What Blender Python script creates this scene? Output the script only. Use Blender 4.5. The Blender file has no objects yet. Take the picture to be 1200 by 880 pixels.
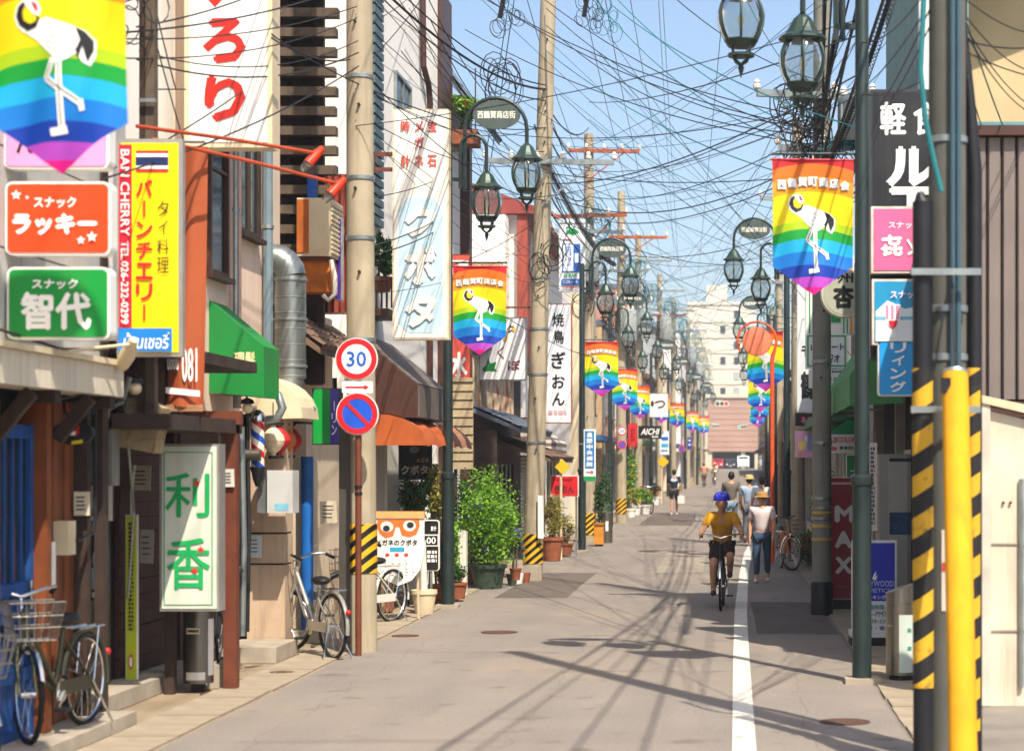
import bpy, bmesh, math, random
from mathutils import Vector, Matrix, Euler

random.seed(7)
R = math.radians
scene = bpy.context.scene
col = scene.collection

# ------------------------------------------------------------------ camera
F, CX, CY, HC = 2300.0, 855.0, 547.0, 2.0      # focal (photo px), vanishing point, eye height
cam = bpy.data.cameras.new("camera")
camo = bpy.data.objects.new("camera", cam)
col.objects.link(camo)
camo.location = (0, 0, HC)
camo.rotation_euler = (R(90), 0, 0)
cam.sensor_width = 36.0
cam.lens = 36.0 * F / 1200.0
cam.shift_x = -(CX - 600) / 1200.0
cam.shift_y = (CY - 440) / 1200.0
cam.clip_start, cam.clip_end = 0.2, 6000
cam.dof.use_dof = True
cam.dof.focus_distance = 29
cam.dof.aperture_fstop = 2.2
scene.camera = camo

# ------------------------------------------------------------------ sky + sun
SUN_EL, SUN_AZ = 54.0, 26.0                     # behind the camera, to the right
world = bpy.data.worlds.new("World")
scene.world = world
world.use_nodes = True
nt = world.node_tree
bg = nt.nodes["Background"]
sky = nt.nodes.new("ShaderNodeTexSky")
sky.sky_type = 'NISHITA'
sky.sun_disc = False
sky.sun_elevation = R(SUN_EL)
sky.sun_rotation = R(180 - SUN_AZ)
sky.altitude = 400
sky.air_density = 1.0
sky.dust_density = 3.2
sky.ozone_density = 1.6
nt.links.new(sky.outputs[0], bg.inputs[0])
bg.inputs[1].default_value = 0.15
sun = bpy.data.lights.new("sun", 'SUN')
sun.energy = 5.0
sun.angle = R(0.55)
sun.color = (1.0, 0.92, 0.79)
suno = bpy.data.objects.new("sun", sun)
col.objects.link(suno)
e, a = R(SUN_EL), R(SUN_AZ)
tosun = Vector((math.cos(e) * math.sin(a), -math.cos(e) * math.cos(a), math.sin(e)))
suno.rotation_euler = tosun.to_track_quat('Z', 'Y').to_euler()
suno.location = (20, -20, 30)
scene.view_settings.view_transform = 'Standard'
scene.view_settings.look = 'None'
scene.view_settings.exposure = 0.54
scene.view_settings.gamma = 1.0
scene.cycles.max_bounces = 5
scene.cycles.diffuse_bounces = 3
scene.cycles.glossy_bounces = 3
scene.cycles.use_adaptive_sampling = True
scene.cycles.adaptive_threshold = 0.03
scene.cycles.transparent_max_bounces = 14
scene.cycles.use_denoising = True

# ------------------------------------------------------------------ photo -> street helpers
def X(px, d): return (px - CX) * d / F
def Z(py, d): return HC + (CY - py) * d / F
def P(px, py, d): return (X(px, d), d, Z(py, d))
def zg(d): return 0.0 if d < 40 else (d - 40) * 0.007       # the street climbs gently at the far end
def dg(py):
    d = HC * F / (py - CY)
    if d > 40: d = 2.28 / ((py - CY) / F + 0.007)
    return d
def bend(d): return 0.0 if d < 45 else min(1.5, 0.016 * (d - 45))

# ------------------------------------------------------------------ mesh builder
class MB:
    def __init__(s): s.v = []; s.f = []
    def add(s, vs, fs):
        n = len(s.v)
        s.v += [tuple(p) for p in vs]
        s.f += [tuple(i + n for i in f) for f in fs]
        return s
    def box(s, x0, x1, y0, y1, z0, z1):
        return s.add([(x0,y0,z0),(x1,y0,z0),(x1,y1,z0),(x0,y1,z0),(x0,y0,z1),(x1,y0,z1),(x1,y1,z1),(x0,y1,z1)],
                     [(0,3,2,1),(4,5,6,7),(0,1,5,4),(1,2,6,5),(2,3,7,6),(3,0,4,7)])
    def obox(s, c, size, rot=(0,0,0)):
        m = Euler(rot).to_matrix(); c = Vector(c)
        hx, hy, hz = size[0]/2, size[1]/2, size[2]/2
        vs = [c + m @ Vector(p) for p in [(-hx,-hy,-hz),(hx,-hy,-hz),(hx,hy,-hz),(-hx,hy,-hz),(-hx,-hy,hz),(hx,-hy,hz),(hx,hy,hz),(-hx,hy,hz)]]
        return s.add(vs, [(0,3,2,1),(4,5,6,7),(0,1,5,4),(1,2,6,5),(2,3,7,6),(3,0,4,7)])
    def bar(s, p0, p1, w, h=None):
        """square bar from p0 to p1"""
        h = h or w
        p0, p1 = Vector(p0), Vector(p1); d = (p1-p0).normalized()
        up = Vector((0,0,1)) if abs(d.z) < .95 else Vector((0,1,0))
        a = d.cross(up).normalized()*w/2; b = a.cross(d).normalized()*h/2
        vs = [p0-a-b,p0+a-b,p0+a+b,p0-a+b,p1-a-b,p1+a-b,p1+a+b,p1-a+b]
        return s.add(vs, [(3,2,1,0),(4,5,6,7),(0,1,5,4),(1,2,6,5),(2,3,7,6),(3,0,4,7)])
    def cyl(s, p0, p1, r0, r1=None, n=10, caps=True):
        r1 = r0 if r1 is None else r1
        return s.tube([p0, p1], [r0, r1], n, caps)
    def tube(s, pts, r, n=6, caps=True, closed=False):
        pts = [Vector(p) for p in pts]; m = len(pts)
        rs = r if isinstance(r, (list, tuple)) else [r]*m
        base = len(s.v); prev = None
        for i, p in enumerate(pts):
            if closed: t = pts[(i+1)%m]-pts[i-1]
            else: t = pts[min(i+1,m-1)]-pts[max(i-1,0)]
            t.normalize()
            if prev is None:
                ref = Vector((0,0,1)) if abs(t.z) < .9 else Vector((0,1,0))
                a = t.cross(ref).normalized()
            else:
                a = prev - t*prev.dot(t)
                if a.length < 1e-6: a = t.orthogonal()
                a.normalize()
            prev = a; b = t.cross(a)
            for k in range(n):
                q = 2*math.pi*k/n
                s.v.append(tuple(p + (a*math.cos(q)+b*math.sin(q))*rs[i]))
        for i in range(m if closed else m-1):
            j = (i+1)%m
            for k in range(n):
                l = (k+1)%n
                s.f.append((base+i*n+k, base+i*n+l, base+j*n+l, base+j*n+k))
        if caps and not closed:
            s.f.append(tuple(base+k for k in reversed(range(n))))
            s.f.append(tuple(base+(m-1)*n+k for k in range(n)))
        return s
    def lathe(s, c, prof, n=16, caps=True, axis='z', a0=0, a1=2*math.pi):
        base = len(s.v); full = abs(a1-a0-2*math.pi) < 1e-6; nn = n if full else n+1
        for r, z in prof:
            for k in range(nn):
                q = a0+(a1-a0)*k/n
                x, y = r*math.cos(q), r*math.sin(q)
                p = (x,y,z) if axis=='z' else ((x,z,y) if axis=='y' else (z,x,y))
                s.v.append((c[0]+p[0], c[1]+p[1], c[2]+p[2]))
        for i in range(len(prof)-1):
            for k in range(n):
                l = (k+1)%nn
                s.f.append((base+i*nn+k, base+i*nn+l, base+(i+1)*nn+l, base+(i+1)*nn+k))
        if caps and full:
            s.f.append(tuple(base+k for k in reversed(range(nn))))
            s.f.append(tuple(base+(len(prof)-1)*nn+k for k in range(nn)))
        return s
    def prism(s, out, a, b, plane='xz'):
        """outline in a plane, extruded from a to b along the third axis"""
        n = len(out)
        def mk(u, v, w): return (u,w,v) if plane=='xz' else ((w,u,v) if plane=='yz' else (u,v,w))
        vs = [mk(u,v,a) for u,v in out]+[mk(u,v,b) for u,v in out]
        fs = [tuple(range(n)), tuple(reversed(range(n,2*n)))]
        fs += [(i, i+n, (i+1)%n+n, (i+1)%n) for i in range(n)]
        return s.add(vs, fs)
    def poly(s, pts): return s.add(pts, [tuple(range(len(pts)))])
    def grid(s, fn, nu, nv):
        base = len(s.v)
        for j in range(nv+1):
            for i in range(nu+1): s.v.append(tuple(fn(i/nu, j/nv)))
        for j in range(nv):
            for i in range(nu):
                a = base+j*(nu+1)+i
                s.f.append((a,a+1,a+nu+2,a+nu+1))
        return s
    def ball(s, c, r, nu=12, nv=8, sq=(1,1,1)):
        prof = [(max(1e-4, math.sin(math.pi*j/nv))*r, -math.cos(math.pi*j/nv)*r) for j in range(nv+1)]
        b = len(s.v); s.lathe((0,0,0), prof, nu, True)
        for i in range(b, len(s.v)):
            p = s.v[i]; s.v[i] = (c[0]+p[0]*sq[0], c[1]+p[1]*sq[1], c[2]+p[2]*sq[2])
        return s
    def build(s, name, mat, parent=None, smooth=False, world=True):
        off = Vector((0,0,0)); q = parent
        if world:
            while q is not None: off += q.location; q = q.parent
        me = bpy.data.meshes.new(name)
        me.from_pydata([(p[0]-off.x, p[1]-off.y, p[2]-off.z) for p in s.v], [], s.f)
        me.update()
        o = bpy.data.objects.new(name, me)
        col.objects.link(o)
        me.materials.append(mat)
        if smooth:
            me.polygons.foreach_set("use_smooth", [True]*len(me.polygons))
            me.set_sharp_from_angle(angle=0.7)
        if parent is not None: o.parent = parent
        return o

def rrect(x0, x1, z0, z1, r, n=4):
    out = []
    for cx, cz, a in ((x1-r,z1-r,0),(x0+r,z1-r,90),(x0+r,z0+r,180),(x1-r,z0+r,270)):
        for k in range(n+1):
            q = R(a+90*k/n); out.append((cx+r*math.cos(q), cz+r*math.sin(q)))
    return out
def ell(cx, cz, rx, rz, n=28): return [(cx+rx*math.cos(2*math.pi*k/n), cz+rz*math.sin(2*math.pi*k/n)) for k in range(n)]
def arc(cx, cz, r, a0, a1, n, y): return [(cx+r*math.cos(R(a0+(a1-a0)*k/n)), y, cz+r*math.sin(R(a0+(a1-a0)*k/n))) for k in range(n+1)]

def tag(o, label, cat, group=None):
    o['label'] = label; o['category'] = cat
    if group: o['group'] = group
    return o
def thing(name, label, cat, loc=(0,0,0), group=None):
    o = bpy.data.objects.new(name, None); col.objects.link(o)
    o.location = loc; o.empty_display_size = .2
    return tag(o, label, cat, group)
def copy_tree(o, parent=None):
    c = o.copy(); col.objects.link(c); c.parent = parent
    for ch in list(o.children): copy_tree(ch, c)
    return c
def struct(o): o['kind'] = 'structure'; return o

# ------------------------------------------------------------------ materials
def lin(h):
    if not isinstance(h, str): return tuple(h)
    h = h.lstrip('#')
    return tuple((c/12.92 if c <= .04045 else ((c+.055)/1.055)**2.4) for c in (int(h[i:i+2],16)/255 for i in (0,2,4)))
MATS = {}
def mat(name, c, rough=.6, metal=0., var=.10, scale=5., bump=0., bscale=60., dirt=0., streak=0., dirtc='#3a3226', spec=.4, rust=0., rscale=3., trans=0.):
    if name in MATS: return MATS[name]
    m = bpy.data.materials.new(name); m.use_nodes = True
    t = m.node_tree; N = t.nodes; L = t.links
    b = N["Principled BSDF"]
    b.inputs["Roughness"].default_value = rough
    b.inputs["Metallic"].default_value = metal
    b.inputs["Specular IOR Level"].default_value = spec
    if trans: b.inputs["Transmission Weight"].default_value = trans
    tc = N.new("ShaderNodeTexCoord")
    c = lin(c)
    def noise(sc, det=4, vec=None):
        n = N.new("ShaderNodeTexNoise"); n.inputs["Scale"].default_value = sc; n.inputs["Detail"].default_value = det
        L.new(vec or tc.outputs["Object"], n.inputs["Vector"]); return n.outputs[0]
    def ramp(src, p0, p1, c0=(0,0,0), c1=(1,1,1)):
        r = N.new("ShaderNodeValToRGB"); r.color_ramp.elements[0].position = p0; r.color_ramp.elements[1].position = p1
        r.color_ramp.elements[0].color = (*c0,1); r.color_ramp.elements[1].color = (*c1,1)
        L.new(src, r.inputs[0]); return r.outputs[0]
    def mix(fac, a, bb):
        x = N.new("ShaderNodeMix"); x.data_type = 'RGBA'
        L.new(fac, x.inputs[0])
        for s, v in ((6,a),(7,bb)):
            if isinstance(v, tuple): x.inputs[s].default_value = (*v,1)
            else: L.new(v, x.inputs[s])
        return x.outputs[2]
    out = ramp(noise(scale), .3, .7, tuple(k*(1-var) for k in c), tuple(min(1,k*(1+var)) for k in c))
    if dirt:
        out = mix(ramp(noise(scale*.45, 8), .48, .78, (0,0,0), (dirt,)*3), out, lin(dirtc))
    if streak:
        mp = N.new("ShaderNodeMapping"); mp.inputs["Scale"].default_value = (9, 9, .5); L.new(tc.outputs["Object"], mp.inputs[0])
        out = mix(ramp(noise(1.6, 6, mp.outputs[0]), .5, .8, (0,0,0), (streak,)*3), out, lin(dirtc))
    if rust:
        out = mix(ramp(noise(rscale, 9), .5, .62, (0,0,0), (rust,)*3), out, lin('#8a4416'))
    L.new(out, b.inputs["Base Color"])
    if bump:
        bp = N.new("ShaderNodeBump"); bp.inputs["Strength"].default_value = bump; bp.inputs["Distance"].default_value = .01
        L.new(noise(bscale, 5), bp.inputs["Height"]); L.new(bp.outputs[0], b.inputs["Normal"])
    MATS[name] = m
    return m
def paint(h, **k):
    """sign paint / enamel of one colour"""
    d = dict(rough=.38, var=.07, scale=2.2, dirt=.22, streak=.16, dirtc='#6b6252', bump=.06, bscale=9); d.update(k)
    return mat("paint_"+h.lstrip('#')+("_m" if k else ""), h, **d)
def ink(h): return mat("ink_"+h.lstrip('#'), h, rough=.5, var=.04, scale=9)
def glass(name, tint=(.9,.95,.95), alpha=.25, rough=.05):
    if name in MATS: return MATS[name]
    m = bpy.data.materials.new(name); m.use_nodes = True
    t = m.node_tree; N = t.nodes; L = t.links
    g = N.new("ShaderNodeBsdfGlossy"); g.inputs["Roughness"].default_value = rough
    d = N.new("ShaderNodeBsdfTranslucent"); d.inputs["Color"].default_value = (.75,.8,.8,1)
    tr = N.new("ShaderNodeBsdfTransparent"); tr.inputs["Color"].default_value = (*tint,1)
    fr = N.new("ShaderNodeLayerWeight"); fr.inputs["Blend"].default_value = .25
    m1 = N.new("ShaderNodeMixShader"); m1.inputs[0].default_value = alpha
    m2 = N.new("ShaderNodeMixShader")
    L.new(tr.outputs[0], m1.inputs[1]); L.new(d.outputs[0], m1.inputs[2])
    L.new(fr.outputs["Fresnel"], m2.inputs[0]); L.new(m1.outputs[0], m2.inputs[1]); L.new(g.outputs[0], m2.inputs[2])
    L.new(m2.outputs[0], N["Material Output"].inputs[0])
    MATS[name] = m; return m
def stripe_mat(name, c1, c2, width, ang, rough=.45, wear=.35):
    """two painted colours in slanting bands (printed hazard tape)"""
    if name in MATS: return MATS[name]
    m = bpy.data.materials.new(name); m.use_nodes = True
    t = m.node_tree; N = t.nodes; L = t.links; b = N["Principled BSDF"]; b.inputs["Roughness"].default_value = rough
    tc = N.new("ShaderNodeTexCoord"); sp = N.new("ShaderNodeSeparateXYZ"); L.new(tc.outputs["Object"], sp.inputs[0])
    mu = N.new("ShaderNodeMath"); mu.operation = 'MULTIPLY_ADD'; mu.inputs[1].default_value = math.tan(R(ang))
    L.new(sp.outputs[0], mu.inputs[0]); L.new(sp.outputs[2], mu.inputs[2])
    dv = N.new("ShaderNodeMath"); dv.operation = 'DIVIDE'; dv.inputs[1].default_value = width; L.new(mu.outputs[0], dv.inputs[0])
    frc = N.new("ShaderNodeMath"); frc.operation = 'FRACT'; L.new(dv.outputs[0], frc.inputs[0])
    gt = N.new("ShaderNodeMath"); gt.operation = 'GREATER_THAN'; gt.inputs[1].default_value = .5; L.new(frc.outputs[0], gt.inputs[0])
    mx = N.new("ShaderNodeMix"); mx.data_type = 'RGBA'; L.new(gt.outputs[0], mx.inputs[0])
    mx.inputs[6].default_value = (*lin(c1),1); mx.inputs[7].default_value = (*lin(c2),1)
    n = N.new("ShaderNodeTexNoise"); n.inputs["Scale"].default_value = 14; n.inputs["Detail"].default_value = 8; L.new(tc.outputs["Object"], n.inputs[0])
    r = N.new("ShaderNodeValToRGB"); r.color_ramp.elements[0].position = .58; r.color_ramp.elements[1].position = .72
    r.color_ramp.elements[1].color = (wear,wear,wear,1); L.new(n.outputs[0], r.inputs[0])
    m2 = N.new("ShaderNodeMix"); m2.data_type = 'RGBA'; L.new(r.outputs[0], m2.inputs[0]); L.new(mx.outputs[2], m2.inputs[6]); m2.inputs[7].default_value = (*lin('#3d3524'),1)
    L.new(m2.outputs[2], b.inputs["Base Color"])
    MATS[name] = m; return m

# ------------------------------------------------------------------ lettering
_TX = {}
def text_mesh(s, italic=0.):
    k = (s, italic)
    if k in _TX: return _TX[k]
    cu = bpy.data.curves.new("lettering", 'FONT'); cu.body = s; cu.resolution_u = 2; cu.shear = italic
    o = bpy.data.objects.new("lettering", cu)
    me = o.to_mesh()
    v = [(p.co.x, p.co.y) for p in me.vertices]; f = [tuple(p.vertices) for p in me.polygons]
    o.to_mesh_clear(); bpy.data.objects.remove(o); bpy.data.curves.remove(cu)
    x0 = min(p[0] for p in v); x1 = max(p[0] for p in v); y0 = min(p[1] for p in v); y1 = max(p[1] for p in v)
    v = [((x-x0)/max(1e-6,x1-x0), (y-y0)/max(1e-6,y1-y0)) for x, y in v]
    _TX[k] = (v, f); return _TX[k]
def put_text(mb, s, x0, x1, z0, z1, y, bold=0., italic=0., rot=0, fit=None):
    """one run of letters fitted to a rectangle on the plane y; bold thickens the strokes"""
    v, f = text_mesh(s, italic)
    if rot == 90: v = [(b, 1-a) for a, b in v]           # reads downward
    n = max(1, len(s)); ch = (z1-z0)/n if rot == 90 else min((x1-x0)/n, z1-z0)
    k = bold*ch*1.1
    sh = [(0,0)] if bold <= 0 else [(k,0),(-k,0),(0,k),(0,-k)]
    for i, (sx, sz) in enumerate(sh):
        pts = [(x0+k+a*(x1-x0-2*k)+sx, y-.0003*i, z0+k+b*(z1-z0-2*k)+sz) for a, b in v]
        if fit: pts = [fit(p) for p in pts]
        mb.add(pts, f)
THIN = {'ー':(.36,1.,'v'), '・':(.25,.25,None), 'ッ':(.75,.7,None), 'イ':(.8,.95,None), '一':(1,.16,None), 'ニ':(1,.7,None), '二':(1,.7,None)}
def put_vert(mb, s, x0, x1, ytop, ybot, yplane, bold=.02, gap=.17):
    """vertical writing: each character in its own cell"""
    n = len(s); h = (ytop-ybot)/n
    for i, ch in enumerate(s):
        if ch == ' ': continue
        zt = ytop-i*h; zb = zt-h*(1-gap); a, b = x0, x1
        if ch == 'ー':
            m = (a+b)/2; w = (b-a)*.07; put_text(mb, 'l', m-w, m+w, zb+h*.02, zt-h*.02, yplane, bold); continue
        if ch in THIN:
            fx, fz, _ = THIN[ch]; m = (a+b)/2; mz = (zt+zb)/2; w = (b-a)*fx/2; q = (zt-zb)*fz/2
            put_text(mb, ch, m-w, m+w, mz-q, mz+q, yplane, bold); continue
        put_text(mb, ch, a, b, zb, zt, yplane, bold)
# ================================================================== common materials
M_DARKMETAL = mat("dark_green_metal", '#2e3a38', rough=.42, metal=.35, var=.15, scale=4, dirt=.15)
M_CONC = mat("pole_concrete", '#a99b82', rough=.85, var=.12, scale=3, bump=.25, bscale=45, dirt=.35, streak=.45, dirtc='#5f5645')
M_CONC2 = mat("concrete", '#a89c8a', rough=.9, var=.15, scale=4, bump=.3, bscale=30, dirt=.45, dirtc='#5a4c3a')
M_STEEL = mat("brushed_steel", '#8c867c', rough=.32, metal=.85, var=.12, scale=3, dirt=.2)
M_GALV = mat("galvanised", '#9aa09e', rough=.4, metal=.7, var=.18, scale=6, dirt=.15)
M_BLACK = mat("black_plastic", '#16161a', rough=.5, var=.2, scale=6)
M_RUBBER = mat("rubber", '#1b1a1a', rough=.8, var=.2, scale=20)
M_WHITE = mat("white_enamel", '#e9e6de', rough=.45, var=.05, dirt=.12, dirtc='#8b7a60')
M_WALLW = mat("white_render", '#f0eae0', rough=.9, var=.05, scale=1.2, bump=.15, bscale=80, streak=.16, dirtc='#a1927c')
M_WALLG = mat("grey_render", '#a9aaa8', rough=.85, var=.08, scale=1.4, bump=.12, streak=.3, dirtc='#6a675f')
M_PINK = mat("pink_stucco", '#e4c9b2', rough=.9, var=.08, scale=1.5, bump=.35, bscale=60, streak=.2, dirt=.12, dirtc='#80705c')
M_WOODO = mat("orange_wood", '#6a3a1e', rough=.55, var=.28, scale=4, streak=.35, dirtc='#4a2510')
M_WOODD = mat("dark_wood", '#3a2a20', rough=.75, var=.35, scale=5, streak=.45, dirtc='#1a120d')
M_WOODG = mat("weathered_wood", '#5a4c3e', rough=.85, var=.35, scale=6, bump=.3, streak=.5, dirtc='#2a221c')
M_RUSTP = mat("rust_brown_paint", '#6b3520', rough=.6, var=.2, scale=6, dirt=.3)
M_BROWN = mat("brown_metal", '#4a2c22', rough=.5, var=.15, scale=4, dirt=.2)
M_TILE = mat("grey_roof_tile", '#5d6570', rough=.55, var=.3, scale=7, dirt=.3)
M_TILEB = mat("brown_roof_tile", '#6d5442', rough=.75, var=.3, scale=7, dirt=.4)
M_GLASSD = mat("window_glass", '#1d2529', rough=.08, var=.3, scale=1.3, spec=.8)
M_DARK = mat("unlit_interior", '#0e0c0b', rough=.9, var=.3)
M_RUSTC = mat("rusty_corrugated", '#b9a68a', rough=.7, var=.15, scale=3, rust=.9, rscale=1.6)
M_ALU = mat("aluminium_frame", '#b4b0a8', rough=.4, metal=.6, var=.1, dirt=.2)
M_CREAM = mat("cream_paint", '#d8c7a4', rough=.65, var=.08, scale=3, dirt=.3, rust=.12, rscale=4)
M_PLASTW = mat("white_plastic", '#dcd6c8', rough=.45, var=.06, dirt=.2)
M_TERRA = mat("terracotta", '#8e5034', rough=.8, var=.2, scale=9, dirt=.2)
M_WIRE = mat("cable_black", '#1c1a1c', rough=.6, var=.1)
M_TEAL = mat("cable_teal", '#1f6f74', rough=.55, var=.1)
M_SOIL = mat("soil", '#3a2b1f', rough=1, var=.4, scale=30)
M_CHROME = mat("chrome", '#c9c9c6', rough=.18, metal=1, var=.05)
M_YELLOW = mat("yellow_guard", '#d69a1e', rough=.8, var=.1, scale=3, dirt=.35, dirtc='#8a6a28', streak=.35, spec=.2, bump=.2, bscale=12)
M_HAZ = stripe_mat("hazard_band", '#e0a91c', '#17150f', .14, -40)
M_HAZ2 = stripe_mat("hazard_sleeve", '#d0a01a', '#141312', .28, -33, .7, .6)
M_PORC = mat("porcelain", '#e4ded2', rough=.25, var=.04)
M_COPPER = mat("rusty_arm", '#a2512a', rough=.6, var=.3, scale=9, dirt=.3)

# ================================================================== ground and road
def strip(name, x0f, x1f, ds, z, m, parent=None):
    mb = MB()
    mb.grid(lambda u, v: ((lambda d: (x0f(d)+(x1f(d)-x0f(d))*u, d, zg(d)+z))(ds[min(len(ds)-1, round(v*(len(ds)-1)))])), 4, len(ds)-1)
    return mb.build(name, m, parent)
DS = [-30, -10, 0, 6, 10, 14, 18, 22, 26, 30, 35, 40, 45, 52, 60, 70, 80, 95, 110, 130, 150, 180, 220, 262]
gm = mat("bare_ground", '#7d7265', rough=.95, var=.2, scale=.5, bump=.3, bscale=20, dirt=.3)
g = strip("ground", lambda d: -900, lambda d: 900, [-300,-30,0,20,40,60,100,200,262,400,900], -.012, gm); struct(g)

asph = bpy.data.materials.new("worn_asphalt"); asph.use_nodes = True
t = asph.node_tree; N = t.nodes; L = t.links; b = N["Principled BSDF"]
tc = N.new("ShaderNodeTexCoord")
def nz(sc, det=5, mp=None):
    n = N.new("ShaderNodeTexNoise"); n.inputs["Scale"].default_value = sc; n.inputs["Detail"].default_value = det
    L.new(mp or tc.outputs["Object"], n.inputs["Vector"]); return n.outputs[0]
def rp(src, p0, p1, c0, c1):
    r = N.new("ShaderNodeValToRGB"); r.color_ramp.elements[0].position = p0; r.color_ramp.elements[1].position = p1
    r.color_ramp.elements[0].color = (*c0,1); r.color_ramp.elements[1].color = (*c1,1); L.new(src, r.inputs[0]); return r.outputs[0]
def mxc(f, a, bb, mode='MIX'):
    x = N.new("ShaderNodeMix"); x.data_type = 'RGBA'; x.blend_type = mode
    if isinstance(f, float): x.inputs[0].default_value = f
    else: L.new(f, x.inputs[0])
    for s, v in ((6,a),(7,bb)):
        if isinstance(v, tuple): x.inputs[s].default_value = (*v,1)
        else: L.new(v, x.inputs[s])
    return x.outputs[2]
mp = N.new("ShaderNodeMapping"); mp.inputs["Scale"].default_value = (1.6, .13, 1); L.new(tc.outputs["Object"], mp.inputs[0])
base = rp(nz(.8, 6), .3, .7, lin('#766c62'), lin('#887c70'))
base = mxc(rp(nz(1.0, 5, mp.outputs[0]), .42, .66, (0,0,0), (.5,.5,.5)), base, lin('#5f5953'))      # wheel tracks, old wear
base = mxc(rp(nz(120, 2), .35, .65, (.0,.0,.0), (.55,.55,.55)), base, lin('#98918a'))
base = mxc(rp(nz(45, 3), .52, .66, (.0,.0,.0), (.5,.5,.5)), base, lin('#4c443c'))
base = mxc(rp(nz(.35, 5), .45, .65, (.0,.0,.0), (.4,.4,.4)), base, lin('#958572'))               # aggregate
base = mxc(rp(nz(2.2, 9), .60, .72, (0,0,0), (.55,.55,.55)), base, lin('#564c42'))                  # stains
mp2 = N.new("ShaderNodeMapping"); mp2.inputs["Scale"].default_value = (.25, 2.2, 1); L.new(tc.outputs["Object"], mp2.inputs[0])
sx_ = N.new("ShaderNodeSeparateXYZ"); wp_ = N.new("ShaderNodeTexNoise"); wp_.inputs["Scale"].default_value = .9; wp_.inputs["Detail"].default_value = 9; L.new(tc.outputs["Object"], wp_.inputs[0])
va_ = N.new("ShaderNodeVectorMath"); va_.operation = 'MULTIPLY_ADD'; va_.inputs[1].default_value = (.5,.5,.5); L.new(wp_.outputs["Color"], va_.inputs[0]); L.new(tc.outputs["Object"], va_.inputs[2]); L.new(va_.outputs[0], sx_.inputs[0])
for off in (1.35, 3.2, -.9):                                                                          # long joints and cracks
    ad_ = N.new("ShaderNodeMath"); ad_.operation = 'ADD'; ad_.inputs[1].default_value = off; L.new(sx_.outputs[0], ad_.inputs[0])
    ab_ = N.new("ShaderNodeMath"); ab_.operation = 'ABSOLUTE'; L.new(ad_.outputs[0], ab_.inputs[0])
    base = mxc(rp(ab_.outputs[0], .004, .012, (.22,.22,.22), (0,0,0)), base, lin('#3c342c'))
base = mxc(rp(nz(1.0, 8, mp2.outputs[0]), .62, .70, (0,0,0), (.3,.3,.3)), base, lin('#5d5348'))     # cross seams, tar
L.new(base, b.inputs["Base Color"]); b.inputs["Roughness"].default_value = .88
bp = N.new("ShaderNodeBump"); bp.inputs["Strength"].default_value = .35; bp.inputs["Distance"].default_value = .006
L.new(nz(150, 3), bp.inputs["Height"]); L.new(bp.outputs[0], b.inputs["Normal"])
road = strip("road", lambda d: -4.05+bend(d), lambda d: 1.32+bend(d), DS, 0, asph); struct(road)
cross = MB().grid(lambda u, v: (-60+120*u, 262+14*v, zg(262)+.0+v*.098), 2, 2).build("road", asph); struct(cross)

# repair patches (real sheets)
patchm = mat("dark_asphalt_patch", '#625850', rough=.9, var=.15, scale=2, bump=.3, bscale=120, dirt=.2)
patchm2 = mat("pale_asphalt_patch", '#938779', rough=.9, var=.12, scale=2, bump=.3, bscale=120, dirt=.2)
for x0, x1, d0, d1, m in ((-1.4,-.5,37,46,patchm2), (.32,1.28,23.5,29.0,patchm), (-3.6,-2.5,30,37,patchm), (-2.9,-1.2,62,75,patchm)):
    ol = [(x0+(x1-x0)*u+random.uniform(-.03,.03), d0+(d1-d0)*v+random.uniform(-.05,.05), zg(d0+(d1-d0)*v)+.004) for u, v in ((0,0),(.5,0),(1,0),(1,.5),(1,1),(.5,1),(0,1),(0,.5))]
    MB().poly(ol).build("repair_patch", m, road)

# the white edge line
linem = bpy.data.materials.new("worn_white_line"); linem.use_nodes = True
t = linem.node_tree; N = t.nodes; L = t.links; b = N["Principled BSDF"]; tc = N.new("ShaderNodeTexCoord")
L.new(mxc(rp(nz(9, 10), .60, .70, (0,0,0), (.8,.8,.8)), mxc(rp(nz(1.2, 4), .35, .7, (0,0,0), (1,1,1)), lin('#d9d4c8'), lin('#c4bdaf')), lin('#80756a')), b.inputs["Base Color"])
b.inputs["Roughness"].default_value = .7
LN = [(4,.07),(10,.09),(14.2,.105),(20,.12),(26.6,.15),(32,.21),(38,.29),(44.7,.42),(50,.60),(60,.80),(80,1.02),(110,1.45),(150,2.0)]
mb = MB(); vs = []; fs = []
for i, (d, x) in enumerate(LN): vs += [(x-.085, d, zg(d)+.008), (x+.085, d, zg(d)+.008)]
mb.add(vs, [(2*i, 2*i+1, 2*i+3, 2*i+2) for i in range(len(LN)-1)])
mb.build("line_marking", linem, road)
mb = MB().box(-2.6+1.5, 1.0+1.5, 255, 255.5, zg(255), zg(255)+.02); mb.build("stop_line", linem, road)

# manholes / rusty covers along the gutter
ironm = mat("rusty_iron_cover", '#54392e', rough=.7, var=.25, scale=9, bump=.5, bscale=60)
for px, py, r in ((40,858,.30),(262,813,.20),(305,797,.22),(330,788,.14),(385,757,.2),(585,741,.22),(475,745,.16),(990,846,.2)):
    d = dg(py); x = X(px, d)
    MB().lathe((x,d,0), [(r,.001),(r,.008),(r*.93,.009),(r*.9,.004),(r*.84,.004),(r*.82,.009),(r*.55,.009),(r*.53,.005),(r*.48,.005),(r*.46,.009),(.001,.009)], 22).build("manhole_cover", ironm, road)

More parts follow.
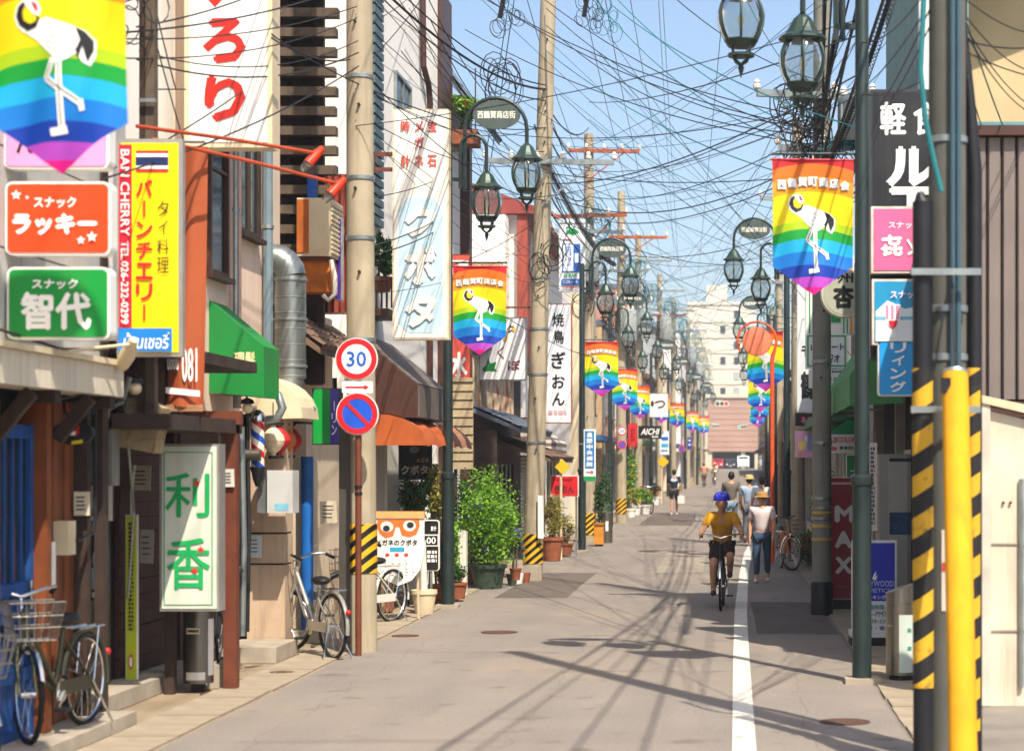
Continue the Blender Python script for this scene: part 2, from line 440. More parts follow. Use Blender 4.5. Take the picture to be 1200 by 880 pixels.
# gutters: drain slabs laid one by one
slabm = mat("gutter_concrete", '#9b8d78', rough=.9, var=.2, scale=3, bump=.4, bscale=40, dirt=.5, dirtc='#6a4e32')
def slab_mesh(w, l):
    mb = MB(); c = .012
    return mb.prism([(-w/2,-l/2),(w/2,-l/2),(w/2,l/2),(-w/2,l/2)], -.05, 0, 'xy')
gl = strip("pavement", lambda d: -6.5+bend(d), lambda d: -4.055+bend(d), DS, -.006, mat("left_apron", '#94836a', rough=.95, var=.2, scale=1.5, bump=.4, bscale=30, dirt=.5, dirtc='#6a4e32')); struct(gl)
gr = strip("pavement", lambda d: 1.325+bend(d), lambda d: 3.4+bend(d), DS, -.006, mat("right_apron", '#7e766c', rough=.95, var=.2, scale=1.5, bump=.4, bscale=30, dirt=.4)); struct(gr)
for par, x, w in ((gl, -4.33, .5), (gr, 1.55, .4)):
    src = slab_mesh(w, .585).build("slab", slabm, None); first = True
    d = 7.0
    while d < 52:
        o = src if first else src.copy()
        if not first: col.objects.link(o)
        first = False
        o.parent = par; o.location = (x+bend(d)+random.uniform(-.008,.008), d, zg(d)+.012+random.uniform(-.004,.006)); o.rotation_euler = (0,0,random.uniform(-.008,.008))
        d += .6

# ================================================================== building helpers
def win(parent, side, xw, d0, d1, z0, z1, fm=M_ALU, pm=M_GLASSD, cols=2, rows=1, fr=.045, name="window", bars=0):
    """window on a street wall; side +1: left buildings (facing +X), -1: right buildings"""
    s = side; f = MB()
    def bx(a, b2, y0, y1, q0, q1): f.box(min(a,b2), max(a,b2), y0, y1, q0, q1)
    o = xw+s*.05
    bx(xw+s*.002, o, d0, d0+fr, z0, z1); bx(xw+s*.002, o, d1-fr, d1, z0, z1)
    bx(xw+s*.002, o, d0+fr, d1-fr, z0, z0+fr); bx(xw+s*.002, o, d0+fr, d1-fr, z1-fr, z1)
    for i in range(1, cols):
        y = d0+(d1-d0)*i/cols; bx(xw+s*.002, xw+s*.042, y-.018, y+.018, z0+fr, z1-fr)
    for i in range(1, rows):
        q = z0+(z1-z0)*i/rows; bx(xw+s*.002, xw+s*.04, d0+fr, d1-fr, q-.015, q+.015)
    w = f.build(name, fm, parent)
    for i in range(cols):
        p = MB(); y0 = d0+(d1-d0)*i/cols+.02; y1 = d0+(d1-d0)*(i+1)/cols-.02
        p.box(min(xw+s*.003, xw+s*.016), max(xw+s*.003, xw+s*.016), y0+(fr if i==0 else 0), y1-(fr if i==cols-1 else 0), z0+fr, z1-fr)
        p.build("pane", pm, w)
    sl = MB(); sl.box(min(xw, xw+s*.1), max(xw, xw+s*.1), d0-.05, d1+.05, z0-.05, z0-.003); sl.build("sill", fm, w)
    return w
def pentroof(parent, side, xw, d0, d1, z, depth, drop, m, tile=True, rows=5, name="eave_roof", step=.26):
    """lean-to roof over a shopfront, tiles laid in courses"""
    s = side; mb = MB()
    pr = [(xw, z), (xw+s*depth, z-drop), (xw+s*depth, z-drop-.07), (xw, z-.09)]
    mb.prism(pr, d0, d1, 'xz')
    r = mb.build(name, m, parent)
    if tile:
        ang = math.atan2(drop, depth); ln = math.hypot(drop, depth)/rows
        n = max(1, int((d1-d0)/step)); w = (d1-d0)/n
        tb = MB().grid(lambda u, v: ((u-.5)*ln*1.12, (v-.5)*w*.98, .028+.028*math.sin(v*math.pi)+ (.016 if u > .5 else 0)), 1, 4)
        tb.grid(lambda u, v: ((.5)*ln*1.12, (v-.5)*w*.98, (.044+.028*math.sin(v*math.pi))*u), 1, 4)
        src = tb.build("tile", m, None, False, False); first = True
        for i in range(rows):
            for j in range(n):
                o = src if first else src.copy()
                if not first: col.objects.link(o)
                first = False
                q = (i+.5)/rows
                o.parent = r
                o.location = Vector((xw+s*depth*q, d0+(j+.5)*w, z-drop*q+random.uniform(0,.006))) - parent.location
                o.rotation_euler = (random.uniform(-.02,.02), ang+random.uniform(-.015,.015), 0 if s > 0 else math.pi)
                if s < 0: o.rotation_euler = Euler((0, ang, math.pi))
    return r
def boards(parent, m, name, n, fn):
    """n boards, fn(i) -> box limits"""
    for i in range(n):
        MB().box(*fn(i)).build(name, m[i % len(m)] if isinstance(m, list) else m, parent)
def shutter(parent, side, xw, d0, d1, z0, z1, m, step=.09):
    mb = MB(); n = int((z1-z0)/step); s = side
    vs = []; fs = []
    for i in range(n*2+1):
        z = z0+(z1-z0)*i/(2*n); o = xw+s*(.012 if i % 2 else .03)
        vs += [(o, d0, z), (o, d1, z)]
    mb.add(vs, [(2*i,2*i+1,2*i+3,2*i+2) for i in range(n*2)])
    return mb.build("roller_shutter", m, parent)
def corrug(parent, name, m, p0, p1, z0, z1, pitch=.076, amp=.018, cap=0):
    """corrugated sheet standing between two plan points"""
    p0 = Vector((p0[0],p0[1],0)); p1 = Vector((p1[0],p1[1],0)); d = p1-p0; n = max(4, int(d.length/pitch*4)); nr = Vector((-d.y, d.x, 0)).normalized()
    vs = []; fs = []
    for i in range(n+1):
        q = p0+d*i/n+nr*amp*math.sin(i*math.pi/2)
        vs += [(q.x,q.y,z0),(q.x,q.y,z1)]
    return MB().add(vs, [(2*i,2*i+2,2*i+3,2*i+1) for i in range(n)]).build(name, m, parent)
def ribbed(parent, name, m, x0, x1, y, z0, z1, pitch=.13, dep=.03):
    """front-facing ribbed metal cladding, panel by panel"""
    n = int(round((x1-x0)/pitch)); w = (x1-x0)/n
    for i in range(n):
        a = x0+i*w
        MB().prism([(a+.006,y),(a+w-.006,y),(a+w-.02,y-dep),(a+.02,y-dep)], z0, z1, 'xy').build(name, m, parent)
def awning(name, label, side, xw, d0, d1, zt, zb, depth, m, val=.3, ribs=True, group=None):
    """fabric shop awning: sloping sheet, closed ends, valance"""
    t = thing(name, label, 'awning', (xw, d0, zb-val), group)
    s = side; o = xw+s*depth; nn = 10
    def sag(v): return -.02*math.sin(v*math.pi*max(1, round((d1-d0)/.8)))**2
    MB().grid(lambda u, v: (xw+s*depth*u, d0+(d1-d0)*v, zt+(zb-zt)*u+sag(v)*u*(1-u)*3), 6, 16).build("fabric_top", m, t, True)
    MB().grid(lambda u, v: (o+s*.012*math.sin(v*25)*u, d0+(d1-d0)*v, zb-val*u), 3, 24).build("valance", m, t, True)
    for y in (d0, d1):
        MB().add([(xw,y,zt),(o,y,zb),(o,y,zb-val),(xw,y,zb-val*.9)], [(0,1,2,3)]).build("end_panel", m, t)
    fr = MB()
    for y in (d0+.02, (d0+d1)/2, d1-.02): fr.tube([(xw,y,zb-val+.05),(o-s*.02,y,zb-val+.03),(o-s*.02,y,zb-.03),(xw,y,zt-.04)], .014, 6)
    fr.build("frame", M_ALU, t)
    return t
# ================================================================== LEFT: snack-bar building (nearest)
XA = -4.9
A = thing('snack_bar_building', 'grey panelled building with blue door and orange wood planks behind the snack signs', 'building', (XA, 12, 0))
MB().box(-10, XA, 7.5, 15.35, 2.76, 7.6).build('wall', M_WALLG, A)
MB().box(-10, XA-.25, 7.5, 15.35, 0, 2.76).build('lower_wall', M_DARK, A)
pm = mat("grey_panel", '#b3b3b0', rough=.6, var=.06, scale=2, streak=.35, dirtc='#77746c')
for i in range(8):
    for j in range(7):
        MB().box(XA+.002, XA+.022, 8.0+i*.92, 8.0+i*.92+.905, 2.8+j*.68, 2.8+j*.68+.665).build('wall_panel', pm, A)
MB().box(XA-.02, XA+.045, 15.2, 15.34, .0, 7.6).build('corner_post', M_WOODD, A)
# blue door with glazing bars
bluem = mat("blue_door_paint", '#0f4a8c', rough=.7, var=.3, scale=5, dirt=.45, streak=.4, dirtc='#1c2c40', bump=.3)
dr = MB().box(XA-.16, XA-.10, 13.12, 13.98, .08, 2.3).build('door', bluem, A)
for y in (13.12, 13.92): MB().box(XA-.10, XA-.06, y, y+.07, .08, 2.3).build('stile', bluem, dr)
for z in (.08, .5, .92, 1.1, 2.2): MB().box(XA-.10, XA-.065, 13.19, 13.92, z, z+.09).build('rail', bluem, dr)
for k in range(4): MB().box(XA-.098, XA-.075, 13.30+k*.16, 13.325+k*.16, .59, 2.2).build('glazing_bar', bluem, dr)
MB().box(XA-.099, XA-.094, 13.19, 13.92, 1.2, 2.2).build('pane', M_GLASSD, dr)
MB().cyl((XA-.03,13.86,1.0),(XA-.03,13.86,1.2),.014,n=8).build('handle', M_CHROME, dr)
oj = mat("door_jamb_wood", '#7c421f', rough=.5, var=.2, scale=4, streak=.3, dirtc='#5a2a10')
MB().box(XA-.2, XA+.03, 12.86, 13.1, 0, 2.45).build('door_jamb', oj, A)
MB().box(XA-.2, XA+.03, 14.0, 14.1, 0, 2.45).build('door_jamb', oj, A)
boards(A, [M_WOODO, oj], 'plank', 7, lambda i: (XA-.18, XA-.1+.012*(i%2), 14.11+i*.122, 14.225+i*.122, .06, 2.5))
MB().box(XA-.2, XA, 14.97, 15.06, 0, 2.5).build('door_jamb', M_WOODD, A)
MB().box(XA-.3, XA+.28, 12.6, 15.3, 0, .10).build('step', M_CONC2, A)
# concrete canopy over the door
cano = MB().prism([(XA,11.2),(-4.66,11.2),(-4.6,11.35),(-4.6,14.9),(-4.68,15.12),(XA,15.12)], 2.53, 2.755, 'xy').build('canopy', mat("canopy_concrete", '#cfc4ae', rough=.85, var=.1, scale=1.5, bump=.2, streak=.4, dirt=.3, dirtc='#7d7160'), A)
MB().prism([(XA,11.15),(-4.63,11.15),(-4.565,11.33),(-4.565,14.92),(-4.66,15.16),(XA,15.16)], 2.758, 2.80, 'xy').build('coping', M_CREAM, cano)
for y in (13.1, 14.3): MB().bar((XA,y,2.2),(-4.66,y,2.5), .07, .09).build('corbel', M_WOODD, A)
for y in (12.3, 13.5, 14.7): MB().box(XA, -4.64, y, y+.12, 2.44, 2.527).build('joist', M_WOODD, A)

# clutter on the shop front
cl_ = MB(); cl_.tube([(XA+.05,15.0,2.5),(XA+.05,15.0,1.6),(XA+.05,14.95,1.5),(XA+.05,14.6,1.45)], .016, 6); cl_.tube([(XA+.03,13.0,2.5),(XA+.03,13.02,.1)], .02, 6); cl_.build('conduit', M_BLACK, A, True)
MB().box(XA-.08, XA+.03, 14.45, 14.62, 1.35, 1.6).build('switch_box', M_CREAM, A)
MB().box(XA-.08, XA-.05, 14.2, 14.42, 1.1, 1.45).build('notice', M_WHITE, A)
MB().tube([(XA+.12,12.8,2.9),(XA+.13,14.0,2.84),(XA+.12,15.1,2.9)], .012, 5).build('cable', M_WIRE, A)
# ---- the dark recessed shop between
XB = -5.38
B0 = thing('recessed_bar_building', 'dark brown boarded bar front with white upper wall, recessed behind the rust coloured post', 'building', (XB, 17, 0))
MB().box(-10, XB, 15.36, 19.0, 3.1, 8.2).build('wall', M_WALLW, B0)
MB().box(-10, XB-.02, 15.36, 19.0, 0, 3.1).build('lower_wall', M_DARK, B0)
MB().box(XB-.02, XB+.05, 15.5, 16.9, .1, 2.2).build('door', mat("black_door", '#15120f', rough=.35, var=.4, scale=2, streak=.4), B0)
dbm = mat("dark_red_board", '#3c1d14', rough=.7, var=.3, scale=6, streak=.3)
boards(B0, dbm, 'plank', 20, lambda i: (XB-.01, XB+.03+.006*(i%3), 17.2, 18.9, .15+i*.14, .284+i*.14))
MB().box(XB-.01, XB+.35, 15.4, 18.9, 0, .14).build('step', M_CONC2, B0)
MB().box(XB, -4.42, 15.5, 17.8, 2.30, 2.42).build('beam', M_WOODD, B0)
MB().box(XB, -4.55, 15.6, 18.9, 2.9, 3.0).build('canopy', M_WOODD, B0)
MB().bar((XB,17.62,2.44),(-4.38,17.62,2.44), .1, .12).build('beam', M_RUSTP, B0)
post = MB().box(-4.535, -4.42, 17.58, 17.70, 0, 2.42); post.build('post', M_RUSTP, B0)
for (x0,x1,y) in ((-4.98,-4.9,17.3),): MB().box(x0,x1,y,y+.1,.0,2.9).build('post', M_WOODD, B0)

# ================================================================== LEFT: pink stucco house with the duct
XC = -5.12
C = thing('pink_stucco_house', 'pinkish stucco house with dark window, downpipes and a fat silver duct', 'building', (XC, 22, 0))
MB().box(-10, XC, 19.02, 22.35, 2.55, 8.6).build('wall', M_PINK, C)
MB().box(-10, XC-.2, 19.02, 25.4, 0, 2.55).build('lower_wall', M_WOODD, C)
win(C, 1, XC, 20.35, 21.25, 4.45, 6.5, M_WOODD, M_GLASSD, 2, 2)
win(C, 1, XC, 19.2, 19.9, 3.9, 6.0, M_BROWN, M_GLASSD, 1, 2)
MB().box(-10, XC-.02, 22.36, 25.4, 2.55, 3.9).build('rear_wall', M_PINK, C)
for y, m, r in ((20.05, M_GALV, .03), (20.2, mat("pink_pipe", '#cfa893', var=.1), .022), (21.45, mat("bluegrey_pipe", '#6f8088', rough=.5, var=.1), .055)):
    mb = MB().tube([(XC+.075,y,2.6),(XC+.075,y,8.5)], r, 8)
    p = mb.build('downpipe', m, C, True)
    for z in (3.2, 4.6, 6.0, 7.4): MB().cyl((XC+.075,y,z),(XC+.075,y,z+.04),r+.012,n=8).build('clip', M_GALV, p)
col_ = MB()
for z0, z1, w in ((0,.95,.2),(.97,1.28,.2),(1.30,2.55,.2)): col_.box(XC-.05, XC+.36, 21.02, 21.40, z0, z1)
col_.build('column', mat("column_render", '#c3a88c', rough=.9, var=.12, scale=2, bump=.3, dirt=.4, streak=.3), C)
for z in (.96, 1.29): MB().box(XC-.04, XC+.345, 21.03, 21.39, z-.02, z+.01).build('joint', M_DARK, C)
MB().box(XC-.2, XC-.1, 21.5, 24.2, .1, 2.5).build('roller_shutter', M_DARK, C)
boards(C, M_WOODD, 'slat', 16, lambda i: (XC-.1, XC-.07, 21.5, 22.6, .15+i*.14, .26+i*.14))
MB().box(XC-.1, XC+.18, 22.9, 25.3, 0, 2.5).build('lower_wall', mat("beige_render", '#c9b79f', rough=.9, var=.1, scale=2, streak=.3, dirt=.2, dirtc='#8a7860'), C)
MB().box(XC-.1, XC+.5, 20.0, 21.0, 0, .16).build('step', M_CONC2, C)
MB().box(XC-.1, XC+.55, 22.3, 23.4, 0, .12).build('step', M_CONC2, C)
pentroof(C, 1, XC, 21.9, 25.3, 3.75, .55, .42, M_TILEB, True, 4)
# duct
dm = mat("duct_zinc", '#9ba09c', rough=.33, metal=.75, var=.12, scale=4, dirt=.12)
DX, DD = XC+.23, 21.85
mb = MB(); pts = [(DX,DD,3.0),(DX,DD,3.9)]
for k in range(1,8): pts.append((DX-.22+.22*math.cos(R(k*22.5/1.75)), DD, 3.95+.22*math.sin(R(k*22.5/1.75))+.1))
duct = MB().cyl((DX,DD,2.98),(DX,DD,4.12),.172,n=20).build('duct', dm, C, True)
for k in range(7): MB().lathe((DX,DD,3.0+k*.175), [(.173,0),(.180,.008),(.173,.016)], 20, False).build('seam', dm, duct, True)
el = [(DX-.19+.19*math.cos(R(q)), DD, 4.12+.19*math.sin(R(q))) for q in (0,22,45,68,90)]+[(XC-.05,DD,4.31)]
MB().tube(el, .172, 20).build('elbow', dm, duct, True)
el = [(DX,DD,2.98),(DX-.03,DD-.02,2.86),(DX-.10,DD-.05,2.76),(DX-.2,DD-.08,2.72),(XC-.05,DD-.1,2.72)]
MB().tube(el, .170, 20).build('elbow', dm, duct, True)
for z in (3.1, 3.62, 4.06): MB().lathe((DX,DD,z), [(.175,0),(.188,.005),(.188,.03),(.175,.035)], 20, False).build('band', M_GALV, duct, True)
# rusted cabinet on the wall
acu = thing('air_conditioner_box', 'cream rust streaked air conditioner box high on the pink house wall', 'air conditioner', (XC+.02, 23.2, 4.4))
bx0, bx1 = XC+.05, XC+.44
MB().box(bx0, bx1, 23.0, 23.75, Z(300,23.0), Z(232,23.0)).build('casing', M_CREAM, acu)
MB().box(bx0, bx0+.14, 22.985, 22.998, Z(296,23.0), Z(234,23.0)).build('rust_panel', mat("rust_run", '#b05a18', rough=.8, var=.3, scale=4, streak=.4), acu)
for k in range(11): MB().box(bx1+.002, bx1+.016, 23.05, 23.7, Z(296,23.0)+k*.056, Z(296,23.0)+.03+k*.056).build('louvre', M_CREAM, acu)
for y in (23.08, 23.62): MB().bar((XC,y,Z(303,23)),(bx1-.02,y,Z(303,23)), .035).build('bracket', M_RUSTP, acu)
# rusty small hood under it
MB().box(XC+.02, XC+.42, 23.1, 23.5, Z(342,23.1), Z(306,23.1)).build('vent_hood', mat("orange_rust", '#b5651c', rough=.8, var=.35, scale=5, streak=.5, dirtc='#5a2a10'), C)
MB().tube([(XC+.45,23.0,Z(305,23)),(XC+.5,22.98,Z(325,23)),(XC+.5,22.98,Z(345,23)),(XC+.42,22.98,Z(352,23)),(XC+.36,22.98,Z(346,23))], .028, 8).build('hose', M_PLASTW, C, True)
# cream rounded hood over barber entrance
mb = MB(); mb.prism([(XC,2.98)]+[(XC+.05+.52*math.sin(R(q)), 2.52+.46*math.cos(R(q))) for q in range(0,91,15)]+[(XC,2.5)], 20.9, 21.75, 'xz'); mb.build('door_hood', M_CREAM, C)

# ---- weathered slat screen tower
S = thing('slatted_timber_screen', 'dark weathered timber screen of stacked horizontal slats beside the concrete pole', 'screen', (-4.9, 23.5, 3))
for k in range(17):
    z = 4.55+k*.235; j = random.uniform(-.02,.02)
    MB().box(-5.5+j, -4.70+j, 23.42, 23.58, z, z+.105).build('slat', M_WOODG, S)
for x in (-5.4, -4.98): MB().box(x, x+.1, 23.585, 23.68, 3.0, 8.7).build('upright', M_WOODD, S)
MB().box(-7.6, -4.99, 23.7, 24.1, 3.0, 8.6).build('back_panel', M_WOODD, S)
WT = thing('white_wall_tower', 'narrow white wall strip just behind the timber screen', 'building', (-4.75, 24.3, 0))
MB().box(-9, -4.72, 24.2, 24.5, 3.9, 8.9).build('wall', M_WALLW, WT)
corrug(WT, 'red_cladding', mat("red_cladding", '#8a3a2c', rough=.7, var=.15, dirt=.2), (-5.0,24.15), (-4.7,24.15), 3.9, 5.6)

# ================================================================== LEFT: white house / optician
XD = -5.0
D = thing('optician_building', 'tall white plastered shop building with dark brown corner column and downpipe', 'building', (XD, 30, 0))
MB().box(-11, XD, 26.5, 33.6, 3.2, 10.2).build('wall', M_WALLW, D)
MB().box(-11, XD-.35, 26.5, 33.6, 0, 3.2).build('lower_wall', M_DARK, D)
for y in (26.5, 28.4, 31.4, 33.4): MB().box(XD-.3, XD+.01, y, y+.22, 0, 3.2).build('pillar', M_WALLW, D)
MB().box(XD-.32, XD-.25, 28.7, 31.3, 0.1, 2.6).build('pane', M_GLASSD, D)
MB().tube([(XD+.07,32.3,2.6),(XD+.07,32.3,8.0),(XD+.07,32.15,8.25),(XD+.07,31.6,8.45),(XD+.07,31.5,9.9)], .05, 8).build('downpipe', M_BROWN, D, True)
MB().box(XD-.4, XD+.06, 33.62, 34.9, 0, 10.2).build('corner_column', M_BROWN, D)
MB().box(-11, XD-.08, 34.92, 37.0, 0, 8.6).build('wing_wall', M_WALLW, D)
MB().box(XD-.3, XD+.1, 37.0, 37.35, 0, 9.0).build('corner_column', M_BROWN, D)
win(D, 1, XD, 29.2, 30.6, 6.4, 7.9, M_GALV, M_GLASSD, 2, 1)
for k in range(24): MB().box(XD+.02, XD+.06, 27.35, 28.05, 5.4+k*.14, 5.5+k*.14).build('louvre', mat("bluegrey_louvre", '#4c5f66', rough=.6, var=.15), D)
# steep little slate roof on the wing with planter
pentroof(D, 1, XD-.08, 34.95, 36.95, 9.1, .75, 1.0, M_TILE, True, 6)
pentroof(D, 1, XD-.08, 34.95, 36.95, 5.7, .35, 1.6, M_TILE, True, 9)
pl = thing('balcony_planter', 'wooden balcony planter with bright green plant high on the brown column', 'planter', (-4.85, 35.2, 7.6))
MB().box(-4.98, -4.5, 34.95, 35.5, 7.75, 8.0).build('box', M_TERRA, pl)
for x in (-4.95, -4.53): MB().box(x-.01, x+.01, 34.96, 35.0, 8.0, 9.1).build('bracket', M_BROWN, pl)
# brown hipped metal awning and the orange one below
HB = thing('brown_metal_awning', 'steep brown metal hood with grey slates above the optician entrance', 'awning', (XD, 26.6, 2.9))
o = -4.17; zt, zm, zb = Z(392,26.6), Z(452,26.6), Z(490,26.6)
MB().prism([(XD,zt),(o,zm),(o,zb),(XD,zb)], 26.2, 26.24, 'xz').build('end_panel', M_BROWN, HB)
MB().prism([(XD,zt),(o,zm),(o,zb),(XD,zb)], 26.25, 29.0, 'xz').build('body', mat("slate_sheet", '#6e625a', rough=.6, var=.15, dirt=.2), HB)
for i in range(7):
    for j in range(6):
        q = i/7; MB().obox((XD+(o-XD)*(q+.07), 26.5+j*.45, zt+(zm-zt)*(q+.07)+.014), (.15,.44,.012), (0, math.atan2(zt-zm, o-XD), 0)).build('slate', mat("slate_sheet", '#6e625a'), HB)
for j in range(9): MB().box(o+.002, o+.014, 26.28+j*.3, 26.57+j*.3, zb+.01, zm-.03).build('fascia_panel', mat("slate_sheet", '#6e625a'), HB)
om = mat("orange_canvas", '#b4561e', rough=.75, var=.15, scale=3, dirt=.25, streak=.2)
def curved_awning():
    t = thing('orange_awning', 'faded orange curved canvas awning over the optician door', 'awning', (XD, 26.4, 2.2))
    pr = [(XD,Z(484,26.4)+.05)]+[(XD+.3+.68*math.sin(R(q)), Z(522,26.4)+.42*math.cos(R(q))) for q in range(0,91,15)]
    n = len(pr)
    for y0, y1, nm, mm in ((26.1,28.6,'canvas',om),(28.6,30.6,'canvas',mat("faded_canvas", '#9a6a50', rough=.8, var=.15, dirt=.3))):
        MB().grid(lambda u, v: (pr[round(u*(n-1))][0]+.012*math.sin(v*9), y0+(y1-y0)*v, pr[round(u*(n-1))][1]+.015*math.sin(v*14+u*5)), n-1, 14).build(nm, mm, t, True)
    MB().add([(p[0],26.1,p[1]) for p in pr]+[(XD,26.1,Z(522,26.4))], [tuple(range(n+1))]).build('end_panel', om, t)
    return t
curved_awning()

# ================================================================== LEFT: timber houses in the dip
XE = -4.95
E = thing('old_timber_house', 'low old timber house with rusty corrugated wall and grey tiled eaves', 'building', (XE, 41, 0))
MB().box(-10, XE, 37.4, 46.5, 0, 4.3).build('wall', M_WOODD, E)
corrug(E, 'corrugated_wall', M_RUSTC, (XE+.04,37.5), (XE+.04,44.5), 3.05, 4.6)
pentroof(E, 1, XE, 37.5, 44.0, 3.15, .95, .42, M_TILE, True, 5)
pentroof(E, 1, XE, 40.5, 46.3, 2.62, 1.25, .45, M_TILEB, True, 5)
MB().prism([(-10,4.3),(XE+.3,4.3),(XE+.3,4.42),(-7.5,5.6),(-10,5.6)], 37.4, 46.4, 'xz').build('roof', M_TILE, E)
shutter(E, 1, XE, 38.2, 40.6, .1, 2.3, mat("grey_shutter", '#8d8a84', rough=.5, metal=.3, var=.1, dirt=.3))
win(E, 1, XE, 41.4, 44.6, .9, 2.1, M_WOODD, M_GLASSD, 4, 1)
MB().box(XE, XE+.5, 37.5, 37.62, 0, 2.7).build('fin_wall', M_WOODD, E)
TS = thing('tan_board_screen', 'tan clapboard screen panel hanging beside the lamp post, above the big shrub', 'screen', (-4.55, 33.5, 1.7))
tanm = mat("tan_clapboard", '#a39070', rough=.7, var=.1, dirt=.3, streak=.2)
for k in range(10):
    z = 1.96+k*.148; MB().prism([(33.46,z),(33.43,z+.002),(33.455,z+.145),(33.48,z+.145)], X(531,33.5), X(555,33.5), 'yz').build('board', tanm, TS)
for x in (X(532,33.5), X(554,33.5)-.05): MB().box(x, x+.05, 33.49, 33.55, 0, 3.45).build('post', M_WOODD, TS)
MB().box(X(531,33.5), X(555,33.5), 33.42, 33.57, 3.45, 3.52).build('cap', tanm, TS)

XF = -5.05
Fh = thing('white_house_red_eave', 'white rendered house with red eave and tan shuttered window behind the timber house', 'building', (XF, 52, 0))
MB().box(-12, XF, 46.8, 62, 0, 8.0).build('wall', M_WALLW, Fh)
MB().prism([(-12,8.0),(XF+.5,8.0),(XF+.5,8.15),(-8.5,9.6),(-12,9.6)], 46.5, 58.5, 'xz').build('roof', mat("red_roof", '#8a3a30', rough=.6, var=.15, dirt=.2), Fh)
MB().box(XF+.003, XF+.25, 46.6, 47.3, 4.2, 8.0).build('corner_post', mat("red_brown_post", '#9a4636', rough=.6, var=.15, dirt=.2), Fh)
MB().box(-9.5, XF-.2, 45.9, 46.75, 4.5, 7.9).build('gable_wall', M_WALLW, Fh)
tansh = mat("tan_shutter", '#b98d63', rough=.6, var=.1, dirt=.2, streak=.2)
MB().box(-6.15, -5.3, 45.86, 45.895, 5.9, 6.75).build('window_shutter', tansh, Fh)
win(Fh, 1, XF, 48.2, 50.2, 5.2, 6.8, mat("orange_frame", '#c7853a', rough=.6, var=.2), tansh, 2, 1)
win(Fh, 1, XF, 52.5, 55, 5.0, 6.6)
win(Fh, 1, XF, 57, 60, 5.0, 6.6)
shutter(Fh, 1, XF, 47.2, 50.5, .1, 2.5, mat("grey_shutter", '#8d8a84'))
MB().box(XF-.02, XF+.03, 51.2, 53.4, .2, 2.4).build('door', M_WOODD, Fh)
win(Fh, 1, XF, 54.2, 58.6, .6, 2.3, M_WOODD, M_GLASSD, 4, 1)
STR = stripe_mat("striped_canvas", '#d6cfc4', '#7d6a60', .16, 0)

# ================================================================== generic shop fronts further up the street
def shop(name, label, side, xw, d0, d1, h, wallm, roof='flat', roofm=M_TILE, sh=None, awn=None, nwin=2, floors=2):
    s = side; back = xw-s*7; b0 = zg(d0)-.3
    t = thing(name, label, 'building', (xw, (d0+d1)/2, zg(d0)))
    MB().box(min(xw,back), max(xw,back), d0+.03, d1-.03, b0, zg(d0)+h).build('wall', wallm, t)
    zz = zg(d0)
    if roof == 'flat':
        MB().box(min(xw+s*.12,back), max(xw+s*.12,back), d0, d1, zz+h, zz+h+.22).build('parapet', roofm, t)
    else:
        MB().prism([(xw+s*.45,zz+h-.05),(xw+s*.45,zz+h+.1),(xw-s*3.5,zz+h+1.6),(back,zz+h+.1),(back,zz+h-.05)] if s > 0 else
                   list(reversed([(xw+s*.45,zz+h-.05),(xw+s*.45,zz+h+.1),(xw-s*3.5,zz+h+1.6),(back,zz+h+.1),(back,zz+h-.05)])), d0, d1, 'xz').build('roof', roofm, t)
    for fl in range(1, floors):
        zf = zz+.9+fl*2.75
        if zf+1.3 > zz+h: break
        for k in range(nwin):
            w = (d1-d0)/nwin; a = d0+k*w+w*.22
            win(t, s, xw, a, a+w*.56, zf, zf+1.25, M_ALU if random.random() < .6 else M_WOODD, M_GLASSD, 2, 1)
    g0 = d0+.4; g1 = (d0+d1)/2-.1
    shutter(t, s, xw, g0, g1, zz+.05, zz+2.4, sh or mat("grey_shutter", '#8d8a84'))
    win(t, s, xw, g1+.3, d1-.4, zz+.35, zz+2.35, M_ALU, M_GLASSD, 3, 1, name="shop_window")
    MB().box(min(xw,xw+s*.7), max(xw,xw+s*.7), d0+.2, d1-.2, zz+2.7, zz+2.86).build('canopy', awn or M_CREAM, t)
    MB().box(min(xw,xw+s*.3), max(xw,xw+s*.3), d0+.05, d1-.05, zz-.2, zz+.1).build('step', M_CONC2, t)
    # air conditioner + downpipe clutter
    MB().tube([(xw+s*.07,d0+.2,zz+.1),(xw+s*.07,d0+.2,zz+h-.1)], .045, 6).build('downpipe', M_GALV, t)
    return t
WM = [M_WALLW, mat("ivory_render", '#d5c6a8', rough=.9, var=.07, scale=1.4, streak=.3), mat("sand_render", '#bda17e', rough=.9, var=.08, scale=1.4, streak=.3), M_WALLG, mat("rose_tile_wall", '#b07f6a', rough=.7, var=.1, scale=3, streak=.2), mat("ochre_board", '#a8763f', rough=.7, var=.15, scale=3, streak=.3), M_PINK]
AM = [M_CREAM, mat("red_canopy", '#a8352a', rough=.6, var=.1), mat("green_canopy", '#2f6a4a', rough=.6, var=.1), mat("blue_canopy", '#2f5a8a', rough=.6, var=.1), M_BROWN]
adjL = ['ivory rendered shop with blue canopy', 'sand coloured shop with red canopy', 'white shop house with tiled roof', 'rose tiled building with green canopy', 'ochre boarded shop with cream canopy', 'grey concrete shop with brown canopy', 'pink rendered shop with blue canopy', 'white flat roofed shop', 'ivory tiled-roof shop', 'sand tall block', 'rose shop block', 'grey block at the crossing']
d = 62.2; k = 0
LW = [(1,3,'flat',8.2),(2,1,'flat',6.8),(0,0,'pitch',6.2),(4,2,'flat',9.5),(5,0,'pitch',6.0),(3,4,'flat',8.8),(6,3,'flat',7.0),(0,1,'flat',10.5),(1,0,'pitch',6.5),(2,2,'flat',11),(4,4,'flat',9),(3,0,'flat',12)]
lens = [7.5,8,8.5,10,11,12,15,18,20,24,26,34]
